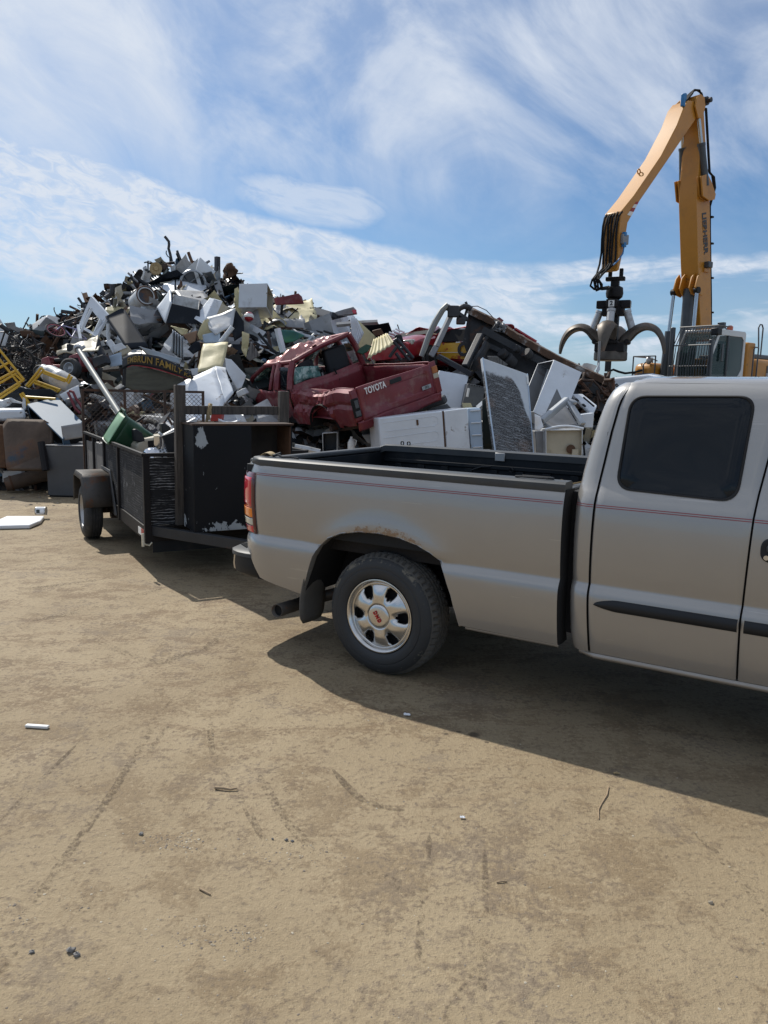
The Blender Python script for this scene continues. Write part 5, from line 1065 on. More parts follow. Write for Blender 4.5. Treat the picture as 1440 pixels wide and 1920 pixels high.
# yellow scaffolding frames
bars('scaffold_frame', 'yellow tubular scaffold frame at far left edge, largest of the yellow frames', 'scaffold frame', 'yellow_paint', [((-12, 642), (45, 712)), ((-16, 655), (38, 722)), ((45, 712), (-12, 748)), ((38, 722), (-14, 756)), ((16, 680), (-14, 697)), ((29, 695), (-14, 718)), ((31, 700), (-14, 726)), ((30, 703), (42, 714))], .020, 12.9)
bars('scaffold_frame', 'yellow tubular scaffold frame lying over the white gas cylinder', 'scaffold frame', 'yellow_paint', [((49, 724), (77, 690)), ((53, 726), (82, 694)), ((80, 695), (127, 713)), ((81, 699), (122, 715)), ((66, 714), (113, 731)), ((64, 718), (105, 733)), ((124, 716), (131, 702)), ((128, 719), (135, 706)), ((77, 690), (82, 694)), ((113, 731), (107, 735))], .020, 12.75)
bars('yellow_frame_leg', 'short yellow bar standing behind the blue steel cabinet', 'bar', 'yellow_paint', [((38, 738), (51, 760)), ((42, 736), (55, 757)), ((46, 744), (104, 748))], .020, 12.3)
# gas cylinder
t = thing('gas_cylinder', 'dented white gas cylinder lying under the yellow scaffold frame', 'gas cylinder', at(112, 711, 13.1)); ax = (at(140, 724, 12.95) - at(84, 695, 13.2)); L2 = ax.length / 2; Mx = ax.to_track_quat('Y', 'Z').to_matrix().to_4x4()
q = MB(); q.lathe([(0, -L2), (.06, -L2), (.13, -L2 + .04), (.155, -L2 + .11), (.157, 0), (.160, .01), (.157, .02), (.155, L2 - .11), (.13, L2 - .04), (0, L2)], 28, Mx); q.build('tank', M_['white_enamel_worn'], t, smooth=50)
q = MB(); q.lathe([(.10, -L2 - .06), (.11, -L2 - .06), (.11, -L2 + .03), (.10, -L2 + .03)], 20, Mx); q.tube([Mx @ Vector((0, -L2 - .05, 0)), Mx @ Vector((0, -L2, 0))], .03, 8); q.build('valve_collar', M_['galvanised'], t)
q = MB(); q.lathe([(.1565, -.22), (.1585, -.22), (.1585, -.08), (.1565, -.08)], 28, Mx); q.build('band', M_['galvanised'], t)
# lawn tractor
t = thing('lawn_tractor', 'red lawn tractor with black tyre half buried on the heap', 'lawn tractor', at(128, 697, 13.7), R(-22)); t.rotation_euler = (R(-8), R(-6), R(-12))
q = MB(); prof = [(-.36, .02), (-.34, .22), (-.20, .25), (-.16, .10), (.02, .08), (.14, .12), (.22, .22), (.36, .25), (.42, .18), (.42, .02)]
q.prism([(x, -.26, z) for x, z in prof], (0, .52, 0)); q.build('body', M_['crushed_red'], t, bevel=.02)
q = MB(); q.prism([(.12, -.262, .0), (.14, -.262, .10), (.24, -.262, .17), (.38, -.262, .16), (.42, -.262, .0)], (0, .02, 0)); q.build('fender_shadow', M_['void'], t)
for x, y, r_ in ((.26, -.34, .175), (.26, .34, .175), (-.34, -.30, .12)):
    w = bpy.data.objects.new('wheel', None); COL.objects.link(w); w.parent = t; Mw = Matrix.Translation((x, y, -.02)) @ (Matrix() if y < 0 else Matrix.Rotation(math.pi, 4, 'Z'))
    q = MB(); q.lathe([(r_ * .5, -.02), (r_ * .8, -.05), (r_ * .97, -.03), (r_, 0), (r_, .09), (r_ * .9, .12), (r_ * .5, .1)], 28, Mw); q.build('tyre', M_['rubber'], w)
    q = MB(); q.lathe([(0, .0), (r_ * .12, -.01), (r_ * .35, .02), (r_ * .48, -.03), (r_ * .54, -.03), (r_ * .52, .05)], 24, Mw); q.build('rim', M_['galvanised'], w)
q = MB(); q.cbox((-.02, 0, .18), (.28, .36, .08)); q.cbox((.14, 0, .32), (.08, .36, .26)); q.build('seat', M_['black_plastic'], t, bevel=.03)
crate('engine_block', 'black engine with cooling fins beside the red lawn tractor', 'engine', 'dark_steel', [(170, 672), (192, 665), (199, 682), (176, 690)], .3, Y=13.5, dent=.03)
bonnet = sheet('crumpled_bonnet', 'crumpled beige car bonnet panel above the red lawn tractor', 'car panel', M_['beige'], [(111, 673, 0), (119, 650, .7), (152, 638, .9), (183, 628, .9), (187, 641, .5), (181, 657, 0), (158, 663, -.1)], Y=13.6, cr=.09, th=.02)
sheet('folded_side', None, None, M_['navy_panel'], [(184, 630, .3), (198, 668, 0), (182, 668, -.1), (178, 656, -.1)], Y=13.9, cr=.02, parent=bonnet)
# dark blue panels, wrapped hose
sheet('navy_sheet', 'dark blue crumpled steel sheet under the yellow frames', 'steel sheet', M_['navy_panel'], [(35, 726), (60, 730), (94, 729), (110, 738), (96, 744), (60, 744), (33, 738)], Y=12.6, cr=.05)
sheet('black_tub', 'black plastic tub edge behind the blue steel cabinet', 'tub', M_['black_plastic'], [(8, 750), (18, 738), (34, 736), (44, 748), (42, 764), (10, 764)], Y=12.5, cr=.08)
pipe('wrapped_bundle', 'white mesh wrapped bundle lying across the far left scrap', 'bundle', 'white_enamel_worn', [(-10, 754), (6, 757), (14, 754), (22, 750), (30, 753), (42, 756)], [.05, .06, .06, .04, .02, .012], Y=12.3)
sheet('white_wheel_cover', 'pale bent strip beside the yellow bar at far left', 'strip', M_['white_enamel_worn'], [(43, 745), (47, 748), (50, 765), (47, 772), (42, 760)], Y=12.2)
crate('fibre_lid', 'white rounded lid lying at the far left edge', 'lid', 'white_enamel', [(-40, 768), (46, 766), (50, 787), (-40, 794)], (4, -3, 1.0), Y=12.0, bev=.05)
pipe('red_fork', 'two dark red steel tubes standing between blue cabinet and mesh gate', 'steel tube', 'crushed_red', [(127, 735), (134, 750), (141, 766), (150, 775)], .022, Y=12.2)
pipe('bent_tube', 'dark red bent handle just left of the mesh gate', 'handle bar', 'crushed_red', [(130, 733), (137, 735), (143, 748), (150, 757), (156, 768)], .022, Y=12.25)
sheet('white_sheet', 'white creased sheet behind the dark red tubes', 'sheet', M_['white_enamel'], [(110, 740), (148, 722), (153, 745), (132, 757), (120, 752)], Y=12.5, cr=.05)
crate('grey_motor', 'round grey motor housing right of the blue cabinet', 'motor', 'grey_steel', [(118, 748), (132, 745), (138, 758), (124, 764)], .25, Y=12.3, bev=.05)
# pale blue steel cabinet, grey panel, rusty plate, dark cabinet, pipe
bc = crate('blue_cabinet', 'pale blue steel cabinet tipped over beside the rusty plate', 'cabinet', 'sky_blue_steel', [(50.4, 757.4, .35), (108.3, 744.8, .75), (154.7, 790.5, .1), (117.4, 823.5, -.35)], (6, 26, .18), open_='left', wall=.05, Y=11.75, bev=.008)
sheet('grey_panel', 'pale grey steel panel with a cut-out leaning behind the dark metal box', 'panel', M_['grey_sheet'], [(114.6, 799), (154.7, 792.6), (157, 820), (118.8, 826)], Y=11.45, cr=.005)
rp = sheet('rusty_plate', 'large rusty steel plate with blue paint patches standing on edge', 'steel plate', M_['bronze_rust'], [(15.5, 786, .1), (84.4, 788, .1), (97.7, 796, .1), (98, 828), (92, 850), (81.6, 881, -.25), (14, 881, -.25), (7.7, 797, .1)], Y=11.65, cr=.006, th=.05)
crate('rusted_drum_end', 'rust brown ribbed box left of the large rusty plate', 'steel box', 'brown_rust', [(-30, 795), (7, 797), (12, 878), (-30, 876)], .5, Y=11.8, bev=.02)
pipe('angle_iron', 'black angle iron leaning against the large rusty plate', 'angle iron', 'black_steel', [(77, 829), (86, 882, -.1)], .055, Y=11.45)
t = thing('rusty_pipe', 'thick rusty brown pipe lying on the ground below the rusty plate', 'pipe', at(10, 909, 11.75)); d_ = at(104, 884, 12.1) - at(10, 909, 11.75)
q = MB(); q.tube([(0, 0, 0), d_ * .12, d_ * .3, d_ * .6, d_], [.10, .112, .112, .108, .115], 22); q.build('barrel', M_['bronze_rust'], t); q = MB(); q.tube([d_ * .10, d_ * .14], .120, 22); q.tube([d_ * -.004, d_ * -.002], .07, 16); q.build('collar', M_['brown_rust'], t)
crate('small_white_panel', 'small white appliance panel under the large rusty plate', 'panel', 'white_enamel_worn', [(4, 883), (38, 881), (44, 892), (4, 905)], .12, Y=12.0)
# dark box on the ground
t = thing('metal_box', 'plain dark grey metal box standing on dirt left of the trailer', 'metal box', Vector((-4.71, 11.42, 0)), R(-3)); 
q = MB(); q.box((-.345, 0, .02), (.31, .85, .765)); q.build('case', M_['grey_paint'], t, bevel=.012); q = MB(); q.box((-.35, -.008, .766), (.315, .855, .785)); q.build('lid', M_['grey_sheet'], t, bevel=.006)
q = MB(); q.box((-.33, .02, 0), (.30, .83, .02)); q.build('base', M_['void'], t)
# --- centre-left
df = thing('door_frame', 'white window frame door standing slanted on the left heap shoulder', 'door frame', at(172, 600, 15.7))
def fr4(o_, i_, Y, name, m, par, th=.06):
    O = [at(*p, Y) if len(p) == 2 else at(p[0], p[1], Y + p[2]) for p in o_]; I = [at(*p, Y) if len(p) == 2 else at(p[0], p[1], Y + p[2]) for p in i_]; c = par.location; e = Vector((.2, .95, -.1)).normalized() * th; mb = MB()
    n = len(O); P = [p - c for p in O] + [p - c for p in I]; P += [p + e for p in P]
    fs = []
    for k in range(n):
        j = (k + 1) % n; fs += [(k, j, n + j, n + k), (2 * n + k, 3 * n + k, 3 * n + j, 2 * n + j), (k, 2 * n + k, 2 * n + j, j), (n + k, n + j, 3 * n + j, 3 * n + k)]
    mb.add(P, fs); return mb.build(name, m, par, bevel=.006)
fr4([(170.6, 554, .3), (202.5, 590, 0), (181, 632, -.3), (146, 612, 0)], [(167, 576, .2), (187, 600, 0), (175, 624, -.2), (153, 611, 0)], 15.7, 'frame', M_['white_enamel'], df, .08)
for a, b in (((172, 578), (152, 622)), ((189, 599), (174, 632))):
    q = MB(); q.bar(at(*a, 15.6) - df.location, at(*b, 15.5) - df.location, .05, .05); q.build('mullion', M_['white_enamel'], df)
q = MB(); q.bar(at(146.5, 611, 15.7) - df.location, at(151, 637, 15.4) - df.location, .05, .07); q.build('leg', M_['white_enamel'], df)
pipe('white_strip', 'white trim strip right of the white window frame door', 'trim strip', 'white_enamel', [(203, 607), (202, 625), (205, 648)], .035, Y=15.0)
sheet('folded_panel', 'grey folded appliance panel behind the dark navy door', 'panel', M_['grey_sheet'], [(204, 559), (226, 547), (231, 582), (210, 592)], cr=.05, lift=.25)
sheet('scrap_door', 'long dark navy door leaning diagonally in front of white window frame', 'door', M_['navy_panel'], [(198, 595, .2), (227.5, 578.8, .35), (234, 582, .35), (278, 651, -.3), (238, 654, -.5)], Y=14.9, cr=.004, th=.05)
t = thing('white_drum', 'white steel drum with rusty open end on the left slope', 'drum', at(266, 562, 17.2)); Mx = Matrix.Rotation(R(35), 4, 'Z') @ Matrix.Rotation(R(-12), 4, 'X')
q = MB(); q.lathe([(.16, -.30), (.205, -.30), (.21, -.26), (.205, -.1), (.21, -.02), (.205, .06), (.21, .3), (0, .3)], 32, Mx); q.build('shell', M_['white_enamel_worn'], t, smooth=40)
q = MB(); q.lathe([(0, -.22), (.17, -.26), (.19, -.305)], 32, Mx); q.build('rusty_end', M_['bronze_rust'], t); q = MB(); q.ring(Mx @ Vector((0, -.30, 0)), Mx.to_3x3() @ Vector((0, 1, 0)), .20, .014, 32); q.build('rolled_rim', M_['brown_rust'], t)
sheet('ribbed_sheet', 'grey corrugated sheet high on the left slope above the white drum', 'corrugated sheet', M_['galvanised'], [(264, 536), (294, 514), (311, 532), (291, 557)], rib=(8, .016), cr=.01, lift=.35, th=.008)
t = thing('rope_reel', 'tan cable reel near the top of the heap left side', 'reel', at(292, 504, 19.0)); Mx = Matrix.Rotation(R(20), 4, 'Z')
q = MB(); q.lathe([(0, -.10), (.05, -.10), (.06, -.06), (.13, -.08), (.145, -.07), (.145, .07), (.1, .09), (0, .1)], 12, Mx); q.build('disc', M_['tan'], t, smooth=20)
pipe('vertical_rod', 'thin straight rod standing up beside the tan reel', 'rod', 'dark_steel', [(277.5, 489), (277.5, 512)], .02, Y=19.0)
pipe('bent_pipe', 'tall wavy black pipe sticking up from the heap top', 'pipe', 'dark_steel', [(309, 443.5), (312, 447), (316.5, 453), (317, 459), (316, 466), (319, 476), (322, 490)], .035, Y=20.3)
pipe('thin_wire', 'thin crooked wire left of the tall wavy pipe', 'wire', 'dark_steel', [(312, 470), (311.5, 475), (314, 480), (318, 483), (318.5, 491)], .014, Y=20.3)
pipe('steel_stub', 'short bent bar right of the tall wavy pipe', 'bar', 'dark_steel', [(332, 470), (335, 478), (340, 490)], .03, Y=20.2)
pipe('brown_bar', 'rusty flat bar upright at the heap top', 'bar', 'brown_rust', [(353, 473), (357, 484), (362, 496)], .04, Y=20.2)
pipe('square_post', 'dark square post standing vertical right of the heap top', 'post', 'dark_steel', [(407.5, 481.5), (407.5, 512)], .075, Y=19.8, n=4)
pipe('black_stack', 'short black pipe with elbow on the left skyline slope', 'pipe', 'dark_steel', [(211, 533), (210.5, 545), (209, 551), (203, 556), (198, 558)], .055, Y=18.0)
crate('crushed_heater', 'crushed white appliance casing below the rusty drum', 'appliance', 'white_enamel_worn', [(260, 590), (279, 570), (298, 584), (277, 599)], .4, lift=.3, dent=.07)
sheet('rust_panel', 'rusty orange panel under the white drum', 'panel', M_['brown_rust'], [(240, 586), (255, 577), (268, 580), (262, 602), (250, 596)], cr=.04)
sheet('blue_tray', 'small dark blue tray left of the white drum', 'tray', M_['navy_panel'], [(232, 574), (241, 565), (250, 577), (238, 585)], cr=.01, lift=.25)
pipe('bent_moulding', 'long bent brown moulding strip under the black-faced box', 'moulding', 'brown_rust', [(262, 621), (270, 617), (278, 610), (289, 602), (305, 600)], .04, lift=.35)
# top cluster
crate('open_cabinet', 'white angular cabinet panel forming the highest white peak', 'cabinet', 'white_enamel', [(375.5, 482), (404.7, 509.4), (394, 520), (367, 509)], (-19, 25, .2), Y=19.5, bev=.006)
sheet('pink_panel', 'pale pinkish flat panel left of the highest white peak', 'panel', M_['white_enamel_worn'], [(346, 508), (372, 484), (366, 510), (352, 518)], Y=19.2, cr=.02)
sheet('white_sheet', 'white crumpled sheet to the left of the washing drum', 'sheet', M_['white_enamel'], [(293, 565), (303, 548), (316, 515), (330, 520), (327, 545), (310, 556)], lift=.45, cr=.05)
wm = crate('washing_machine', 'white washing machine with round drum opening near the heap top', 'washing machine', 'white_enamel', [(330, 509), (385, 512), (390, 548), (333, 544)], .55, lift=.5, dent=.05, bev=.02)
cw = at(362, 531, wm.location.y - .16) - wm.location; axd = (Vector(CAM) - wm.location).normalized()
q = MB(); q.ring(cw, axd, .29, .035, 40, 8); q.build('drum_ring', M_['galvanised'], wm); q = MB(); Mx = axd.to_track_quat('Y', 'Z').to_matrix().to_4x4(); Mx.translation = cw; q.lathe([(.0, -.02), (.06, -.01), (.10, -.015), (.27, .0), (.29, .02)], 36, Mx); q.build('drum', M_['machine_grey'], wm, smooth=50)
q = MB(); q.prism([cw + axd * .05 + Vector(p) for p in ((.02, 0, .28), (.12, 0, .24), (.26, 0, -.20), (.18, 0, -.26))], axd * .03); q.build('torn_strip', M_['white_enamel_worn'], wm)
sheet('pump_panel', 'dark grey panel with white edge below the washing drum', 'panel', M_['grey_sheet'], [(327, 547), (381, 546), (391, 560), (373, 577), (338, 563)], lift=.6, cr=.02, th=.04)
bb = crate('black_oven', 'white sided box with black glass face on the middle slope', 'oven', 'navy_panel', [(321, 569), (373, 581), (377, 608), (311, 606)], (4, -18, .45), open_='top', inner='white_enamel_worn', Y=15.6, bev=.01)
sheet('side_panel', None, None, M_['white_enamel'], [(318.6, 543, .4), (322, 569, -.02), (310.5, 606, -.02), (296, 577, .35)], Y=15.62, cr=.02, th=.03, parent=bb)
crate('long_carton', 'long tapered white box lying right of the black-faced oven', 'box', 'white_enamel', [(393, 558, .5), (402, 561, .5), (381, 608, -.4), (363, 597, -.3)], (16, 4, .35), Y=15.8, bev=.012)
sheet('torn_door', 'grey white torn refrigerator door with yellow foam edge', 'fridge door', M_['white_enamel_worn'], [(388, 596, .1), (441.5, 579, .3), (436, 611, 0), (404, 628, -.2), (392, 617, -.1)], Y=15.2, cr=.03, th=.03)
sheet('foam_liner', 'curved cream foam liner left of the torn refrigerator door', 'foam', M_['cream'], [(384, 600), (391, 598), (394, 618), (401, 628), (384, 640), (375, 644), (371, 626)], Y=15.25, cr=.06, th=.04)
sheet('grey_lower_panel', 'pale grey panel below the torn refrigerator door', 'panel', M_['bluish_enamel'], [(380, 628), (413, 620), (413, 642), (382, 643)], Y=15.1, cr=.02)
pipe('white_rail', 'white edge rail lying under the torn refrigerator door', 'rail', 'white_enamel', [(436, 613), (425, 627), (413, 642)], .045, Y=14.9)
sheet('dark_screen', 'dark navy slanted sheet right of the torn refrigerator door', 'sheet', M_['navy_panel'], [(442, 580), (457, 603), (458, 628), (440, 640), (434, 615)], Y=15.4, cr=.03)
sheet('rusted_hopper', 'rusty brown hopper on the right of the heap top', 'hopper', M_['brown_rust'], [(417, 506), (424, 497), (436, 493), (447, 508), (437, 520), (420, 524)], lift=.4, cr=.10, th=.03)
for i in range(9):
    rr = random.Random(i + 50); u0 = rr.uniform(398, 440); v0 = rr.uniform(512, 545)
    pipe('hydraulic_hose', 'black hose tangled on the right of the heap top', 'hose', 'hose', [(u0, v0 - 14), (u0 + rr.uniform(-4, 8), v0 - 4), (u0 + rr.uniform(-8, 10), v0 + 8), (u0 + rr.uniform(-6, 18), v0 + 20), (u0 + rr.uniform(0, 30), v0 + rr.uniform(20, 36))], rr.uniform(.02, .035), lift=.35, n=6, group='tangled hoses at the heap top')
wc = crate('white_dryer', 'white cube appliance on its side, largest white box on the skyline', 'appliance', 'white_enamel', [(448.7, 532.4), (501.5, 531), (500, 576), (447, 576.5)], (13.5, 22, .75), open_='right', inner='beige', Y=16.6, bev=.01, wall=.02)
sheet('yellow_insulation', 'crumpled yellow insulation left of the white cube appliance', 'insulation', M_['cream'], [(440, 542), (446, 538), (447, 580), (452, 598), (445, 596), (441, 572)], Y=16.7, cr=.08, th=.03)
sheet('red_car_panel', 'dark red car roof panel on the skyline behind the crumpled foil', 'car panel', M_['crushed_red'], [(514, 559), (536, 555), (560, 550.6), (566, 556), (570, 570), (517, 572)], Y=17.6, cr=.02, th=.05)
fo = sheet('foil_insulation', 'large crumpled cream insulation sheet draped below the skyline', 'insulation', M_['cream'], [(457.7, 610.4), (490, 590), (523, 569), (552, 566), (584.6, 562), (594, 597), (590, 613), (573, 617), (537, 616), (501, 624), (466, 616)], lift=.35, cr=.09, th=.02, fr=2.0)
sheet('grey_lining', None, None, M_['grey_sheet'], [(482, 606), (512, 588), (522, 573), (552, 567), (562, 588), (576, 616), (536, 613)], lift=.52, cr=.12, th=.012, parent=fo, fr=2.6)
crate('grey_cabinet', 'blue grey steel cabinet right of the crumpled insulation sheet', 'cabinet', 'grey_paint', [(589, 575), (620, 584), (611, 608), (591, 606)], (16, 6, .3), lift=.3, bev=.01)
t = thing('marker_buoy', 'small red and white striped float under the white cube appliance', 'float', at(466.5, 594, 15.6)); q = MB(); q.lathe([(0, -.09), (.07, -.07), (.10, 0), (.07, .07), (0, .09)], 18); q.build('shell', M_['bright_red'], t, smooth=60); q = MB(); q.lathe([(.092, -.035), (.104, 0), (.092, .035)], 18, Matrix.Rotation(R(70), 4, 'X')); q.build('stripe', M_['white_paint'], t)
sheet('teal_board', 'teal green board hanging under the crumpled insulation sheet', 'board', M_['teal_board'], [(523, 618), (551, 620), (572, 629), (552, 640), (536, 643), (526, 632)], Y=15.0, cr=.03, th=.02)
pipe('white_post', 'white square strip upright in front of the teal board', 'strip', 'white_enamel', [(520, 616), (526, 640), (531, 660)], .06, Y=14.6, n=4)
sheet('brown_panel', 'brown flat panel between teal board and crushed red pickup roof', 'panel', M_['beige'], [(532, 655), (556, 646), (572, 637), (576, 650), (552, 664), (530, 670)], Y=14.7, cr=.02)
sheet('speckled_slab', 'speckled grey slab standing left of the crushed pickup', 'slab', M_['grey_board'], [(471, 641), (488, 667), (468, 677), (462, 671)], Y=14.2, cr=.01, th=.04)
sheet('cream_strip', 'bent cream panel hanging left of the speckled slab', 'panel', M_['cream'], [(455, 622), (468, 626), (467, 640), (461, 670), (453, 655)], Y=14.5, cr=.06, th=.02)
for pts, lab in (([(545, 628), (560, 624), (580, 623), (600, 628)], 'long silvery strip above the crushed pickup roof'), ([(500, 628), (512, 627), (525, 638), (531, 652)], 'curved pale moulding left of the white square strip'), ([(578, 640), (592, 625), (600, 610)], 'grey tube leaning right of the teal board'), ([(548, 618), (556, 624), (572, 630), (590, 634)], 'bright bent trim below the grey cabinet')):
    pipe('trim_moulding', lab, 'trim', 'galvanised', pts, .045, lift=.4)
bp = sheet('car_bumper', 'silver car tail with red lamp jutting on the right skyline', 'car part', M_['grey_sheet'], [(627, 587), (645, 580), (662, 575.5), (668, 582), (669, 589), (648, 591), (634, 592)], Y=17.2, cr=.03, th=.12)
sheet('tail_lamp', None, None, M_['red_lens'], [(660, 581), (668, 581), (669, 588), (662, 588)], Y=17.05, cr=.0, th=.04, parent=bp)
sheet('white_plastic', 'crumpled white plastic sheet below the silver car tail', 'plastic sheet', M_['paper'], [(625, 598), (641, 595), (656, 585), (665, 594), (654, 604), (640, 604)], lift=.35, cr=.10)
sheet('ribbed_white_panel', 'tall white ribbed panel right of the crushed pickup roof', 'panel', M_['white_enamel'], [(657, 595), (668, 597), (682, 625), (666, 660), (652, 637)][:1] + [(668, 597), (682, 625), (664, 661)], Y=14.6, rib=(6, .008), cr=.01, th=.02)
sheet('beige_backing', 'beige flat panel behind the tall white ribbed panel', 'panel', M_['cream'], [(669, 598), (704, 631), (695, 649), (668, 658)], Y=14.9, cr=.02, th=.03)
pipe('flat_bar', 'grey flat bar with end hole jutting right on the skyline', 'bar', 'grey_sheet', [(631, 609), (668, 606), (708, 604)], .05, Y=16.0, n=4)
sheet('corrugated_cream', 'sunlit cream corrugated sheet above the crushed pickup bed', 'corrugated sheet', M_['cream'], [(701, 639, .3), (727, 627, .35), (740, 643, 0), (689, 675, -.35)], Y=14.0, rib=(6, .010), cr=.02)
sheet('green_plastic', 'green plastic housing beside the cream corrugated sheet', 'housing', M_['green_bin'], [(669, 661), (675, 653), (686, 646), (697, 649), (690, 659), (680, 665)], Y=13.8, cr=.05, th=.05)
crate('brown_boxes', 'brown steel box under the flat bar on the right skyline', 'box', 'brown_rust', [(699, 620), (714, 617), (720, 628), (702, 630)], .3, Y=16.2, dent=.04)
mb = MB(); c = at(738, 622, 16.6)
for k in range(4): mb.tube([at(724 + k * 6, 626 - k * 3, 16.6) - c, at(740 + k * 6, 632 - k * 3, 16.5) - c], .02, 5)
mb.build('louvre_slats', M_['white_enamel']).location = c; tag(bpy.data.objects['louvre_slats'], 'white louvre slats sticking up on the right skyline', 'louvre')
for segs, lab in (([((738, 640), (768, 676)), ((745, 636), (775, 672)), ((738, 640), (745, 636)), ((750, 655), (757, 651)), ((760, 668), (768, 664)), ((742, 662), (752, 676)), ((730, 670), (744, 650))], 'dark tubular seat frame right of the cream corrugated sheet'),): bars('tubular_seat', lab, 'seat frame', 'dark_steel', segs, .03, 14.0)
crate('seat_cushion', 'dark car seat cushion beside the tubular seat frame', 'car seat', 'black_plastic', [(738, 628), (752, 626), (758, 640), (742, 644)], .3, Y=15.5, dent=.05, bev=.05)
# curved name board
sb_loc = at(297, 690, 12.9); sg = thing('name_board', 'dark arched name board with faded gold lettering lying on the heap', 'sign', sb_loc)
top = [(232, 670), (240, 667), (252, 663.5), (265, 663), (282, 665), (299, 668.6), (318, 676), (337, 686.6), (350, 697), (363, 707)]; bot = [(231, 692), (240, 687), (249, 684), (264, 685), (281, 688), (299, 692), (317, 698), (333, 703), (348, 708), (360, 711)]
YB = 12.9
def bw(t, s_, off=0.0):
    i = min(8, int(t * 9)); f = t * 9 - i; a = lerp(Vector(top[i]), Vector(top[i + 1]), f); b = lerp(Vector(bot[i]), Vector(bot[i + 1]), f); p = lerp(a, b, s_); return at(p.x, p.y, YB - .3 * math.sin(t * 2.6) + .25 * s_ * 0 - off) - sb_loc
q = MB(); q.grid(lambda a, b: bw(a, b), 40, 4); q.build('band', M_['sign_navy'], sg, solid=.04)
q = MB(); q.grid(lambda a, b: bw(.1 + a * .85, 1.0 + .10 * b, .012), 30, 1); q.build('red_line', M_['bright_red'], sg, solid=.01)
q = MB(); q.prism([bw(0.0, 0.1, .01), bw(.035, .2, .01), at(237, 722, YB) - sb_loc, at(229, 722, YB) - sb_loc], (0, .05, 0)); q.build('left_leg', M_['sign_navy'], sg)
ub = [(238, 690), (249, 686), (281, 690), (317, 700), (345, 710), (330, 728), (295, 738), (258, 736), (236, 726)]
sheet('board_face', None, None, M_['wood_sign'], [(a, b, .05) for a, b in ub], Y=12.65, cr=.01, th=.03, parent=sg)
me = textmesh('EMBRUN FAMILY KA', 1.0, .01, .02, 1.05); xs_ = [v.co.x for v in me.vertices]; x0, x1 = min(xs_), max(xs_)
for v in me.vertices:
    t = lerp(.10, .985, (v.co.x - x0) / (x1 - x0)); s_ = .50 - v.co.y * .78; v.co = bw(t, s_, .036 + v.co.z)
fin(me, 'lettering', M_['gold_letter'], sg, smooth=0)
sheet('ribbed_dark_sheet', 'dark ribbed sheet lying on top of the arched name board', 'corrugated sheet', M_['galvanised'], [(260, 649), (341, 672), (338, 684), (274, 664)], Y=13.7, rib=(1, .0), cr=.02)
q = bpy.data.objects['ribbed_dark_sheet']
sheet('galvanised_sheet', 'upright shiny galvanised ribbed sheet above the name board', 'corrugated sheet', M_['galvanised'], [(324, 618), (343, 632), (344, 677), (322, 660)], Y=14.0, rib=(4, .03), cr=.01)
sheet('yellow_panel', 'pale yellow square panel in the middle of the heap', 'panel', M_['cream'], [(381, 643, .3), (428, 643, .3), (417, 692, -.2), (370, 701, -.3)], Y=13.8, cr=.035, th=.015)
fl_ = sheet('fridge_liner', 'large blue white refrigerator liner tipped behind the timber rack', 'fridge liner', M_['white_enamel'], [(333, 722, 0), (402, 689, .6), (422, 755, -.2), (400, 790, -.5), (334, 790, -.5)], Y=12.6, cr=.015, th=.03)
sheet('liner_side', None, None, M_['white_enamel'], [(402, 689, .6), (421, 692, .8), (437, 738, .1), (422, 756, -.22)], Y=12.58, cr=.02, th=.03, parent=fl_)
sheet('white_crumpled_panel', 'white crumpled panel right of the refrigerator liner', 'panel', M_['white_enamel'], [(423, 672), (434, 674), (461, 704), (453, 727), (444, 731), (425, 692)], Y=13.1, cr=.06, th=.02)
sheet('cardboard_flap', 'brown cardboard flap under the black-faced oven', 'cardboard', M_['cardboard'], [(344, 628), (371, 620), (367, 640), (357, 645), (350, 636)], Y=14.6, cr=.04)
sheet('foam_scrap', 'yellow foam scrap under the black-faced oven', 'foam', M_['cream'], [(320, 611), (353, 618), (351, 627), (341, 628)], Y=14.9, cr=.05, th=.04)
sheet('dark_sheet', 'dark slanted lid beside the pale yellow square panel', 'lid', M_['navy_panel'], [(352, 655), (366, 640), (374, 641), (378, 655), (362, 664)], Y=14.2, cr=.02)
sheet('white_corner', 'white corner panel below the pale yellow square panel', 'panel', M_['white_enamel'], [(357, 692), (372, 690), (370, 704), (361, 704)], Y=13.4, cr=.01)
sheet('green_tarp', 'dark green crumpled tarpaulin in the hollow above the name board', 'tarpaulin', M_['dark_green'], [(262, 622), (290, 612), (318, 622), (324, 648), (290, 655), (268, 640)], lift=.1, cr=.10)
for pts, lab, m in (([(200, 641), (208, 636), (221, 652), (213, 664)], 'white slanted panel left of the arched name board', 'white_enamel'), ([(215, 662), (212, 648), (228, 643), (238, 652)], 'white sheet edge under the dark navy door', 'white_enamel'), ([(222, 654), (238, 647), (247, 658), (228, 668)], 'beige box panel just above the name board left end', 'beige'), ([(204, 668), (228, 660), (230, 684), (208, 690)], 'clear grey plastic cover left of the name board', 'bluish_enamel')):
    sheet('loose_panel', lab, 'panel', M_[m], pts, Y=13.9, cr=.03, th=.02)
pipe('wood_strip', 'wooden strip lying flat left of the name board', 'wood strip', 'weathered_wood', [(194, 694), (212, 692), (224, 691)], .04, Y=13.0, n=4)
pipe('wheel_bar', 'black steel bar pointing at the name board lower left', 'bar', 'dark_steel', [(226, 731), (246, 720), (264, 712)], .025, Y=12.8)
for u, v, lab in ((448, 708, 'small white appliance part beside crushed pickup bonnet'),): crate('engine_part', lab, 'engine part', 'white_enamel_worn', [(442, 736), (455, 728), (462, 738), (447, 746)], .2, Y=12.6, dent=.03)
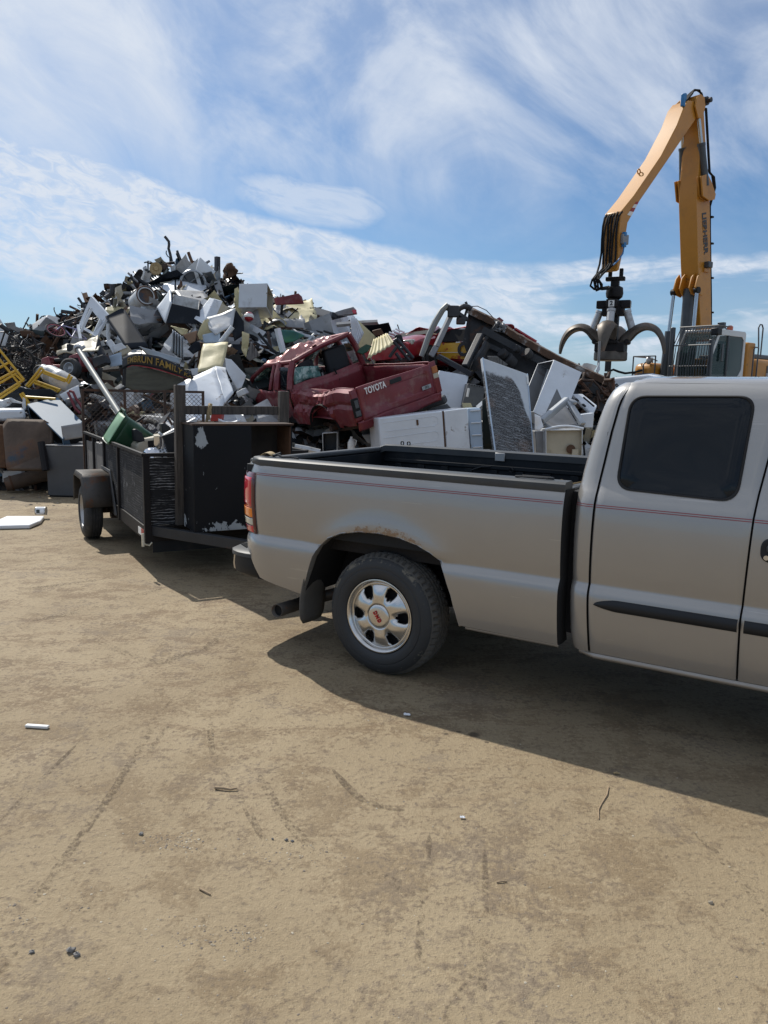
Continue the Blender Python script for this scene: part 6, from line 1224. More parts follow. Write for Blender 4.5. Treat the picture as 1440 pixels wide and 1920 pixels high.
t = crate('red_carton', 'red and white carton behind the timber crossbar', 'carton', 'red_paint', [(396, 776), (416, 774), (414, 790), (394, 790)], .2, Y=11.6)
t = thing('white_basin', 'white rounded basin behind the timber crossbar', 'basin', at(433, 786, 11.7)); q = MB(); q.lathe([(.15, -.05), (.19, -.06), (.20, -.03), (.16, .10), (0, .13)], 24, Matrix.Rotation(R(-60), 4, 'X')); q.build('bowl', M_['white_enamel'], t, smooth=50); q = MB(); q.prism([(.15, -.1, -.08), (.28, -.1, -.1), (.2, -.1, .06), (.05, -.1, .12)], (0, .05, 0)); q.build('shelf', M_['white_enamel'], t)
# ---------------------------------------------------------------- crushed red pickup on the heap
cr = thing('crushed_pickup', 'crushed dark red pickup truck lying tilted on the heap with its roof caved in', 'pickup truck', (-.24, 12.882, .908)); cr.rotation_euler = (-.309, .002, 2.173)
CRD = MT['crushed_red']; mat('dull_red', (.16, .02, .02), .45, var=.2); mat('dull_amber', (.36, .12, .03), .45, var=.2)
def crm(p, amp=1.0, fr=2.2):
    p = Vector(p); return p + Vector((noise.noise(p * fr + Vector((3, 0, 0))), noise.noise(p * fr + Vector((0, 7, 0))), noise.noise(p * fr + Vector((0, 0, 5))))) * .035 * amp
def bedside(s_):
    q = MB(); xs_ = [lerp(-1.04, .86, i / 88) for i in range(89)]; zs = [.42, .47, .52, .58, .64, .70, .76, .82, .88, .94, 1.0, 1.04, 1.06]; vs = []
    for x in xs_:
        zl = .46 + (.05 if x < -.6 else 0); d = (x + .02) / .44
        if abs(d) < 1: zl = max(zl, .42 + .40 * (1 - d * d) ** .5)
        for z in zs:
            z_ = max(z, zl); bul = .84 - .05 * ((z_ - .75) / .32) ** 2 - (.06 if z_ > 1.03 else 0) - .03 * (1 if .80 < z_ < .86 else 0)
            p = crm((x, s_ * bul, z_), 1.0 if s_ > 0 else .5); dn = math.exp(-((x - .25) / .5) ** 2) * math.exp(-((z_ - 1.0) / .35) ** 2)
            if s_ > 0: p.y -= .14 * dn; p.z -= .08 * dn
            if s_ > 0 and -.5 < x < .9: p.y += (.085 * abs(noise.noise(Vector((x * 6 + z_ * 5, z_ * 2.5, 1)))) + .055 * abs(noise.noise(Vector((x * 13 - z_ * 9, z_ * 5, 4))))) * (1 if z_ > .6 else .5) - .02
            vs.append(p)
    k = len(zs); q.add(vs, [(i * k + j, (i + 1) * k + j, (i + 1) * k + j + 1, i * k + j + 1) for i in range(88) for j in range(k - 1)]); return q
for s_ in (1, -1): bedside(s_).build('bed_side', CRD, cr, smooth=18, solid=.012)
q = MB(); q.grid(lambda a, b: crm((lerp(-1.0, .84, a), lerp(-.76, .76, b), .58), .6), 14, 8); q.grid(lambda a, b: crm((.84, lerp(-.76, .76, a), lerp(.58, 1.05, b)), .7), 10, 5)
for s_ in (1, -1):
    q.grid(lambda a, b, s_=s_: crm((lerp(-1.0, .84, a), s_ * .70, lerp(.58, 1.03, b)), .8 if s_ > 0 else .5) + Vector((0, -.10 * math.exp(-((lerp(-1.0, .84, a) - .25) / .5) ** 2) * b if s_ > 0 else 0, 0)), 20, 5)
    q.grid(lambda a, b, s_=s_: crm((lerp(-.45, .45, a), s_ * lerp(.70, .45, b), .58 + .16 * math.sin(a * 3.14)), .4), 10, 4)
q.build('bed', CRD, cr, smooth=30, solid=.012)
# tailgate with pressed panel, lettering, handle
def tgp(y, z, d=0.0):
    bow = .012 * noise.noise(Vector((y * 2, z * 3, 2))); pr = -.012 if (abs(y) < .60 and .66 < z < .93) else 0
    return Vector((-1.06 + bow - pr - d, y, z + .02 * math.sin(y * 2.4) * (1 if z > 1.0 else 0)))
tg = MB(); ys = [-.70, -.66, -.61, -.595] + [lerp(-.55, .55, i / 14) for i in range(15)] + [.595, .61, .66, .70]; zz_ = [.56, .60, .65, .667, .74, .80, .86, .92, .937, .98, 1.02, 1.05]
tg.add([tgp(y, z) for y in ys for z in zz_], [(i * len(zz_) + j, (i + 1) * len(zz_) + j, (i + 1) * len(zz_) + j + 1, i * len(zz_) + j + 1) for i in range(len(ys) - 1) for j in range(len(zz_) - 1)])
tgo = tg.build('tailgate', CRD, cr, smooth=35, solid=.03)
text('TOYOTA', .135, MT['white_text'], frame((-1.082, .38, .972), (0, -1, 0), (0, 0, 1)), tgo, .002, .004, sx=.70)
q = MB(); q.box((-1.088, -.12, .94), (-1.07, .10, 1.01)); q.build('handle', MT['black_plastic'], tgo, bevel=.012)
q = MB(); q.box((-1.083, -.64, .68), (-1.074, -.46, .74)); q.build('badge', MT['galvanised'], tgo, bevel=.004)
text('SR5', .05, MT['dark_text'], frame((-1.085, -.55, .71), (0, -1, 0), (0, 0, 1)), tgo, .0015)
q = MB(); q.grid(lambda a, b: crm((-1.05 - .02 * b, lerp(-.80, .80, a), lerp(.42, .56, b)), .8), 20, 4); q.box((-1.075, -.30, .47), (-1.06, .16, .56)); q.build('rear_valance', CRD, cr, smooth=30, solid=.015)
for s_ in (1, -1):
    q = MB(); q.grid(lambda a, b: crm((-1.05 - .012 * math.sin(b * 3.1), s_ * lerp(.705, .83, a), lerp(.56, 1.05, b)), .4), 5, 10); q.build('corner_post', CRD, cr, smooth=40, solid=.02)
    if s_ > 0:
        q = MB(); q.box((-1.085, .715, .64), (-1.04, .835, .93)); lo = q.build('tail_lamp', MT['void'], cr, bevel=.012); q = MB(); q.box((-1.092, .73, .66), (-1.084, .82, .74)); q.box((-1.092, .735, .78), (-1.084, .80, .90)); q.build('broken_lens', MT['machine_grey'], lo, bevel=.01)
    else:
        lo = None
        for z0, z1, m in ((.56, .79, 'dull_red'), (.79, .87, 'beige'), (.87, .98, 'dull_amber')):
            q = MB(); q.box((-1.078, -.835, z0), (-1.0, -.725, z1)); o = q.build('tail_lamp' if lo is None else 'lens', MT[m], cr if lo is None else lo, bevel=.01); lo = lo or o
# cab: lower body, pillars, collapsed roof
ZB = 1.04
def cabside(s_):
    q = MB(); xs_ = [lerp(.9, 2.95, i / 30) for i in range(31)]; zs = [.44, .5, .58, .66, .74, .82, .9, .98, ZB]; vs = []
    for x in xs_:
        for z in zs:
            p = crm((x, s_ * (.83 - .05 * ((z - .75) / .3) ** 2), z), 1.4 if s_ > 0 else .6)
            if s_ > 0: p.y += .05 * abs(noise.noise(Vector((x * 4, z * 5, 4)))) - .10 * math.exp(-((x - 1.2) / .4) ** 2 - ((z - .6) / .25) ** 2)
            vs.append(p)
    k = len(zs); q.add(vs, [(i * k + j, (i + 1) * k + j, (i + 1) * k + j + 1, i * k + j + 1) for i in range(30) for j in range(k - 1)]); return q
for s_ in (1, -1): cabside(s_).build('cab_side', CRD, cr, smooth=26, solid=.012)
q = MB(); q.grid(lambda a, b: crm((.9, lerp(-.78, .78, a), lerp(.5, 1.10, b)), .6), 10, 6); q.build('cab_back', CRD, cr, smooth=30, solid=.015)
RT = {(.92, 1): (.95, .58, 1.50), (.92, -1): (.93, -.62, 1.64), (1.55, 1): (1.45, .62, 1.42), (1.55, -1): (1.5, -.62, 1.64), (2.2, 1): (2.12, .60, 1.40), (2.2, -1): (2.1, -.62, 1.55)}
rear_r, rear_l = Vector((.93, -.62, 1.63)), Vector((.95, .56, 1.46)); fr_r, fr_l = Vector((2.05, -.62, 1.56)), Vector((1.98, .58, 1.42))
def roof(a, b):
    p = lerp(lerp(rear_l, fr_l, a), lerp(rear_r, fr_r, a), b); dent = math.exp(-((a - .25) / .22) ** 2 - ((b - .12) / .16) ** 2); rid = math.exp(-((a - .52) / .10) ** 2 - ((b - .35) / .40) ** 2)
    n_ = p * 3.1; p = p + Vector((0, 0, .045 * math.sin(b * math.pi) - .20 * dent + .10 * rid + .09 * noise.noise(n_) + .09 * abs(noise.noise(n_ * 2.3)) - .04)); return p
q = MB(); q.grid(roof, 30, 26); q.build('roof', MT['pale_red'], cr, smooth=16, solid=.012)  # roof red is paler than the body: sunlight painted into the colour
q = MB()
def pil(pts, w): q.tube(pts, w, 8)
pil([(.92, .76, ZB), (.93, .68, 1.25), rear_l], .055); pil([(.92, -.76, ZB), (.92, -.70, 1.4), rear_r], .055); pil([(1.35, .79, ZB), (1.33, .70, 1.28), lerp(rear_l, fr_l, .42)], .07); pil([(1.60, .79, ZB), (1.57, .70, 1.25), lerp(rear_l, fr_l, .63)], .035)
pil([(2.62, .76, ZB), (2.35, .70, 1.25), fr_l], .04); pil([(2.62, -.76, ZB), fr_r], .04); pil([rear_l, lerp(rear_l, rear_r, .5) + Vector((0, 0, .03)), rear_r], .045); pil([fr_l, fr_r], .04); pil([rear_l, lerp(rear_l, fr_l, .4), fr_l], .04); pil([rear_r, fr_r], .04); pil([(1.35, -.78, ZB), lerp(rear_r, fr_r, .4)], .05)
q.build('cab_frame', CRD, cr, smooth=40)
gl = mat('broken_glass', (.10, .22, .20), .15, var=.5, scale=14, dirt=[((.42, .55, .5), .5, .6, 9), ((.01, .02, .02), .56, .66, 3)])
q = MB(); q.grid(lambda a, b: crm((lerp(.97, 1.30, a), .74 - .1 * b, lerp(1.05, 1.36, b)), 1.5), 6, 5); q.build('rear_quarter_glass', MT['tinted_glass'], cr, solid=.005)
q = MB(); q.grid(lambda a, b: crm((.925 + .0 * a, lerp(.66, .10, a), lerp(1.10, 1.38, b) - .10 * a * b), 1.5), 8, 6); q.build('rear_glass', gl, cr, solid=.005)
q = MB(); q.grid(lambda a, b: crm((lerp(2.58, 2.0, b), lerp(-.6, .62, a), lerp(1.06, 1.40, b)), 1.8), 10, 8); q.build('windscreen', gl, cr, solid=.005)
q = MB(); q.cbox((1.35, .35, .92), (.5, .5, .18)); q.cbox((1.1, .35, 1.15), (.14, .46, .5)); q.cbox((1.1, -.35, 1.2), (.14, .46, .55)); q.cbox((1.0, .35, 1.36), (.10, .26, .16)); q.build('seat', MT['black_plastic'], cr, bevel=.04)
q = MB(); q.box((.92, -.72, .44), (2.7, .72, .60)); q.box((2.3, -.70, .6), (2.6, .70, 1.0)); q.build('floor_pan', MT['void'], cr)
q = MB(); q.ring((2.05, .36, 1.12), (-1, 0, .5), .19, .016, 24, 6); q.tube([(2.05, .36, 1.12), (2.3, .36, 1.0)], .03, 8); q.build('steering_wheel', MT['hose'], cr)
q = MB(); q.prism([(2.2, .80, 1.02), (2.3, .80, 1.22), (2.42, .80, 1.26), (2.36, .80, 1.0), (2.3, .8, .9)], (0, .03, 0)); q.build('mirror_flap', MT['black_plastic'], cr)
q = MB(); q.tube([(.89, -.15, 1.15), (.85, -.18, .95), (.86, -.05, .80), (.84, .05, .66)], .014, 6); q.build('loose_cable', MT['hose'], cr)
# crumpled front end
q = MB(); q.grid(lambda a, b: crm((lerp(2.6, 3.5, a), lerp(-.75, .78, b), 1.02 - .2 * a + .12 * math.sin(a * 9)), 4), 12, 10)
for s_ in (1, -1): q.grid(lambda a, b: crm((lerp(2.9, 3.5, a), s_ * (.80 - .1 * a), lerp(.5, 1.0, b)), 3), 8, 6)
q.build('bonnet', CRD, cr, smooth=24, solid=.012)
q = MB(); rnd = random.Random(4)
for k in range(26): q.cbox((rnd.uniform(2.7, 3.5), rnd.uniform(-.6, .7), rnd.uniform(.5, .95)), (rnd.uniform(.06, .25), rnd.uniform(.06, .2), rnd.uniform(.05, .2)), rrot(rnd))
q.build('engine', MT['dark_steel'], cr, bevel=.008)
q = MB(); q.box((-1.0, -.45, .36), (2.9, -.36, .46)); q.box((-1.0, .36, .36), (2.9, .45, .46)); q.tube([(0, -.7, .38), (0, .7, .38)], .05, 10); q.lathe([(.0, -.14), (.12, -.1), (.14, 0), (.12, .1), (0, .14)], 14, Matrix.Translation((0, 0, .38))); q.tube([(.1, .1, .36), (2.2, .1, .36)], .04, 8)
for s_ in (1, -1):
    for k in range(3): q.tube([(-.55, s_ * .5, .42 - .02 * k), (0, s_ * .5, .33 - .015 * k), (.55, s_ * .5, .42 - .02 * k)], .025, 6)
q.build('chassis', MT['rust_steel'], cr)
q = MB()
for s_ in (1, -1): q.grid(lambda a, b: (-.02 + .44 * math.cos(a * 3.14159), s_ * lerp(.82, .45, b), .42 + .40 * math.sin(a * 3.14159)), 14, 4)
q.build('wheel_arch', MT['void'], cr)
# white and dark odds under it
crate('white_heater', 'white louvred heater casing under the crushed red pickup', 'heater', 'white_enamel_worn', [(604, 812), (633, 810), (633, 845), (605, 848)], .4, open_='front', inner='machine_grey', Y=12.3, wall=.02)
t = thing('white_jug', 'white plastic jug between heater casing and pickup bed rail', 'jug', at(659, 833, 12.0)); q = MB(); q.lathe([(0, -.12), (.055, -.12), (.06, -.10), (.06, .02), (.045, .06), (.02, .09), (.02, .12), (0, .12)], 16, Matrix.Rotation(R(90), 4, 'X')); q.build('body', M_['white_paint'], t, smooth=50); q = MB(); q.tube([(.03, 0, .08), (.075, 0, .06), (.06, 0, -.02)], .012, 6); q.build('handle', M_['white_paint'], t)
crate('dark_slab', 'dark plastic bumper slab under the red tailgate right end', 'bumper', 'rail_plastic', [(775, 762, .2), (831, 743, .1), (837, 757, .1), (783, 775, .2)], .35, Y=12.7, bev=.03)
crate('dark_beam', 'dark grey plastic beam slanting under the red tailgate', 'beam', 'rail_plastic', [(676, 806), (712, 788), (714, 800), (684, 820)], .3, Y=12.2, bev=.02)
sheet('dark_plate', 'dark plate behind the white side-lying refrigerator', 'steel plate', M_['grey_paint'], [(800, 768), (838, 757), (852, 772), (812, 782)], Y=12.6, cr=.01)
crate('grey_step', 'flat grey panel edge just above the pickup bed rail', 'panel', 'grey_sheet', [(678, 815), (716, 812), (716, 834), (690, 832)], .3, Y=12.0)
pipe('white_coil', 'pale coiled strip right of the black cabinet top', 'strip', 'white_enamel_worn', [(553, 838), (575, 842), (600, 848)], .05, Y=11.5, n=6)
# ---------------------------------------------------------------- appliances on the right
wf = crate('side_refrigerator', 'white refrigerator lying on its side behind the pickup bed', 'refrigerator', 'white_enamel', [(709, 784, 0), (875, 765, .35), (884, 870, .35), (716, 880, 0)], .6, Y=11.35, bev=.015)
wo = wf.location
def onq(u, v, Y, off): 
    a, b, c_ = at(709, 784, Y), at(875, 765, Y + .35), at(716, 880, Y); n = (b - a).cross(c_ - a).normalized()
    if n.y > 0: n = -n
    return onplane(u, v, a, n) + n * off - wo
q = MB(); q.prism([onq(*p, 11.35, .002) for p in ((709.5, 784.5), (828, 771), (835, 872), (716, 879))], (onq(720, 800, 11.35, .03) - onq(720, 800, 11.35, .002))); dr = q.build('freezer_door', M_['white_enamel'], wf, bevel=.012)
q = MB(); q.prism([onq(*p, 11.35, .002) for p in ((832, 770.5), (875, 765.5), (883, 868), (839, 871))], (onq(720, 800, 11.35, .025) - onq(720, 800, 11.35, .002))); q.build('lower_door', M_['white_enamel'], wf, bevel=.012)
for c0 in (0, 1):
    P = [(u + c0, v + c0 * 28.5) for u, v in ((718, 793), (760, 787.5), (800, 781.8), (812, 780), (818, 782), (821, 788), (819, 795), (813, 798.5), (800, 800), (760, 804.5), (721, 809))]
    q = MB(); q.tube([onq(u, v, 11.35, .031) for u, v in P], .005, 5); q.build('pressed_line', M_['white_enamel'], dr)
q = MB(); q.tube([onq(781, 787, 11.35, .032), onq(782, 797, 11.35, .032)], .017, 8); q.build('handle_slot', M_['brown_rust'], dr)
q = MB(); q.prism([onq(*p, 11.35, .0015) for p in ((828.3, 771), (831.7, 770.5), (838.7, 871), (835.3, 872))], (onq(720, 800, 11.35, .006) - onq(720, 800, 11.35, .0015))); q.build('gap_strip', M_['brown_rust'], wf)
gb = crate('freezer_liner', 'pale grid-sided appliance liner right of the side-lying refrigerator', 'liner', 'bluish_enamel', [(877, 766), (901, 765), (908, 870), (886, 872)], .5, Y=11.75, bev=.008)
q = MB()
for k in range(5):
    f = k / 4; a = at(882 + 6 * f, 770 + 92 * f, 11.73) - gb.location; b = at(900 + 5 * f, 769 + 92 * f, 11.73) - gb.location; q.tube([a, b], .012, 5)
q.build('shelf_ribs', M_['white_enamel'], gb)
crate('freezer_cover', 'large plain blue white panel behind the red tailgate', 'freezer lid', 'white_enamel', [(823, 694, .3), (879, 704, .3), (864, 768, 0), (812, 762, 0)], .08, Y=13.2, bev=.01)
oc = crate('oven_body', 'grey green oven carcass between blue white panel and charred door', 'oven', 'grey_steel', [(877, 719), (908, 725), (906, 764), (866, 762)], .5, open_=None, Y=13.0, bev=.01)
q = MB()
for k in range(6): P = at(880 + k * 4.8, 721 + k * .9, 12.96) - oc.location; q.cbox(P, (.028, .02, .014))
q.build('vent_slot', M_['void'], oc); q = MB(); q.bar(at(879, 728, 12.95) - oc.location, at(876, 744, 12.93) - oc.location, .03); q.build('hinge', M_['white_paint'], oc)
sheet('cream_scrap', 'small cream foam scrap left of the charred door', 'foam', M_['cream'], [(866, 756), (882, 756), (886, 766), (868, 766)], Y=12.6, cr=.06, th=.05)
pipe('white_angle', 'white angle strip leaning left of the charred door', 'strip', 'white_enamel', [(896, 766), (914, 750)], .05, Y=12.4, n=4)
sheet('green_grey_panel', 'grey green panel standing behind the charred door left edge', 'panel', M_['dark_green'], [(904, 750), (918, 742), (926, 842), (906, 842)], Y=12.2, cr=.01)
# charred door: own local frame so the soot pattern follows it
A_, B_, C_, D_ = at(903.6, 671, 12.1), at(988.5, 701.5, 12.45), at(1004, 862, 11.7), at(928, 856, 11.4)
ch = MB(); M4 = frame((A_ + B_ + C_ + D_) / 4, B_ - A_, A_ - D_); Mi = M4.inverted(); nl = Vector((0, 0, -.06))
P = [Mi @ x for x in (D_, C_, B_, A_)]
for x in P: x.z *= .3
ch.prism(P, nl); o = ch.build('charred_door', M_['charred_enamel'], bevel=.012); o.matrix_world = M4; tag(o, 'soot blackened white freezer door standing upright on the right', 'freezer door')
q = MB(); e0, e1 = P[3], P[2]; s0, s1 = P[0], P[1]
q.bar(lerp(e1, s1, .03) + Vector((-.02, 0, .012)), lerp(e1, s1, .13) + Vector((-.02, 0, .012)), .025, .02); q.build('hinge', M_['white_paint'], o)
q = MB(); q.bar(e0 + Vector((.006, 0, .004)), s0 + Vector((.006, 0, .004)), .022, .012); q.bar(e1 + Vector((-.006, 0, .004)), s1 + Vector((-.006, 0, .004)), .014, .010); q.build('edge_trim', M_['bluish_enamel'], o)
# tall open fridge box
crate('open_refrigerator', 'tall white refrigerator shell tilted right of the charred door', 'refrigerator', 'white_enamel', [(1039, 674.4, .4), (1091, 698, .35), (1051, 800, -.3), (1000, 772, -.3)], (-31, 7, .35), open_='left', inner='grey_steel', Y=12.7, bev=.008, wall=.02)
t = thing('sink_basin', 'grey triangular basin shell lying below the white refrigerator shell', 'basin', at(1055, 778, 12.0))
def q3(u, v, Y): return at(u, v, Y) - t.location
q = MB(); q.bar(q3(1015, 790, 11.9), q3(1064, 749, 12.3), .10, .10); q.bar(q3(1064, 749, 12.3), q3(1080, 756, 12.2), .10, .06); q.bar(q3(1064, 751, 12.28), q3(1093, 796, 11.9), .10, .07); q.build('rim', M_['galvanised'], t, bevel=.02)
q = MB(); q.grid(lambda a, b: (lambda p: p + Vector((0, .22 * math.sin(b * 2.2), -.02)))(lerp(lerp(q3(1019, 793, 11.95), q3(1064, 755, 12.32), b), lerp(q3(1036, 803, 11.85), q3(1090, 797, 11.95), b), a)), 10, 10); q.build('bowl', M_['grey_sheet'], t, smooth=60, solid=.01)
ld = crate('louvred_door', 'white car door panel with slots lying behind the basin', 'door panel', 'white_enamel', [(1072, 738, .5), (1092, 738, .6), (1120, 760, .3), (1112, 778, 0)], .06, Y=12.6, bev=.015)
q = MB()
for (a, b) in (((1094, 745), (1114, 762)), ((1080, 748), (1084, 752)), ((1093, 758), (1097, 762))): q.bar(at(*a, 12.72) - ld.location, at(*b, 12.6) - ld.location, .035, .02)
q.build('slot', M_['void'], ld)
crate('white_lid_box', 'white flat appliance lid behind the cream washer', 'appliance', 'white_enamel', [(1085, 778), (1114, 774), (1112, 802), (1096, 802)], .3, Y=12.3, bev=.01)
cw_ = crate('cream_washer', 'cream front-stripped washer with white rounded lid beside the pickup cab', 'washer', 'white_enamel_worn', [(1023, 806), (1093, 805), (1092, 872), (1023, 870)], .6, open_='front', inner='beige', Y=11.7, bev=.012, wall=.025, deep=.12)
q = MB(); a0, a1 = at(1023, 805, 11.68) - cw_.location, at(1094, 804, 11.68) - cw_.location; pr_ = []
for k in range(11): f = k / 10; pr_.append(lerp(a0, a1, f) + Vector((0, 0, .045 * math.sin(f * math.pi))))
q.tube(pr_, .018, 8); q.build('lid', M_['white_enamel'], cw_)
q = MB(); q.bar(at(1058, 812, 11.78) - cw_.location, at(1058, 850, 11.78) - cw_.location, .02); q.build('seam', M_['beige'], cw_)
q = MB(); q.lathe([(0, -.02), (.07, -.01), (.06, .02)], 12, Matrix.Translation(at(1070, 842, 11.75) - cw_.location)); q.build('rust_patch', M_['brown_rust'], cw_)
q = MB(); q.cbox(at(1078, 848, 11.72) - cw_.location, (.09, .04, .09)); q.build('socket_box', M_['beige'], cw_)
crate('small_grey_box', 'small grey appliance box left of the cream washer', 'appliance', 'grey_sheet', [(1004, 809), (1020, 808), (1021, 868), (1006, 868)], .4, Y=11.9)
sheet('plastic_bag', 'crumpled clear white plastic at the foot of the refrigerator shell', 'plastic sheet', M_['paper'], [(1001, 776), (1012, 780), (1018, 800), (1010, 808), (1002, 806)], Y=11.8, cr=.08)
# ---------------------------------------------------------------- overturned truck body: dark slab with rusty edge beam, bare pillars
wk = thing('overturned_truck', 'dark overturned truck chassis with rusted edge and bare pillars', 'truck wreck', at(1000, 660, 14.6)); wl = wk.location
def k3(u, v, Y): return at(u, v, Y) - wl
YW = 14.4
tops = [(880, 578), (905, 590), (935, 604), (965, 625), (1005, 647), (1050, 672), (1090, 690), (1148, 716)]
bots = [(868, 640), (884, 690), (905, 715), (940, 722), (1000, 738), (1050, 750), (1090, 765), (1135, 772)]
q = MB(); n = len(tops); vs = []
for i in range(n):
    tY = YW + .3 - .06 * i; vs += [k3(*tops[i], tY), k3(*bots[i], tY - .5), k3(*bots[i], tY + .9), k3(tops[i][0] + 6, tops[i][1] - 1, tY + 1.3)]
q.add(vs, [(4 * i + j, 4 * i + 4 + j, 4 * i + 4 + (j + 1) % 4, 4 * i + (j + 1) % 4) for i in range(n - 1) for j in range(4)] + [(0, 1, 2, 3), (4 * n - 4, 4 * n - 3, 4 * n - 2, 4 * n - 1)]); q.build('floor_pan', M_['undercoat'], wk, smooth=0)
q = MB(); rnd = random.Random(3); vs = []
for i in range(n * 6 - 5):
    f = i / 6; j = min(int(f), n - 2); g_ = f - j; u = lerp(tops[j][0], tops[j + 1][0], g_); v = lerp(tops[j][1], tops[j + 1][1], g_); w = .07 + .03 * rnd.random(); Yq = YW + .22 - .06 * f
    for du, dv in ((-2, -3 + rnd.uniform(-1, 1)), (2, -3.5), (-4, 9 + rnd.uniform(-1.5, 2)), (-7, 8)): vs.append(k3(u + du, v + dv, Yq + (.10 if du == 2 else -.08)))
q.add(vs, [(4 * i + j, 4 * i + 4 + j, 4 * i + 4 + (j + 1) % 4, 4 * i + (j + 1) % 4) for i in range(n * 6 - 6) for j in range(4)]); q.build('edge_beam', M_['rusted_edge'], wk, smooth=20)
q = MB(); q.bar(k3(905, 618, YW - .1), k3(1120, 735, YW - .4), .10, .12); q.bar(k3(900, 640, YW - .1), k3(960, 668, YW - .2), .08); q.bar(k3(935, 604, YW - .05), k3(905, 640, YW - .1), .12, .06); q.build('frame_rail', M_['dark_steel'], wk)
for a, b, r_ in (((950, 672), (962, 684), .12), ((985, 660), (992, 668), .10), ((966, 652), (972, 656), .07), ((940, 660), (946, 668), .09), ((1010, 690), (1030, 700), .08)):
    q = MB(); q.tube([k3(*a, YW - .35), k3(*b, YW - .3)], r_, 12); q.build('fitting', M_['undercoat'], wk, bevel=.01)
q = MB(); rnd = random.Random(8)
for k in range(26):
    u, v = rnd.uniform(1090, 1140), rnd.uniform(705, 765); P = k3(u, v, YW - .5); pts_ = [P]
    for _ in range(4): pts_.append(pts_[-1] + Vector((rnd.uniform(-.15, .15), rnd.uniform(-.1, .1), rnd.uniform(-.18, .08))))
    q.tube(pts_, rnd.uniform(.015, .04), 5)
q.build('torn_harness', M_['rust_steel'], wk)
q = MB(); q.tube([k3(*p, YW - .5) for p in ((840, 571), (829, 582), (816, 604), (804, 630), (796, 652), (790, 668))], [.045, .052, .055, .055, .05, .045], 8); q.build('curved_pillar', M_['pole_grey'], wk)
q = MB(); q.bar(k3(848, 585, YW - .4), k3(818, 650, YW - .5), .11, .08); q.bar(k3(818, 650, YW - .5), k3(808, 668, YW - .5), .16, .10); q.build('straight_pillar', M_['grey_sheet'], wk, bevel=.01)
q = MB(); q.bar(k3(836, 574, YW - .45), k3(874, 600, YW - .2), .14, .08); q.cbox(k3(850, 584, YW - .5), (.2, .1, .2)); q.cbox(k3(864, 602, YW - .4), (.16, .12, .12)); q.build('header_bar', M_['dark_steel'], wk, bevel=.02)
q = MB(); q.tube([k3(*p, YW - .3) for p in ((856, 586), (862, 578), (870, 574.5), (878, 576), (884, 580))], .05, 8); q.build('hoop', M_['dark_steel'], wk); q = MB(); q.tube([k3(*p, YW - .25) for p in ((873, 566), (877, 575), (870, 598))], .025, 6); q.tube([k3(*p, YW) for p in ((878, 575), (895, 574), (912, 582), (926, 597))], .008, 5); q.build('loose_wire', M_['dark_steel'], wk)
q = MB(); q.bar(k3(901, 628, YW - .2), k3(872, 688, YW - .8), .12, .10); q.build('side_pillar', M_['dark_steel'], wk, bevel=.02); q = MB()
for k in range(5): q.tube([k3(*p, YW - .6) for p in ((912 + k, 640 + 2 * k), (905 + k * 1.5, 655), (894 + k * 2, 672), (884 + k * 3, 694))], .045, 6)
q.build('torn_lining', M_['dark_steel'], wk, smooth=40)
q = MB(); q.bar(k3(822, 668, YW - .6), k3(885, 702, YW - .9), .12, .08); q.tube([k3(*p, YW - .75) for p in ((826, 672), (842, 682), (856, 688), (866, 694), (885, 697))], .018, 6); q.build('sill_bar', M_['dark_steel'], wk)
q = MB(); q.grid(lambda a, b: k3(930 + 22 * a - 6 * b, 603 + 6 * a + 16 * b + 5 * noise.noise(Vector((a * 4, b * 4, 2))), YW - .1 + .1 * noise.noise(Vector((a * 5, b * 5, 7)))), 10, 8); q.build('torn_sheet', M_['grey_sheet'], wk, smooth=20, solid=.01)
sheet('speckled_backing', 'grey speckled board behind the charred door top', 'board', M_['grey_board'], [(914, 668), (932, 668), (952, 684), (940, 692), (916, 680)], Y=13.4, cr=.02, th=.05)
t = thing('round_lamp', 'small pale pink round lamp on the skyline by the wreck', 'lamp', at(898, 605, 15.0)); q = MB(); q.lathe([(0, -.03), (.07, -.02), (.085, .0), (.08, .04)], 16); q.build('dish', M_['pale_red'], t)
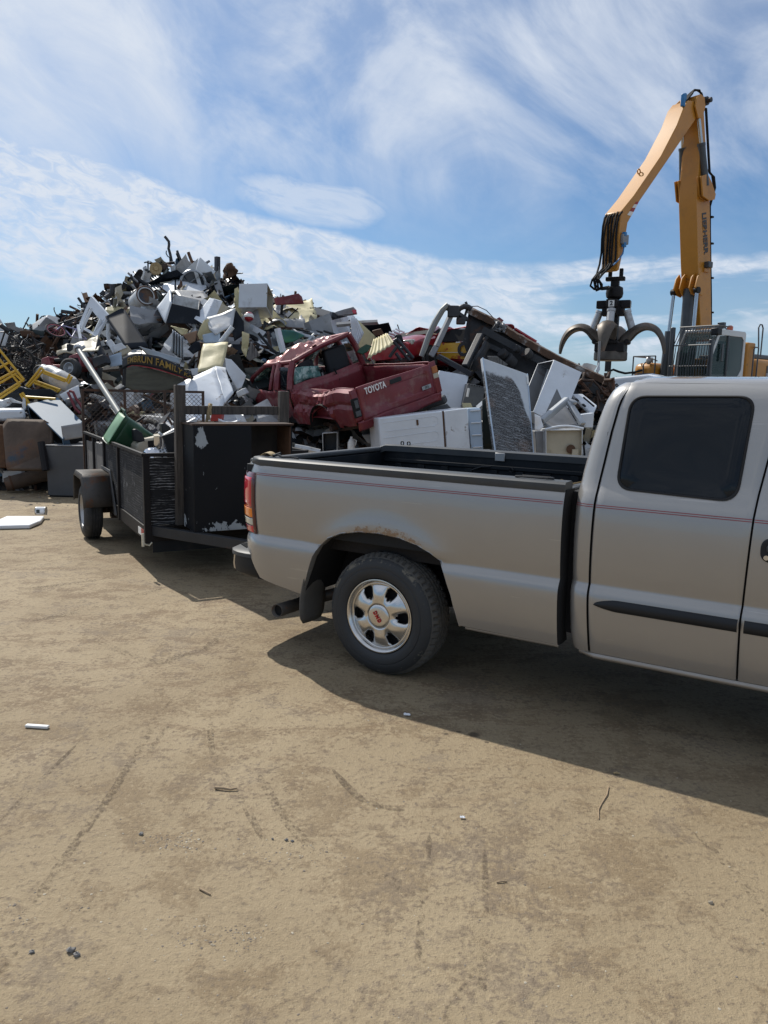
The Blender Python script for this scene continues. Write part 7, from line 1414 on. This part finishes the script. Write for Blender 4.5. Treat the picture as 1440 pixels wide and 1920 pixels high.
# ---------------------------------------------------------------- other cars on the ridge
def wreck(name, lab, u, v, Y, rz, body, extra=None, S=1.0, tilt=0, wheels=True, squash=.75, doors=None):
    t = thing(name, lab, 'car wreck', at(u, v, Y)); t.rotation_euler = (R(tilt), R(0), R(rz)); t.scale = (S, S, S)
    sec = [(-2.0, .62, .30, .80), (-1.9, .74, .26, .90), (-1.3, .80, .24, .95), (-.9, .82, .24, .96), (0, .83, .24, .96), (.9, .82, .24, .93), (1.4, .80, .26, .88), (1.9, .72, .28, .78), (2.05, .6, .32, .68)]
    q = MB(); vs = []; N_ = 40; K = 14
    for i in range(N_ + 1):
        x = lerp(-2.0, 2.05, i / N_); w = tab([(a, b) for a, b, c, d in sec], x); z0 = tab([(a, c) for a, b, c, d in sec], x); z1 = tab([(a, d) for a, b, c, d in sec], x)
        for j in range(K):
            a = j / K * 2 * math.pi; c_, s_ = math.cos(a), math.sin(a); y = w * math.copysign(abs(c_) ** .35, c_); z = (z0 + z1) / 2 + (z1 - z0) / 2 * math.copysign(abs(s_) ** .5, s_)
            vs.append(crm((x, y, z), 2.2, 1.7))
    q.add(vs, [(i * K + j, (i + 1) * K + j, (i + 1) * K + (j + 1) % K, i * K + (j + 1) % K) for i in range(N_) for j in range(K)] + [list(range(K)), [N_ * K + j for j in range(K)]]); b = q.build('body', body, t, smooth=30)
    q = MB(); q.grid(lambda a, b_: crm((lerp(-1.2, .35, a) - .1 * math.sin(b_ * 3), lerp(-.58, .58, b_), .96 + .42 * squash + .05 * math.sin(b_ * 3.14) + .10 * noise.noise(Vector((a * 3, b_ * 3, u)))), 2), 12, 10); q.build('roof', body, t, smooth=26, solid=.02)
    for s_ in (1, -1):
        for x0, x1 in ((-1.75, -1.15), (-.45, -.4), (1.1, .32)): q = MB(); q.tube([(x0, s_ * .76, .93), (x1, s_ * .58, .95 + .42 * squash)], .045, 6); q.build('pillar', body, t)
    for s_ in (1, -1):
        q = MB(); q.grid(lambda a, b_: (lerp(lerp(-1.65, 1.0, a), lerp(-1.12, .30, a), b_), s_ * lerp(.75, .59, b_), lerp(.93, .94 + .40 * squash, b_)), 6, 3); q.build('side_window', M_['void'], t)
    q = MB(); q.grid(lambda a, b_: (lerp(1.08, .34, b_), lerp(-.7, .7, a), lerp(.93, .94 + .40 * squash, b_)), 5, 3); q.build('windscreen', M_['void'], t)
    if wheels:
        for x, s_ in ((-1.25, -1), (1.3, -1), (-1.25, 1), (1.3, 1)):
            w = bpy.data.objects.new('wheel', None); COL.objects.link(w); w.parent = t; Mw = Matrix.Translation((x, s_ * .82, .28)) @ (Matrix() if s_ < 0 else Matrix.Rotation(math.pi, 4, 'Z'))
            q = MB(); q.lathe([(.16, .0), (.24, -.03), (.29, -.01), (.30, .03), (.30, .12), (.2, .16)], 26, Mw); q.build('tyre', M_['rubber'], w); q = MB(); q.lathe([(0, .01), (.05, .0), (.15, .02), (.17, -.01), (.17, .08)], 20, Mw); q.build('rim', M_['grey_steel'], w)
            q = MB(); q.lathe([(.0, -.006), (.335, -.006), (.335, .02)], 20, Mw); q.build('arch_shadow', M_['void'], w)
    return t
t = wreck('red_sedan', 'crushed bright red car on the ridge left of the bare pillars', 800, 702, 17.3, 240, M_['bright_red'], squash=.45, tilt=6, S=.82)
q = MB(); q.cbox((-1.98, .45, .72), (.1, .5, .16)); q.build('tail_lamp', M_['red_lens'], t, bevel=.03); q = MB(); q.cbox((1.9, .52, .66), (.2, .3, .14)); q.build('head_lamp', M_['white_lens'], t, bevel=.03)
t = wreck('painted_derby_car', 'red and yellow painted derby car on the ridge behind the bare pillars', 880, 702, 16.6, 146, M_['bright_red'], squash=.85, tilt=-2, S=.72)
q = MB()
for s_ in (1, -1): q.grid(lambda a, b: crm((lerp(-.95, 1.95, a), s_ * (.835 + .012 - .10 * max(0, lerp(-.95, 1.95, a) - 1.3) ** 1.5), lerp(.42, .90, b) - .04 * max(0, lerp(-.95, 1.95, a) - 1.2)), 2.2, 1.7) + Vector((0, s_ * .012, 0)), 26, 6)
yp_ = q.build('painted_side', M_['taxi_yellow'], t, smooth=30)
for s_ in (1, -1):
    text('OP', .50, M_['dark_text'], frame((-.42, s_ * .905, .68), (s_ * -1, 0, 0), (0, 0, 1)), t, .01, .02)
q = MB(); q.cbox((-.1, .90, .90), (.14, .02, .03)); q.cbox((.2, .9, .62), (.9, .014, .014)); q.build('door_handle', M_['white_paint'], t)
sheet('bent_bonnet', 'dark red bonnet bent up above the bright red car', 'car panel', M_['crushed_red'], [(752, 632), (770, 623), (790, 626), (800, 636), (790, 644), (762, 640)], Y=17.0, cr=.07, th=.02)
sheet('red_shard', 'small red body shard on the skyline right of the pink lamp', 'car panel', M_['crushed_red'], [(925, 601), (936, 595), (944, 601), (938, 607)], Y=15.6, cr=.05, th=.03)
# white covered load behind, bushes on the horizon
wt = crate('white_trailer_roof', 'white sheeted vehicle roof behind the pickup cab', 'vehicle roof', 'white_enamel', [(1126, 712), (1215, 703), (1262, 712), (1130, 760)], (20, -4, 3), Y=19, bev=.05)
q = MB(); q.tube([at(*p, 19.0) - wt.location for p in ((1140, 697), (1150, 693), (1160, 697), (1172, 700), (1190, 698), (1204, 694))], .03, 6); q.build('cable', M_['hose'], wt)
tag(sheet('white_fin', 'small white pointed blade above the overturned chassis end', 'blade', M_['white_enamel'], [(1117, 695), (1123, 680), (1125, 692), (1121, 700)], Y=16.0, cr=0, th=.03))
mat('bare_twig', (.16, .13, .12), .9, var=.2)
for i, (u, h_) in enumerate(((1162, 2.9), (1176, 3.2), (1190, 2.8), (1148, 2.3), (1206, 2.5))):
    rnd = random.Random(i + 60); P = at(u, 760, 58.0); P.z = 0; t = thing('bare_shrub', ['leafless grey shrub, second from left on the horizon', 'tallest leafless shrub in the row on the horizon', 'leafless shrub right of the tallest on the horizon', 'leftmost leafless shrub on the horizon', 'rightmost leafless shrub on the horizon'][i], 'shrub', P, group='leafless shrubs on the horizon')
    q = MB()
    for k in range(26):
        a = rnd.random() * 6.28; l_ = h_ * rnd.uniform(.6, 1); sp = rnd.uniform(.1, .55); p0 = Vector((0, 0, .1)); p1 = Vector((math.cos(a) * sp * l_ * .4, math.sin(a) * sp * l_ * .4, l_ * .55)); p2 = Vector((math.cos(a + .3) * sp * l_ * .8, math.sin(a + .3) * sp * l_ * .8, l_))
        q.tube([p0, p1, p2], [.035, .025, .012], 4)
        for j in range(3): f = rnd.uniform(.4, .9); b = lerp(p1, p2, f); q.tube([b, b + Vector((rnd.uniform(-.3, .3), rnd.uniform(-.3, .3), rnd.uniform(.1, .4)))], .012, 3)
    q.build('branches', MT['bare_twig'], t)
# ---------------------------------------------------------------- yellow material handler
FA_ = np.array([-.7915, -.611, 0]); NA_ = np.array([.611, -.7915, 0]); PB = np.array(at(1309, 600, 25.0)); PB0 = np.array([PB[0], PB[1], 0.0])
mh = thing('material_handler', 'yellow material handler crane with raised boom standing behind the heap', 'crane', PB0, math.atan2(FA_[1], FA_[0]))
# local frame: x = machine forward, y = machine left ( = NA rotated ), z up
LFT = np.array([-FA_[1], FA_[0], 0])
def cl(P): d = np.array(P) - PB0; return Vector((float(np.dot(d, FA_)), float(np.dot(d, LFT)), float(d[2])))
def cs(u, v, w=0.0):   # pixel to machine plane at lateral offset w (towards the visible side)
    return cl(onplane(u, v, PB + LFT * w, LFT))
MY = MT['machine_yellow']
BW = .29
def slab(side_pts, w0, w1, name, m, par=mh, bevel=.02, wref=None):
    wr = w1 if wref is None else wref; P = [cs(u, v, wr) for u, v in side_pts]; q = MB(); q.prism([Vector((p.x, w1, p.z)) for p in P], (0, w0 - w1, 0)); return q.build(name, m, par, bevel=bevel)
# boom
boom = [(1314.6, 640), (1309.5, 520), (1308.5, 496), (1305.5, 379), (1307, 345), (1311, 300), (1313.5, 240), (1311, 205), (1306, 188), (1309, 178), (1315, 176), (1319, 188), (1321.5, 235), (1323, 260), (1328, 340), (1331, 372), (1332.7, 496), (1334.5, 640)]
bo = slab(boom, -BW, BW, 'boom', MY)
def facez(u, v): return cs(u, v, BW + .004)
a, b = facez(1319.5, 398), facez(1323.5, 476); M = frame((a + b) / 2 , b - a, (a - b).cross(Vector((0, 1, 0)))); L_ = (b - a).length
me_ = textmesh('LIEBHERR', .30, .006, .012, 1.0); xs_ = [v.co.x for v in me_.vertices]; sc_x = L_ / (max(xs_) - min(xs_))
for v in me_.vertices: v.co.x *= sc_x; v.co.z *= 1
yv = Vector((1, 0, 0)) if M.to_3x3() @ Vector((0, 0, 1)) else None
xa = (b - a).normalized(); ya = Vector((0, 1, 0)).cross(xa)
me_.transform(frame((a + b) / 2, xa, ya)); fin(me_, 'lettering', MT['dark_text'], bo, smooth=0)
q = MB(); p_ = facez(1324, 497); q.cbox(p_ + Vector((0, .08, 0)), (.24, .16, .18)); q.build('work_lamp', MT['machine_grey'], bo, bevel=.02); q = MB(); q.cbox(p_ + Vector((0, .02, -.16)), (.28, .05, .10)); q.build('lamp_bracket', MY, bo)
# side ears: stick cylinder lugs and lift cylinder lugs
for s_ in (1, -1):
    w0, w1 = (BW + .003, BW + .16) if s_ > 0 else (-BW - .16, -BW - .003)
    e = [(1306, 332), (1318, 328), (1326, 345), (1333, 366), (1331, 376), (1321, 378), (1309, 370)]
    P = [cs(u, v, BW) for u, v in e]; q = MB(); q.prism([Vector((p.x, w1, p.z)) for p in P], (0, -.05, 0)); q.prism([Vector((p.x, w0, p.z)) for p in P], (0, .04, 0)); q.prism([Vector((p.x, w1 - .0505, p.z)) for p in (P[3], P[4], P[5])], (0, -.07, 0)); q.build('cylinder_lug', MY, bo, bevel=.008)
    A = cs(1318, 350, BW); T = cs(1312, 222, BW); yy = s_ * (BW + .085); A.y = yy; T.y = s_ * .26
    q = MB(); q.tube([A, lerp(A, T, .62)], .105, 16); q.tube([lerp(A, T, .60), lerp(A, T, .64)], .12, 16); cyl = q.build('stick_cylinder', MT['machine_grey'], mh, smooth=50); q = MB(); q.tube([lerp(A, T, .62), T], .055, 12); q.build('piston_rod', MT['cyl_rod'], cyl, smooth=50)
    e = [(1308, 520), (1314, 512), (1320, 530), (1322, 548), (1316, 556), (1308, 552), (1303, 540)]
    P = [cs(u, v, BW) for u, v in e]; q = MB()
    for off in (.0, .20): q.prism([Vector((p.x + .16, s_ * (BW * .55 + off) , p.z)) for p in P], (0, .04, 0))
    q.build('lift_lug', MY, bo, bevel=.008)
    A = cs(1309, 548, BW); A = Vector((A.x + .24, s_ * (BW + .10), A.z)); B = Vector((A.x + .15, s_ * (BW + .16), cs(1309, 720, BW).z))
    q = MB(); q.tube([A, lerp(A, B, .55)], .055, 12); rod = q.build('lift_rod', MT['cyl_rod'], mh, smooth=50); q = MB(); q.tube([lerp(A, B, .42), B], .12, 16); q.build('lift_barrel', MT['machine_grey'], rod, smooth=50); q = MB(); q.tube([A + Vector((0, -.07, .03)), A + Vector((0, .07, .03))], .10, 12); q.build('rod_eye', MT['black_steel'], rod)
A = cs(1309, 545, 0); A = Vector((A.x + .50, 0, A.z)); q = MB(); q.tube([A, A + Vector((.05, 0, -2.9))], .17, 18); q.build('recovery_cylinder', MT['machine_grey'], mh, smooth=50)
# hoses up the back of the boom
q = MB()
for k, dx in enumerate((0, .05)):
    q.tube([Vector((p.x - .06 - dx, BW * .7, p.z)) for p in [cs(u, v, BW) for u, v in ((1335, 615), (1335, 560), (1334, 496), (1333, 430), (1333, 385))]] + [Vector((p.x - .10 - dx, BW * .9, p.z)) for p in [cs(u, v, BW) for u, v in ((1338, 350), (1336, 330), (1328, 322), (1326, 290), (1323, 235), (1321, 200))]], .028, 6)
for v in (585, 520, 455, 405): p = cs(1335, v, BW); q.cbox((p.x - .12, BW * .7, p.z), (.12, .1, .05))
for k in range(3): q.tube([cs(u, v, BW * .6 - .1 * k) for u, v in ((1326, 318), (1334, 326), (1337 + k * 2, 345), (1336 + k * 2, 358), (1331, 362))], .024, 6)
q.build('boom_hose', MT['hose'], bo)
# boom head: pivot cheeks, top hoses
for s_ in (1, -1):
    P = [cs(u, v, BW) for u, v in ((1301, 200), (1304, 184), (1311, 177), (1318, 183), (1320, 200), (1314, 222), (1306, 222))]; q = MB(); q.prism([Vector((p.x, s_ * (BW + .003), p.z)) for p in P], (0, s_ * .05, 0)); q.build('head_cheek', MY, bo, bevel=.008)
q = MB(); rnd = random.Random(2)
for k in range(7):
    z = k * .05 - .15; q.tube([cs(u, v, z) for u, v in ((1280 + k, 190), (1286 + k * 2, 182 - k), (1296 + k, 173 - k * .8), (1306 + k, 169), (1316, 175 + k), (1320, 190 + k * 3))], .024, 6)
q.build('head_hoses', MT['hose'], bo)
q = MB(); q.cbox(cs(1281, 188, .25), (.12, .1, .34)); q.cbox(cs(1284, 182, .15), (.1, .08, .2)); q.build('hydraulic_valve', MT['blue_valve'], bo, bevel=.02)
# stick: cranked box section
stick = [(1303, 190), (1312, 205), (1303, 226), (1198, 379), (1177, 418), (1171, 457), (1161, 506), (1157, 509), (1160, 470), (1161, 430), (1165, 396), (1189, 366.6), (1240, 292), (1270, 234), (1283, 200), (1292, 188)]
st_ = slab(stick, -.27, .27, 'stick', MY, mh, .02)
q = MB()
rnd = random.Random(14)
for k in range(6):
    j = lambda a=.03: rnd.uniform(-a, a); yy = .25 - k * .095
    q.tube([Vector((p.x + .04 + j(.02), yy + j(.02), p.z)) for p in [cs(u, v, .27) for u, v in ((1168, 397), (1163, 404), (1160, 420), (1158, 445), (1157, 470), (1155, 492))]] + [Vector((p.x + .05 + j(.06), yy * .6 + j(.06), p.z)) for p in [cs(u + rnd.uniform(-2, 2), v + rnd.uniform(-2, 2), .2) for u, v in ((1147, 505), (1138, 513), (1131, 523), (1131, 535), (1137, 542), (1147, 541), (1153, 538))]], .030, 6)
q.build('stick_hose', MT['hose'], st_)
q = MB()
pp = [cs(u, v, .274) for u, v in ((1193, 378), (1198, 378), (1184, 405), (1176, 403))]
for f0, f1, mi in ((0, .2, 1), (.2, .45, 0), (.45, .72, 1), (.72, 1, 0)):
    q.add([lerp(pp[0], pp[3], f0), lerp(pp[1], pp[2], f0), lerp(pp[1], pp[2], f1), lerp(pp[0], pp[3], f1)], [(0, 1, 2, 3)], mi)
q.build('warning_tape', [MT['white_paint'], MT['red_paint']], st_, smooth=0, solid=.004)
q = MB(); q.cbox(cs(1171, 449, .32), (.26, .10, .26)); vb = q.build('valve_box', MT['grey_sheet'], st_, bevel=.02); q = MB(); q.cbox(cs(1171, 439, .34), (.10, .08, .10)); q.cbox(cs(1170, 459, .34), (.10, .08, .12)); q.tube([cs(1170, 462, .34), cs(1168, 475, .34), cs(1160, 487, .32), cs(1150, 497, .30)], .02, 6); q.build('coupling', MT['blue_valve'], vb)
q = MB(); p_ = cs(1208, 340, .1); q.lathe([(.05, -.01), (.08, -.01), (.08, .01), (.05, .01)], 14, Matrix.Translation(p_ + Vector((.0, -.2, .3)))); q.build('lift_eye', MY, st_)
q = MB(); q.lathe([(0, -.30), (.12, -.30), (.14, 0), (.12, .30), (0, .30)], 20, Matrix.Translation(cs(1309, 194, 0))); q.lathe([(0, -.42), (.07, -.42), (.07, .42), (0, .42)], 16, Matrix.Translation(cs(1309, 194, 0))); q.build('pivot_pin', MT['dark_steel'], bo)
# upper carriage, hood, cab
def B(name, m, lo, hi, bevel=.04, par=mh): q = MB(); q.box(lo, hi); return q.build(name, m, par, bevel=bevel, seg=3)
zc = 3.62 - .0
B('turntable', MT['machine_grey'], (-2.6, -1.3, 1.35), (1.4, 1.3, 1.7)); B('undercarriage', MT['black_steel'], (-1.9, -1.1, .55), (1.9, 1.1, 1.1)); B('turret', MT['black_steel'], (-.7, -.7, 1.1), (.7, .7, 1.35))
for x in (-1.5, 1.5):
    for s_ in (1, -1):
        q = MB(); q.lathe([(0, 0), (.25, .0), (.35, .05), (.50, 0), (.58, .05), (.60, .12), (.60, .36), (.5, .42), (.3, .4)], 30, Matrix.Translation((x, s_ * 1.15 - .21, .60))); q.build('road_wheel', MT['rubber'], mh)
hood = B('engine_hood', MY, (-3.3, -1.3, 1.7), (-1.25, 1.32, 2.95), .18); B('hood_grille', MT['machine_grey'], (-3.0, 1.321, 1.9), (-2.0, 1.335, 2.75), .0, hood)
text('LIEBHERR', .16, MT['white_text'], frame((-2.3, 1.337, 2.45), (-1, 0, 0), (0, 0, 1)), hood, .003)
B('hood_top', MT['machine_grey'], (-3.0, -.9, 2.951), (-1.7, 1.0, 3.12), .05, hood)
B('side_tank', MY, (-.2, -1.35, 1.7), (1.35, -.55, 2.75), .2); B('tower_panel', MY, (-1.2, .75, 1.7), (-.72, 1.32, 3.42), .05); B('boom_foot', MY, (-.35, -.42, 1.7), (.35, .42, 2.9), .04)
# cab on the machine's left
cx0, cx1, cy0, cy1, cz0, cz1 = .02, 1.90, .50, 1.62, 2.0, 3.66
cab = bpy.data.objects.new('cab', None); COL.objects.link(cab); cab.parent = mh
q = MB()
side_o = [(cx0, cz0), (cx1 - .1, cz0), (cx1 + .02, 2.35), (cx1 - .05, 3.0), (cx1 - .35, cz1 - .06), (cx1 - .6, cz1), (cx0 + .06, cz1), (cx0, cz1 - .06)]
side_i = [(cx0 + .10, 2.55), (cx0 + .22, 2.38), (cx0 + .6, 2.2), (cx1 - .10, 2.15), (cx1 - .12, 2.9), (cx1 - .44, cz1 - .16), (cx0 + .22, cz1 - .16), (cx0 + .10, cz1 - .25)]
for y, dy_ in ((cy1, -.05), (cy0, .05)):
    n = 8; So = [side_o[k] for k in (0, 0, 1, 2, 3, 4, 6, 7)]
    vs = [(x, y, z) for x, z in So] + [(x, y, z) for x, z in side_i]; vs += [(x, yy + dy_, z) for x, yy, z in vs]
    q.add(vs, [(k, (k + 1) % n, n + (k + 1) % n, n + k) for k in range(n)] + [(2 * n + k, 2 * n + (k + 1) % n, 3 * n + (k + 1) % n, 3 * n + k) for k in range(n)] + [(n + k, n + (k + 1) % n, 3 * n + (k + 1) % n, 3 * n + k) for k in range(n)])
q.box((cx0 - .001, cy0 + .001, cz0), (cx0 + .05, cy1 - .001, cz1 - .07)); q.box((cx0 + .05, cy0 + .001, cz1 - .06), (cx1 - .4, cy1 - .001, cz1 + .01)); q.box((cx0, cy0 + .05, cz0 - .08), (cx1, cy1 - .05, cz0 + .03)); q.build('cab_frame', MT['machine_white'], cab, bevel=.015)
gls = bpy.data.materials.new('cab_glass'); gls.use_nodes = True; g_ = gls.node_tree; gb_ = g_.nodes['Principled BSDF']; gb_.inputs['Base Color'].default_value = (.03, .06, .06, 1); gb_.inputs['Roughness'].default_value = .04; gb_.inputs['Alpha'].default_value = .55; MT['cab_glass'] = gls
q = MB(); q.add([(x, cy1 - .025, z) for x, z in side_i], [list(range(8))]); q.build('side_window', gls, cab, smooth=0); q = MB(); q.add([(x, cy0 + .025, z) for x, z in side_i], [list(range(8))]); q.build('far_window', gls, cab, smooth=0)
q = MB(); q.add([(cx1 - .06, cy0 + .06, 2.1), (cx1 - .06, cy1 - .06, 2.1), (cx1 - .09, cy1 - .06, 3.0), (cx1 - .40, cy1 - .06, cz1 - .1), (cx1 - .40, cy0 + .06, cz1 - .1), (cx1 - .09, cy0 + .06, 3.0)], [(0, 1, 2, 5), (5, 2, 3, 4)]); q.build('windscreen', gls, cab, smooth=0)
q = MB(); q.tube([(1.0, cy1 - .01, 2.2), (1.0, cy1 - .01, cz1 - .15)], .035, 6); q.cbox((1.35, cy1 + .04, 3.0), (.10, .03, .5)); q.build('door_pillar', MT['machine_grey'], cab, bevel=.01)
q = MB(); q.cbox((.6, 1.05, 2.5), (.5, .5, .18)); q.cbox((.35, 1.05, 2.85), (.14, .48, .7)); q.cbox((.33, 1.05, 3.3), (.1, .26, .2)); q.cbox((.95, .72, 2.6), (.5, .12, .1)); q.build('seat', MT['black_plastic'], cab, bevel=.04)
# front guard
gd = MB()
for k in range(15):
    y = lerp(cy0 - .05, cy1 + .0, k / 14); gd.tube([(cx1 + .10, y, 1.95), (cx1 + .14, y, 2.6), (cx1 + .06, y, 3.2), (cx1 - .28, y, cz1 + .10)], .014, 5)
for x, z in ((cx1 + .11, 2.05), (cx1 + .13, 2.6), (cx1 + .06, 3.2), (cx1 - .28, cz1 + .10)): gd.tube([(x, cy0 - .10, z), (x, cy1 + .02, z)], .02, 5)
for k in range(13): y = lerp(cy0, cy1, k / 12); gd.tube([(cx1 - .28, y, cz1 + .10), (cx0 + .9, y, cz1 + .10)], .012, 5)
gd.build('front_guard', MT['machine_grey'], cab)
q = MB(); q.box((cx1 - .02, cy0 - .16, 1.9), (cx1 + .12, cy0 - .06, cz1 + .08)); q.box((cx1 - .05, cy1 - .06, 2.0), (cx1 + .06, cy1 + .05, 3.35)); q.build('guard_post', MT['machine_grey'], cab, bevel=.02)
q = MB(); q.cbox((cx1 - .2, cy1 + .0, cz1 - .08), (.26, .22, .2)); q.build('lamp_pod', MT['black_plastic'], cab, bevel=.03)
q = MB(); q.lathe([(0, -.08), (.085, -.08), (.09, .05), (.05, .09), (0, .09)], 16, Matrix.Translation((.4, 1.3, cz1 + .10)) @ Matrix.Rotation(R(90), 4, 'X')); q.build('beacon', MT['amber_beacon'], cab, smooth=50)
q = MB(); q.cbox((1.15, 1.45, cz1 + .13), (.12, .2, .18)); q.tube([(1.1, 1.2, cz1), (1.05, 1.2, cz1 + .16), (.6, 1.25, cz1 + .14), (.5, 1.3, cz1)], .02, 6); q.build('roof_lamp', MT['machine_grey'], cab, bevel=.02)
# rails, ladders, mirrors
def rail(pts, r_=.022): q = MB(); q.tube(pts, r_, 6); return q.build('guard_rail', MT['machine_grey'], mh)
rail([(-1.3, 1.36, 1.8), (-1.3, 1.36, 3.25), (-1.3, 1.30, 3.9), (-1.38, 1.30, 4.0), (-1.50, 1.30, 4.0), (-1.58, 1.30, 3.9), (-1.58, 1.30, 3.0)]); rail([(-.95, 1.40, 1.8), (-.95, 1.40, 3.2), (-1.0, 1.4, 3.28), (-1.3, 1.36, 3.28)])
for x, y in ((1.4, -1.3), (1.4, -.5), (.2, -1.4)): rail([(x, y, 1.7), (x, y, 2.95)])
for z in (2.4, 2.95): rail([(.2, -1.4, z), (1.4, -1.3, z), (1.4, -.5, z)])
rail([(1.38, -.9, 1.75), (1.42, -.9, 2.7), (1.3, -.75, 2.9), (1.3, -.5, 2.8)])
q = MB(); q.tube([(1.35, -1.4, 1.95), (1.9, -1.75, 1.98), (2.0, -1.8, 2.1), (2.0, -1.8, 2.6)], .025, 6); mr = q.build('mirror_arm', MT['black_plastic'], mh); q = MB(); q.cbox((2.02, -1.8, 2.72), (.06, .22, .52)); q.cbox((2.02, -1.8, 2.25), (.06, .2, .22)); q.build('mirror', MT['black_plastic'], mr, bevel=.02)
B('foot_plate', MT['machine_grey'], (.3, -1.6, 1.78), (1.7, -.5, 1.95), .01)
q = MB(); q.lathe([(0, -.06), (.12, -.04), (.13, .0), (.05, .08), (0, .09)], 16, Matrix.Translation((1.35, -.75, 2.82))); q.build('work_lamp', MT['polished'], mh)
# ---- orange-peel grapple with magnet, hanging from the stick tip
GP = PB + 0; tipw = onplane(1155, 508, PB, LFT); mpp = float(np.dot(np.array(tipw) - CAM, _f)) / FPX
gr = thing('grapple', 'open four-clawed scrap grapple with round magnet hanging from the crane stick', 'grapple', tipw, math.atan2(FA_[1], FA_[0]) + R(28))
def gz_(v): return -(v - 508) * mpp * 1.005
GS = MT['grapple_steel']
q = MB(); 
for y in (-.15, .15): q.box((-.06, y - .05, gz_(524)), (.06, y + .05, gz_(504)))
q.box((-.10, -.26, gz_(526)), (.10, .26, gz_(519))); q.box((-.11, -.11, gz_(537)), (.11, .11, gz_(526))); q.build('link', MT['black_steel'], gr, bevel=.015)
q = MB(); q.lathe([(0, -.18), (.13, -.18), (.22, -.10), (.24, .0), (.22, .16), (.10, .22), (0, .22)], 18, Matrix.Translation((0, 0, gz_(549))) @ Matrix.Rotation(R(90), 4, 'X')); q.cbox((-.12, .1, gz_(545)), (.2, .2, .2)); q.build('rotator', MT['black_steel'], gr, bevel=.01)
q = MB()
for k in range(4):
    a = R(90 * k); M = Matrix.Rotation(a, 4, 'Z'); q.box((.05, -.14, gz_(590)), (.30, .14, gz_(562)), M); q.box((.20, -.15, gz_(576)), (.46, .15, gz_(562)), M)
q.box((-.16, -.16, gz_(655)), (.16, .16, gz_(562))); q.box((-.40, -.40, gz_(657)), (.40, .40, gz_(640))); q.build('housing', MT['black_steel'], gr, bevel=.02)
for k in range(4):
    M = Matrix.Rotation(R(90 * k), 4, 'Z')
    if k < 4:
        q = MB(); q.cbox(M @ Vector((.465, 0, gz_(570))), (.16, .004, .17), Matrix.Rotation(R(90 * k + 90), 4, 'Z')); pl = q.build('number_plate', MT['white_paint'], gr)
        c = M @ Vector((.470, 0, gz_(570))); text('2', .16, MT['dark_text'], frame(c, M.to_3x3() @ Vector((0, 1, 0)), (0, 0, 1)), pl, .003, .006)
    cyl = MB(); A = M @ Vector((.36, 0, gz_(580))); Bq = M @ Vector((.56, 0, gz_(618))); cyl.tube([A, lerp(A, Bq, .12), lerp(A, Bq, .13), Bq], [.12, .12, .105, .105], 16); cyl.build('claw_cylinder', MT['polished'], gr, smooth=40)
    # claw: curved tapering shell
    q = MB(); pts = [(.28, gz_(642)), (.46, gz_(630)), (.62, gz_(619)), (.82, gz_(612)), (1.0, gz_(612)), (1.18, gz_(618)), (1.32, gz_(630)), (1.40, gz_(645)), (1.43, gz_(660))]; wd = [.15, .20, .24, .26, .25, .22, .17, .11, .05]; dp = [.26, .30, .25, .22, .20, .18, .15, .12, .07]
    def cr_(T, f):
        i = min(int(f), len(T) - 2); g_ = f - i; p0, p1, p2, p3 = T[max(i - 1, 0)], T[i], T[i + 1], T[min(i + 2, len(T) - 1)]
        return .5 * (2 * p1 + (p2 - p0) * g_ + (2 * p0 - 5 * p1 + 4 * p2 - p3) * g_ ** 2 + (3 * p1 - p0 - 3 * p2 + p3) * g_ ** 3)
    ff = [k_ / 3 for k_ in range(3 * 8 + 1)]; X_ = [p[0] for p in pts]; Z_ = [p[1] for p in pts]; wd = [cr_(wd, f) for f in ff]; dp = [cr_(dp, f) for f in ff]; pts = [(cr_(X_, f), cr_(Z_, f)) for f in ff]
    vs = []
    for i, (x, z) in enumerate(pts):
        x0, z0 = pts[max(i - 1, 0)]; x1, z1 = pts[min(i + 1, len(pts) - 1)]; t = Vector((x1 - x0, 0, z1 - z0)).normalized(); nrm = Vector((-t.z, 0, t.x))
        for yy, dd in ((-1, 0), (-.5, .5), (0, .62), (.5, .5), (1, 0), (.9, -.35), (0, -.15), (-.9, -.35)): vs.append(M @ (Vector((x, 0, z)) + nrm * dp[i] * dd + Vector((0, yy * wd[i], 0))))
    q.add(vs, [(8 * i + j, 8 * i + 8 + j, 8 * i + 8 + (j + 1) % 8, 8 * i + (j + 1) % 8) for i in range(len(pts) - 1) for j in range(8)] + [list(range(8)), [8 * (len(pts) - 1) + j for j in range(8)]]); q.build('claw', GS, gr, smooth=40)
    q = MB(); q.tube([M @ Vector((.44, -.22, gz_(638))), M @ Vector((.44, .22, gz_(638)))], .07, 12); q.tube([M @ Vector((.56, -.14, gz_(620))), M @ Vector((.56, .14, gz_(620)))], .08, 12); q.build('claw_pin', MT['black_steel'], gr)
q = MB(); q.lathe([(0, -.30), (.16, -.30), (.18, -.12), (.44, -.12), (.46, -.09), (.46, .10), (.43, .13), (0, .13)], 40, Matrix.Translation((0, 0, gz_(664))) @ Matrix.Rotation(R(-90), 4, 'X')); q.build('magnet', GS, gr, smooth=40)
pipe('upright_bar', 'thin grey bar upright behind the hanging magnet', 'bar', 'grey_sheet', [(1124, 640), (1122, 690)], .03, Y=18.5)
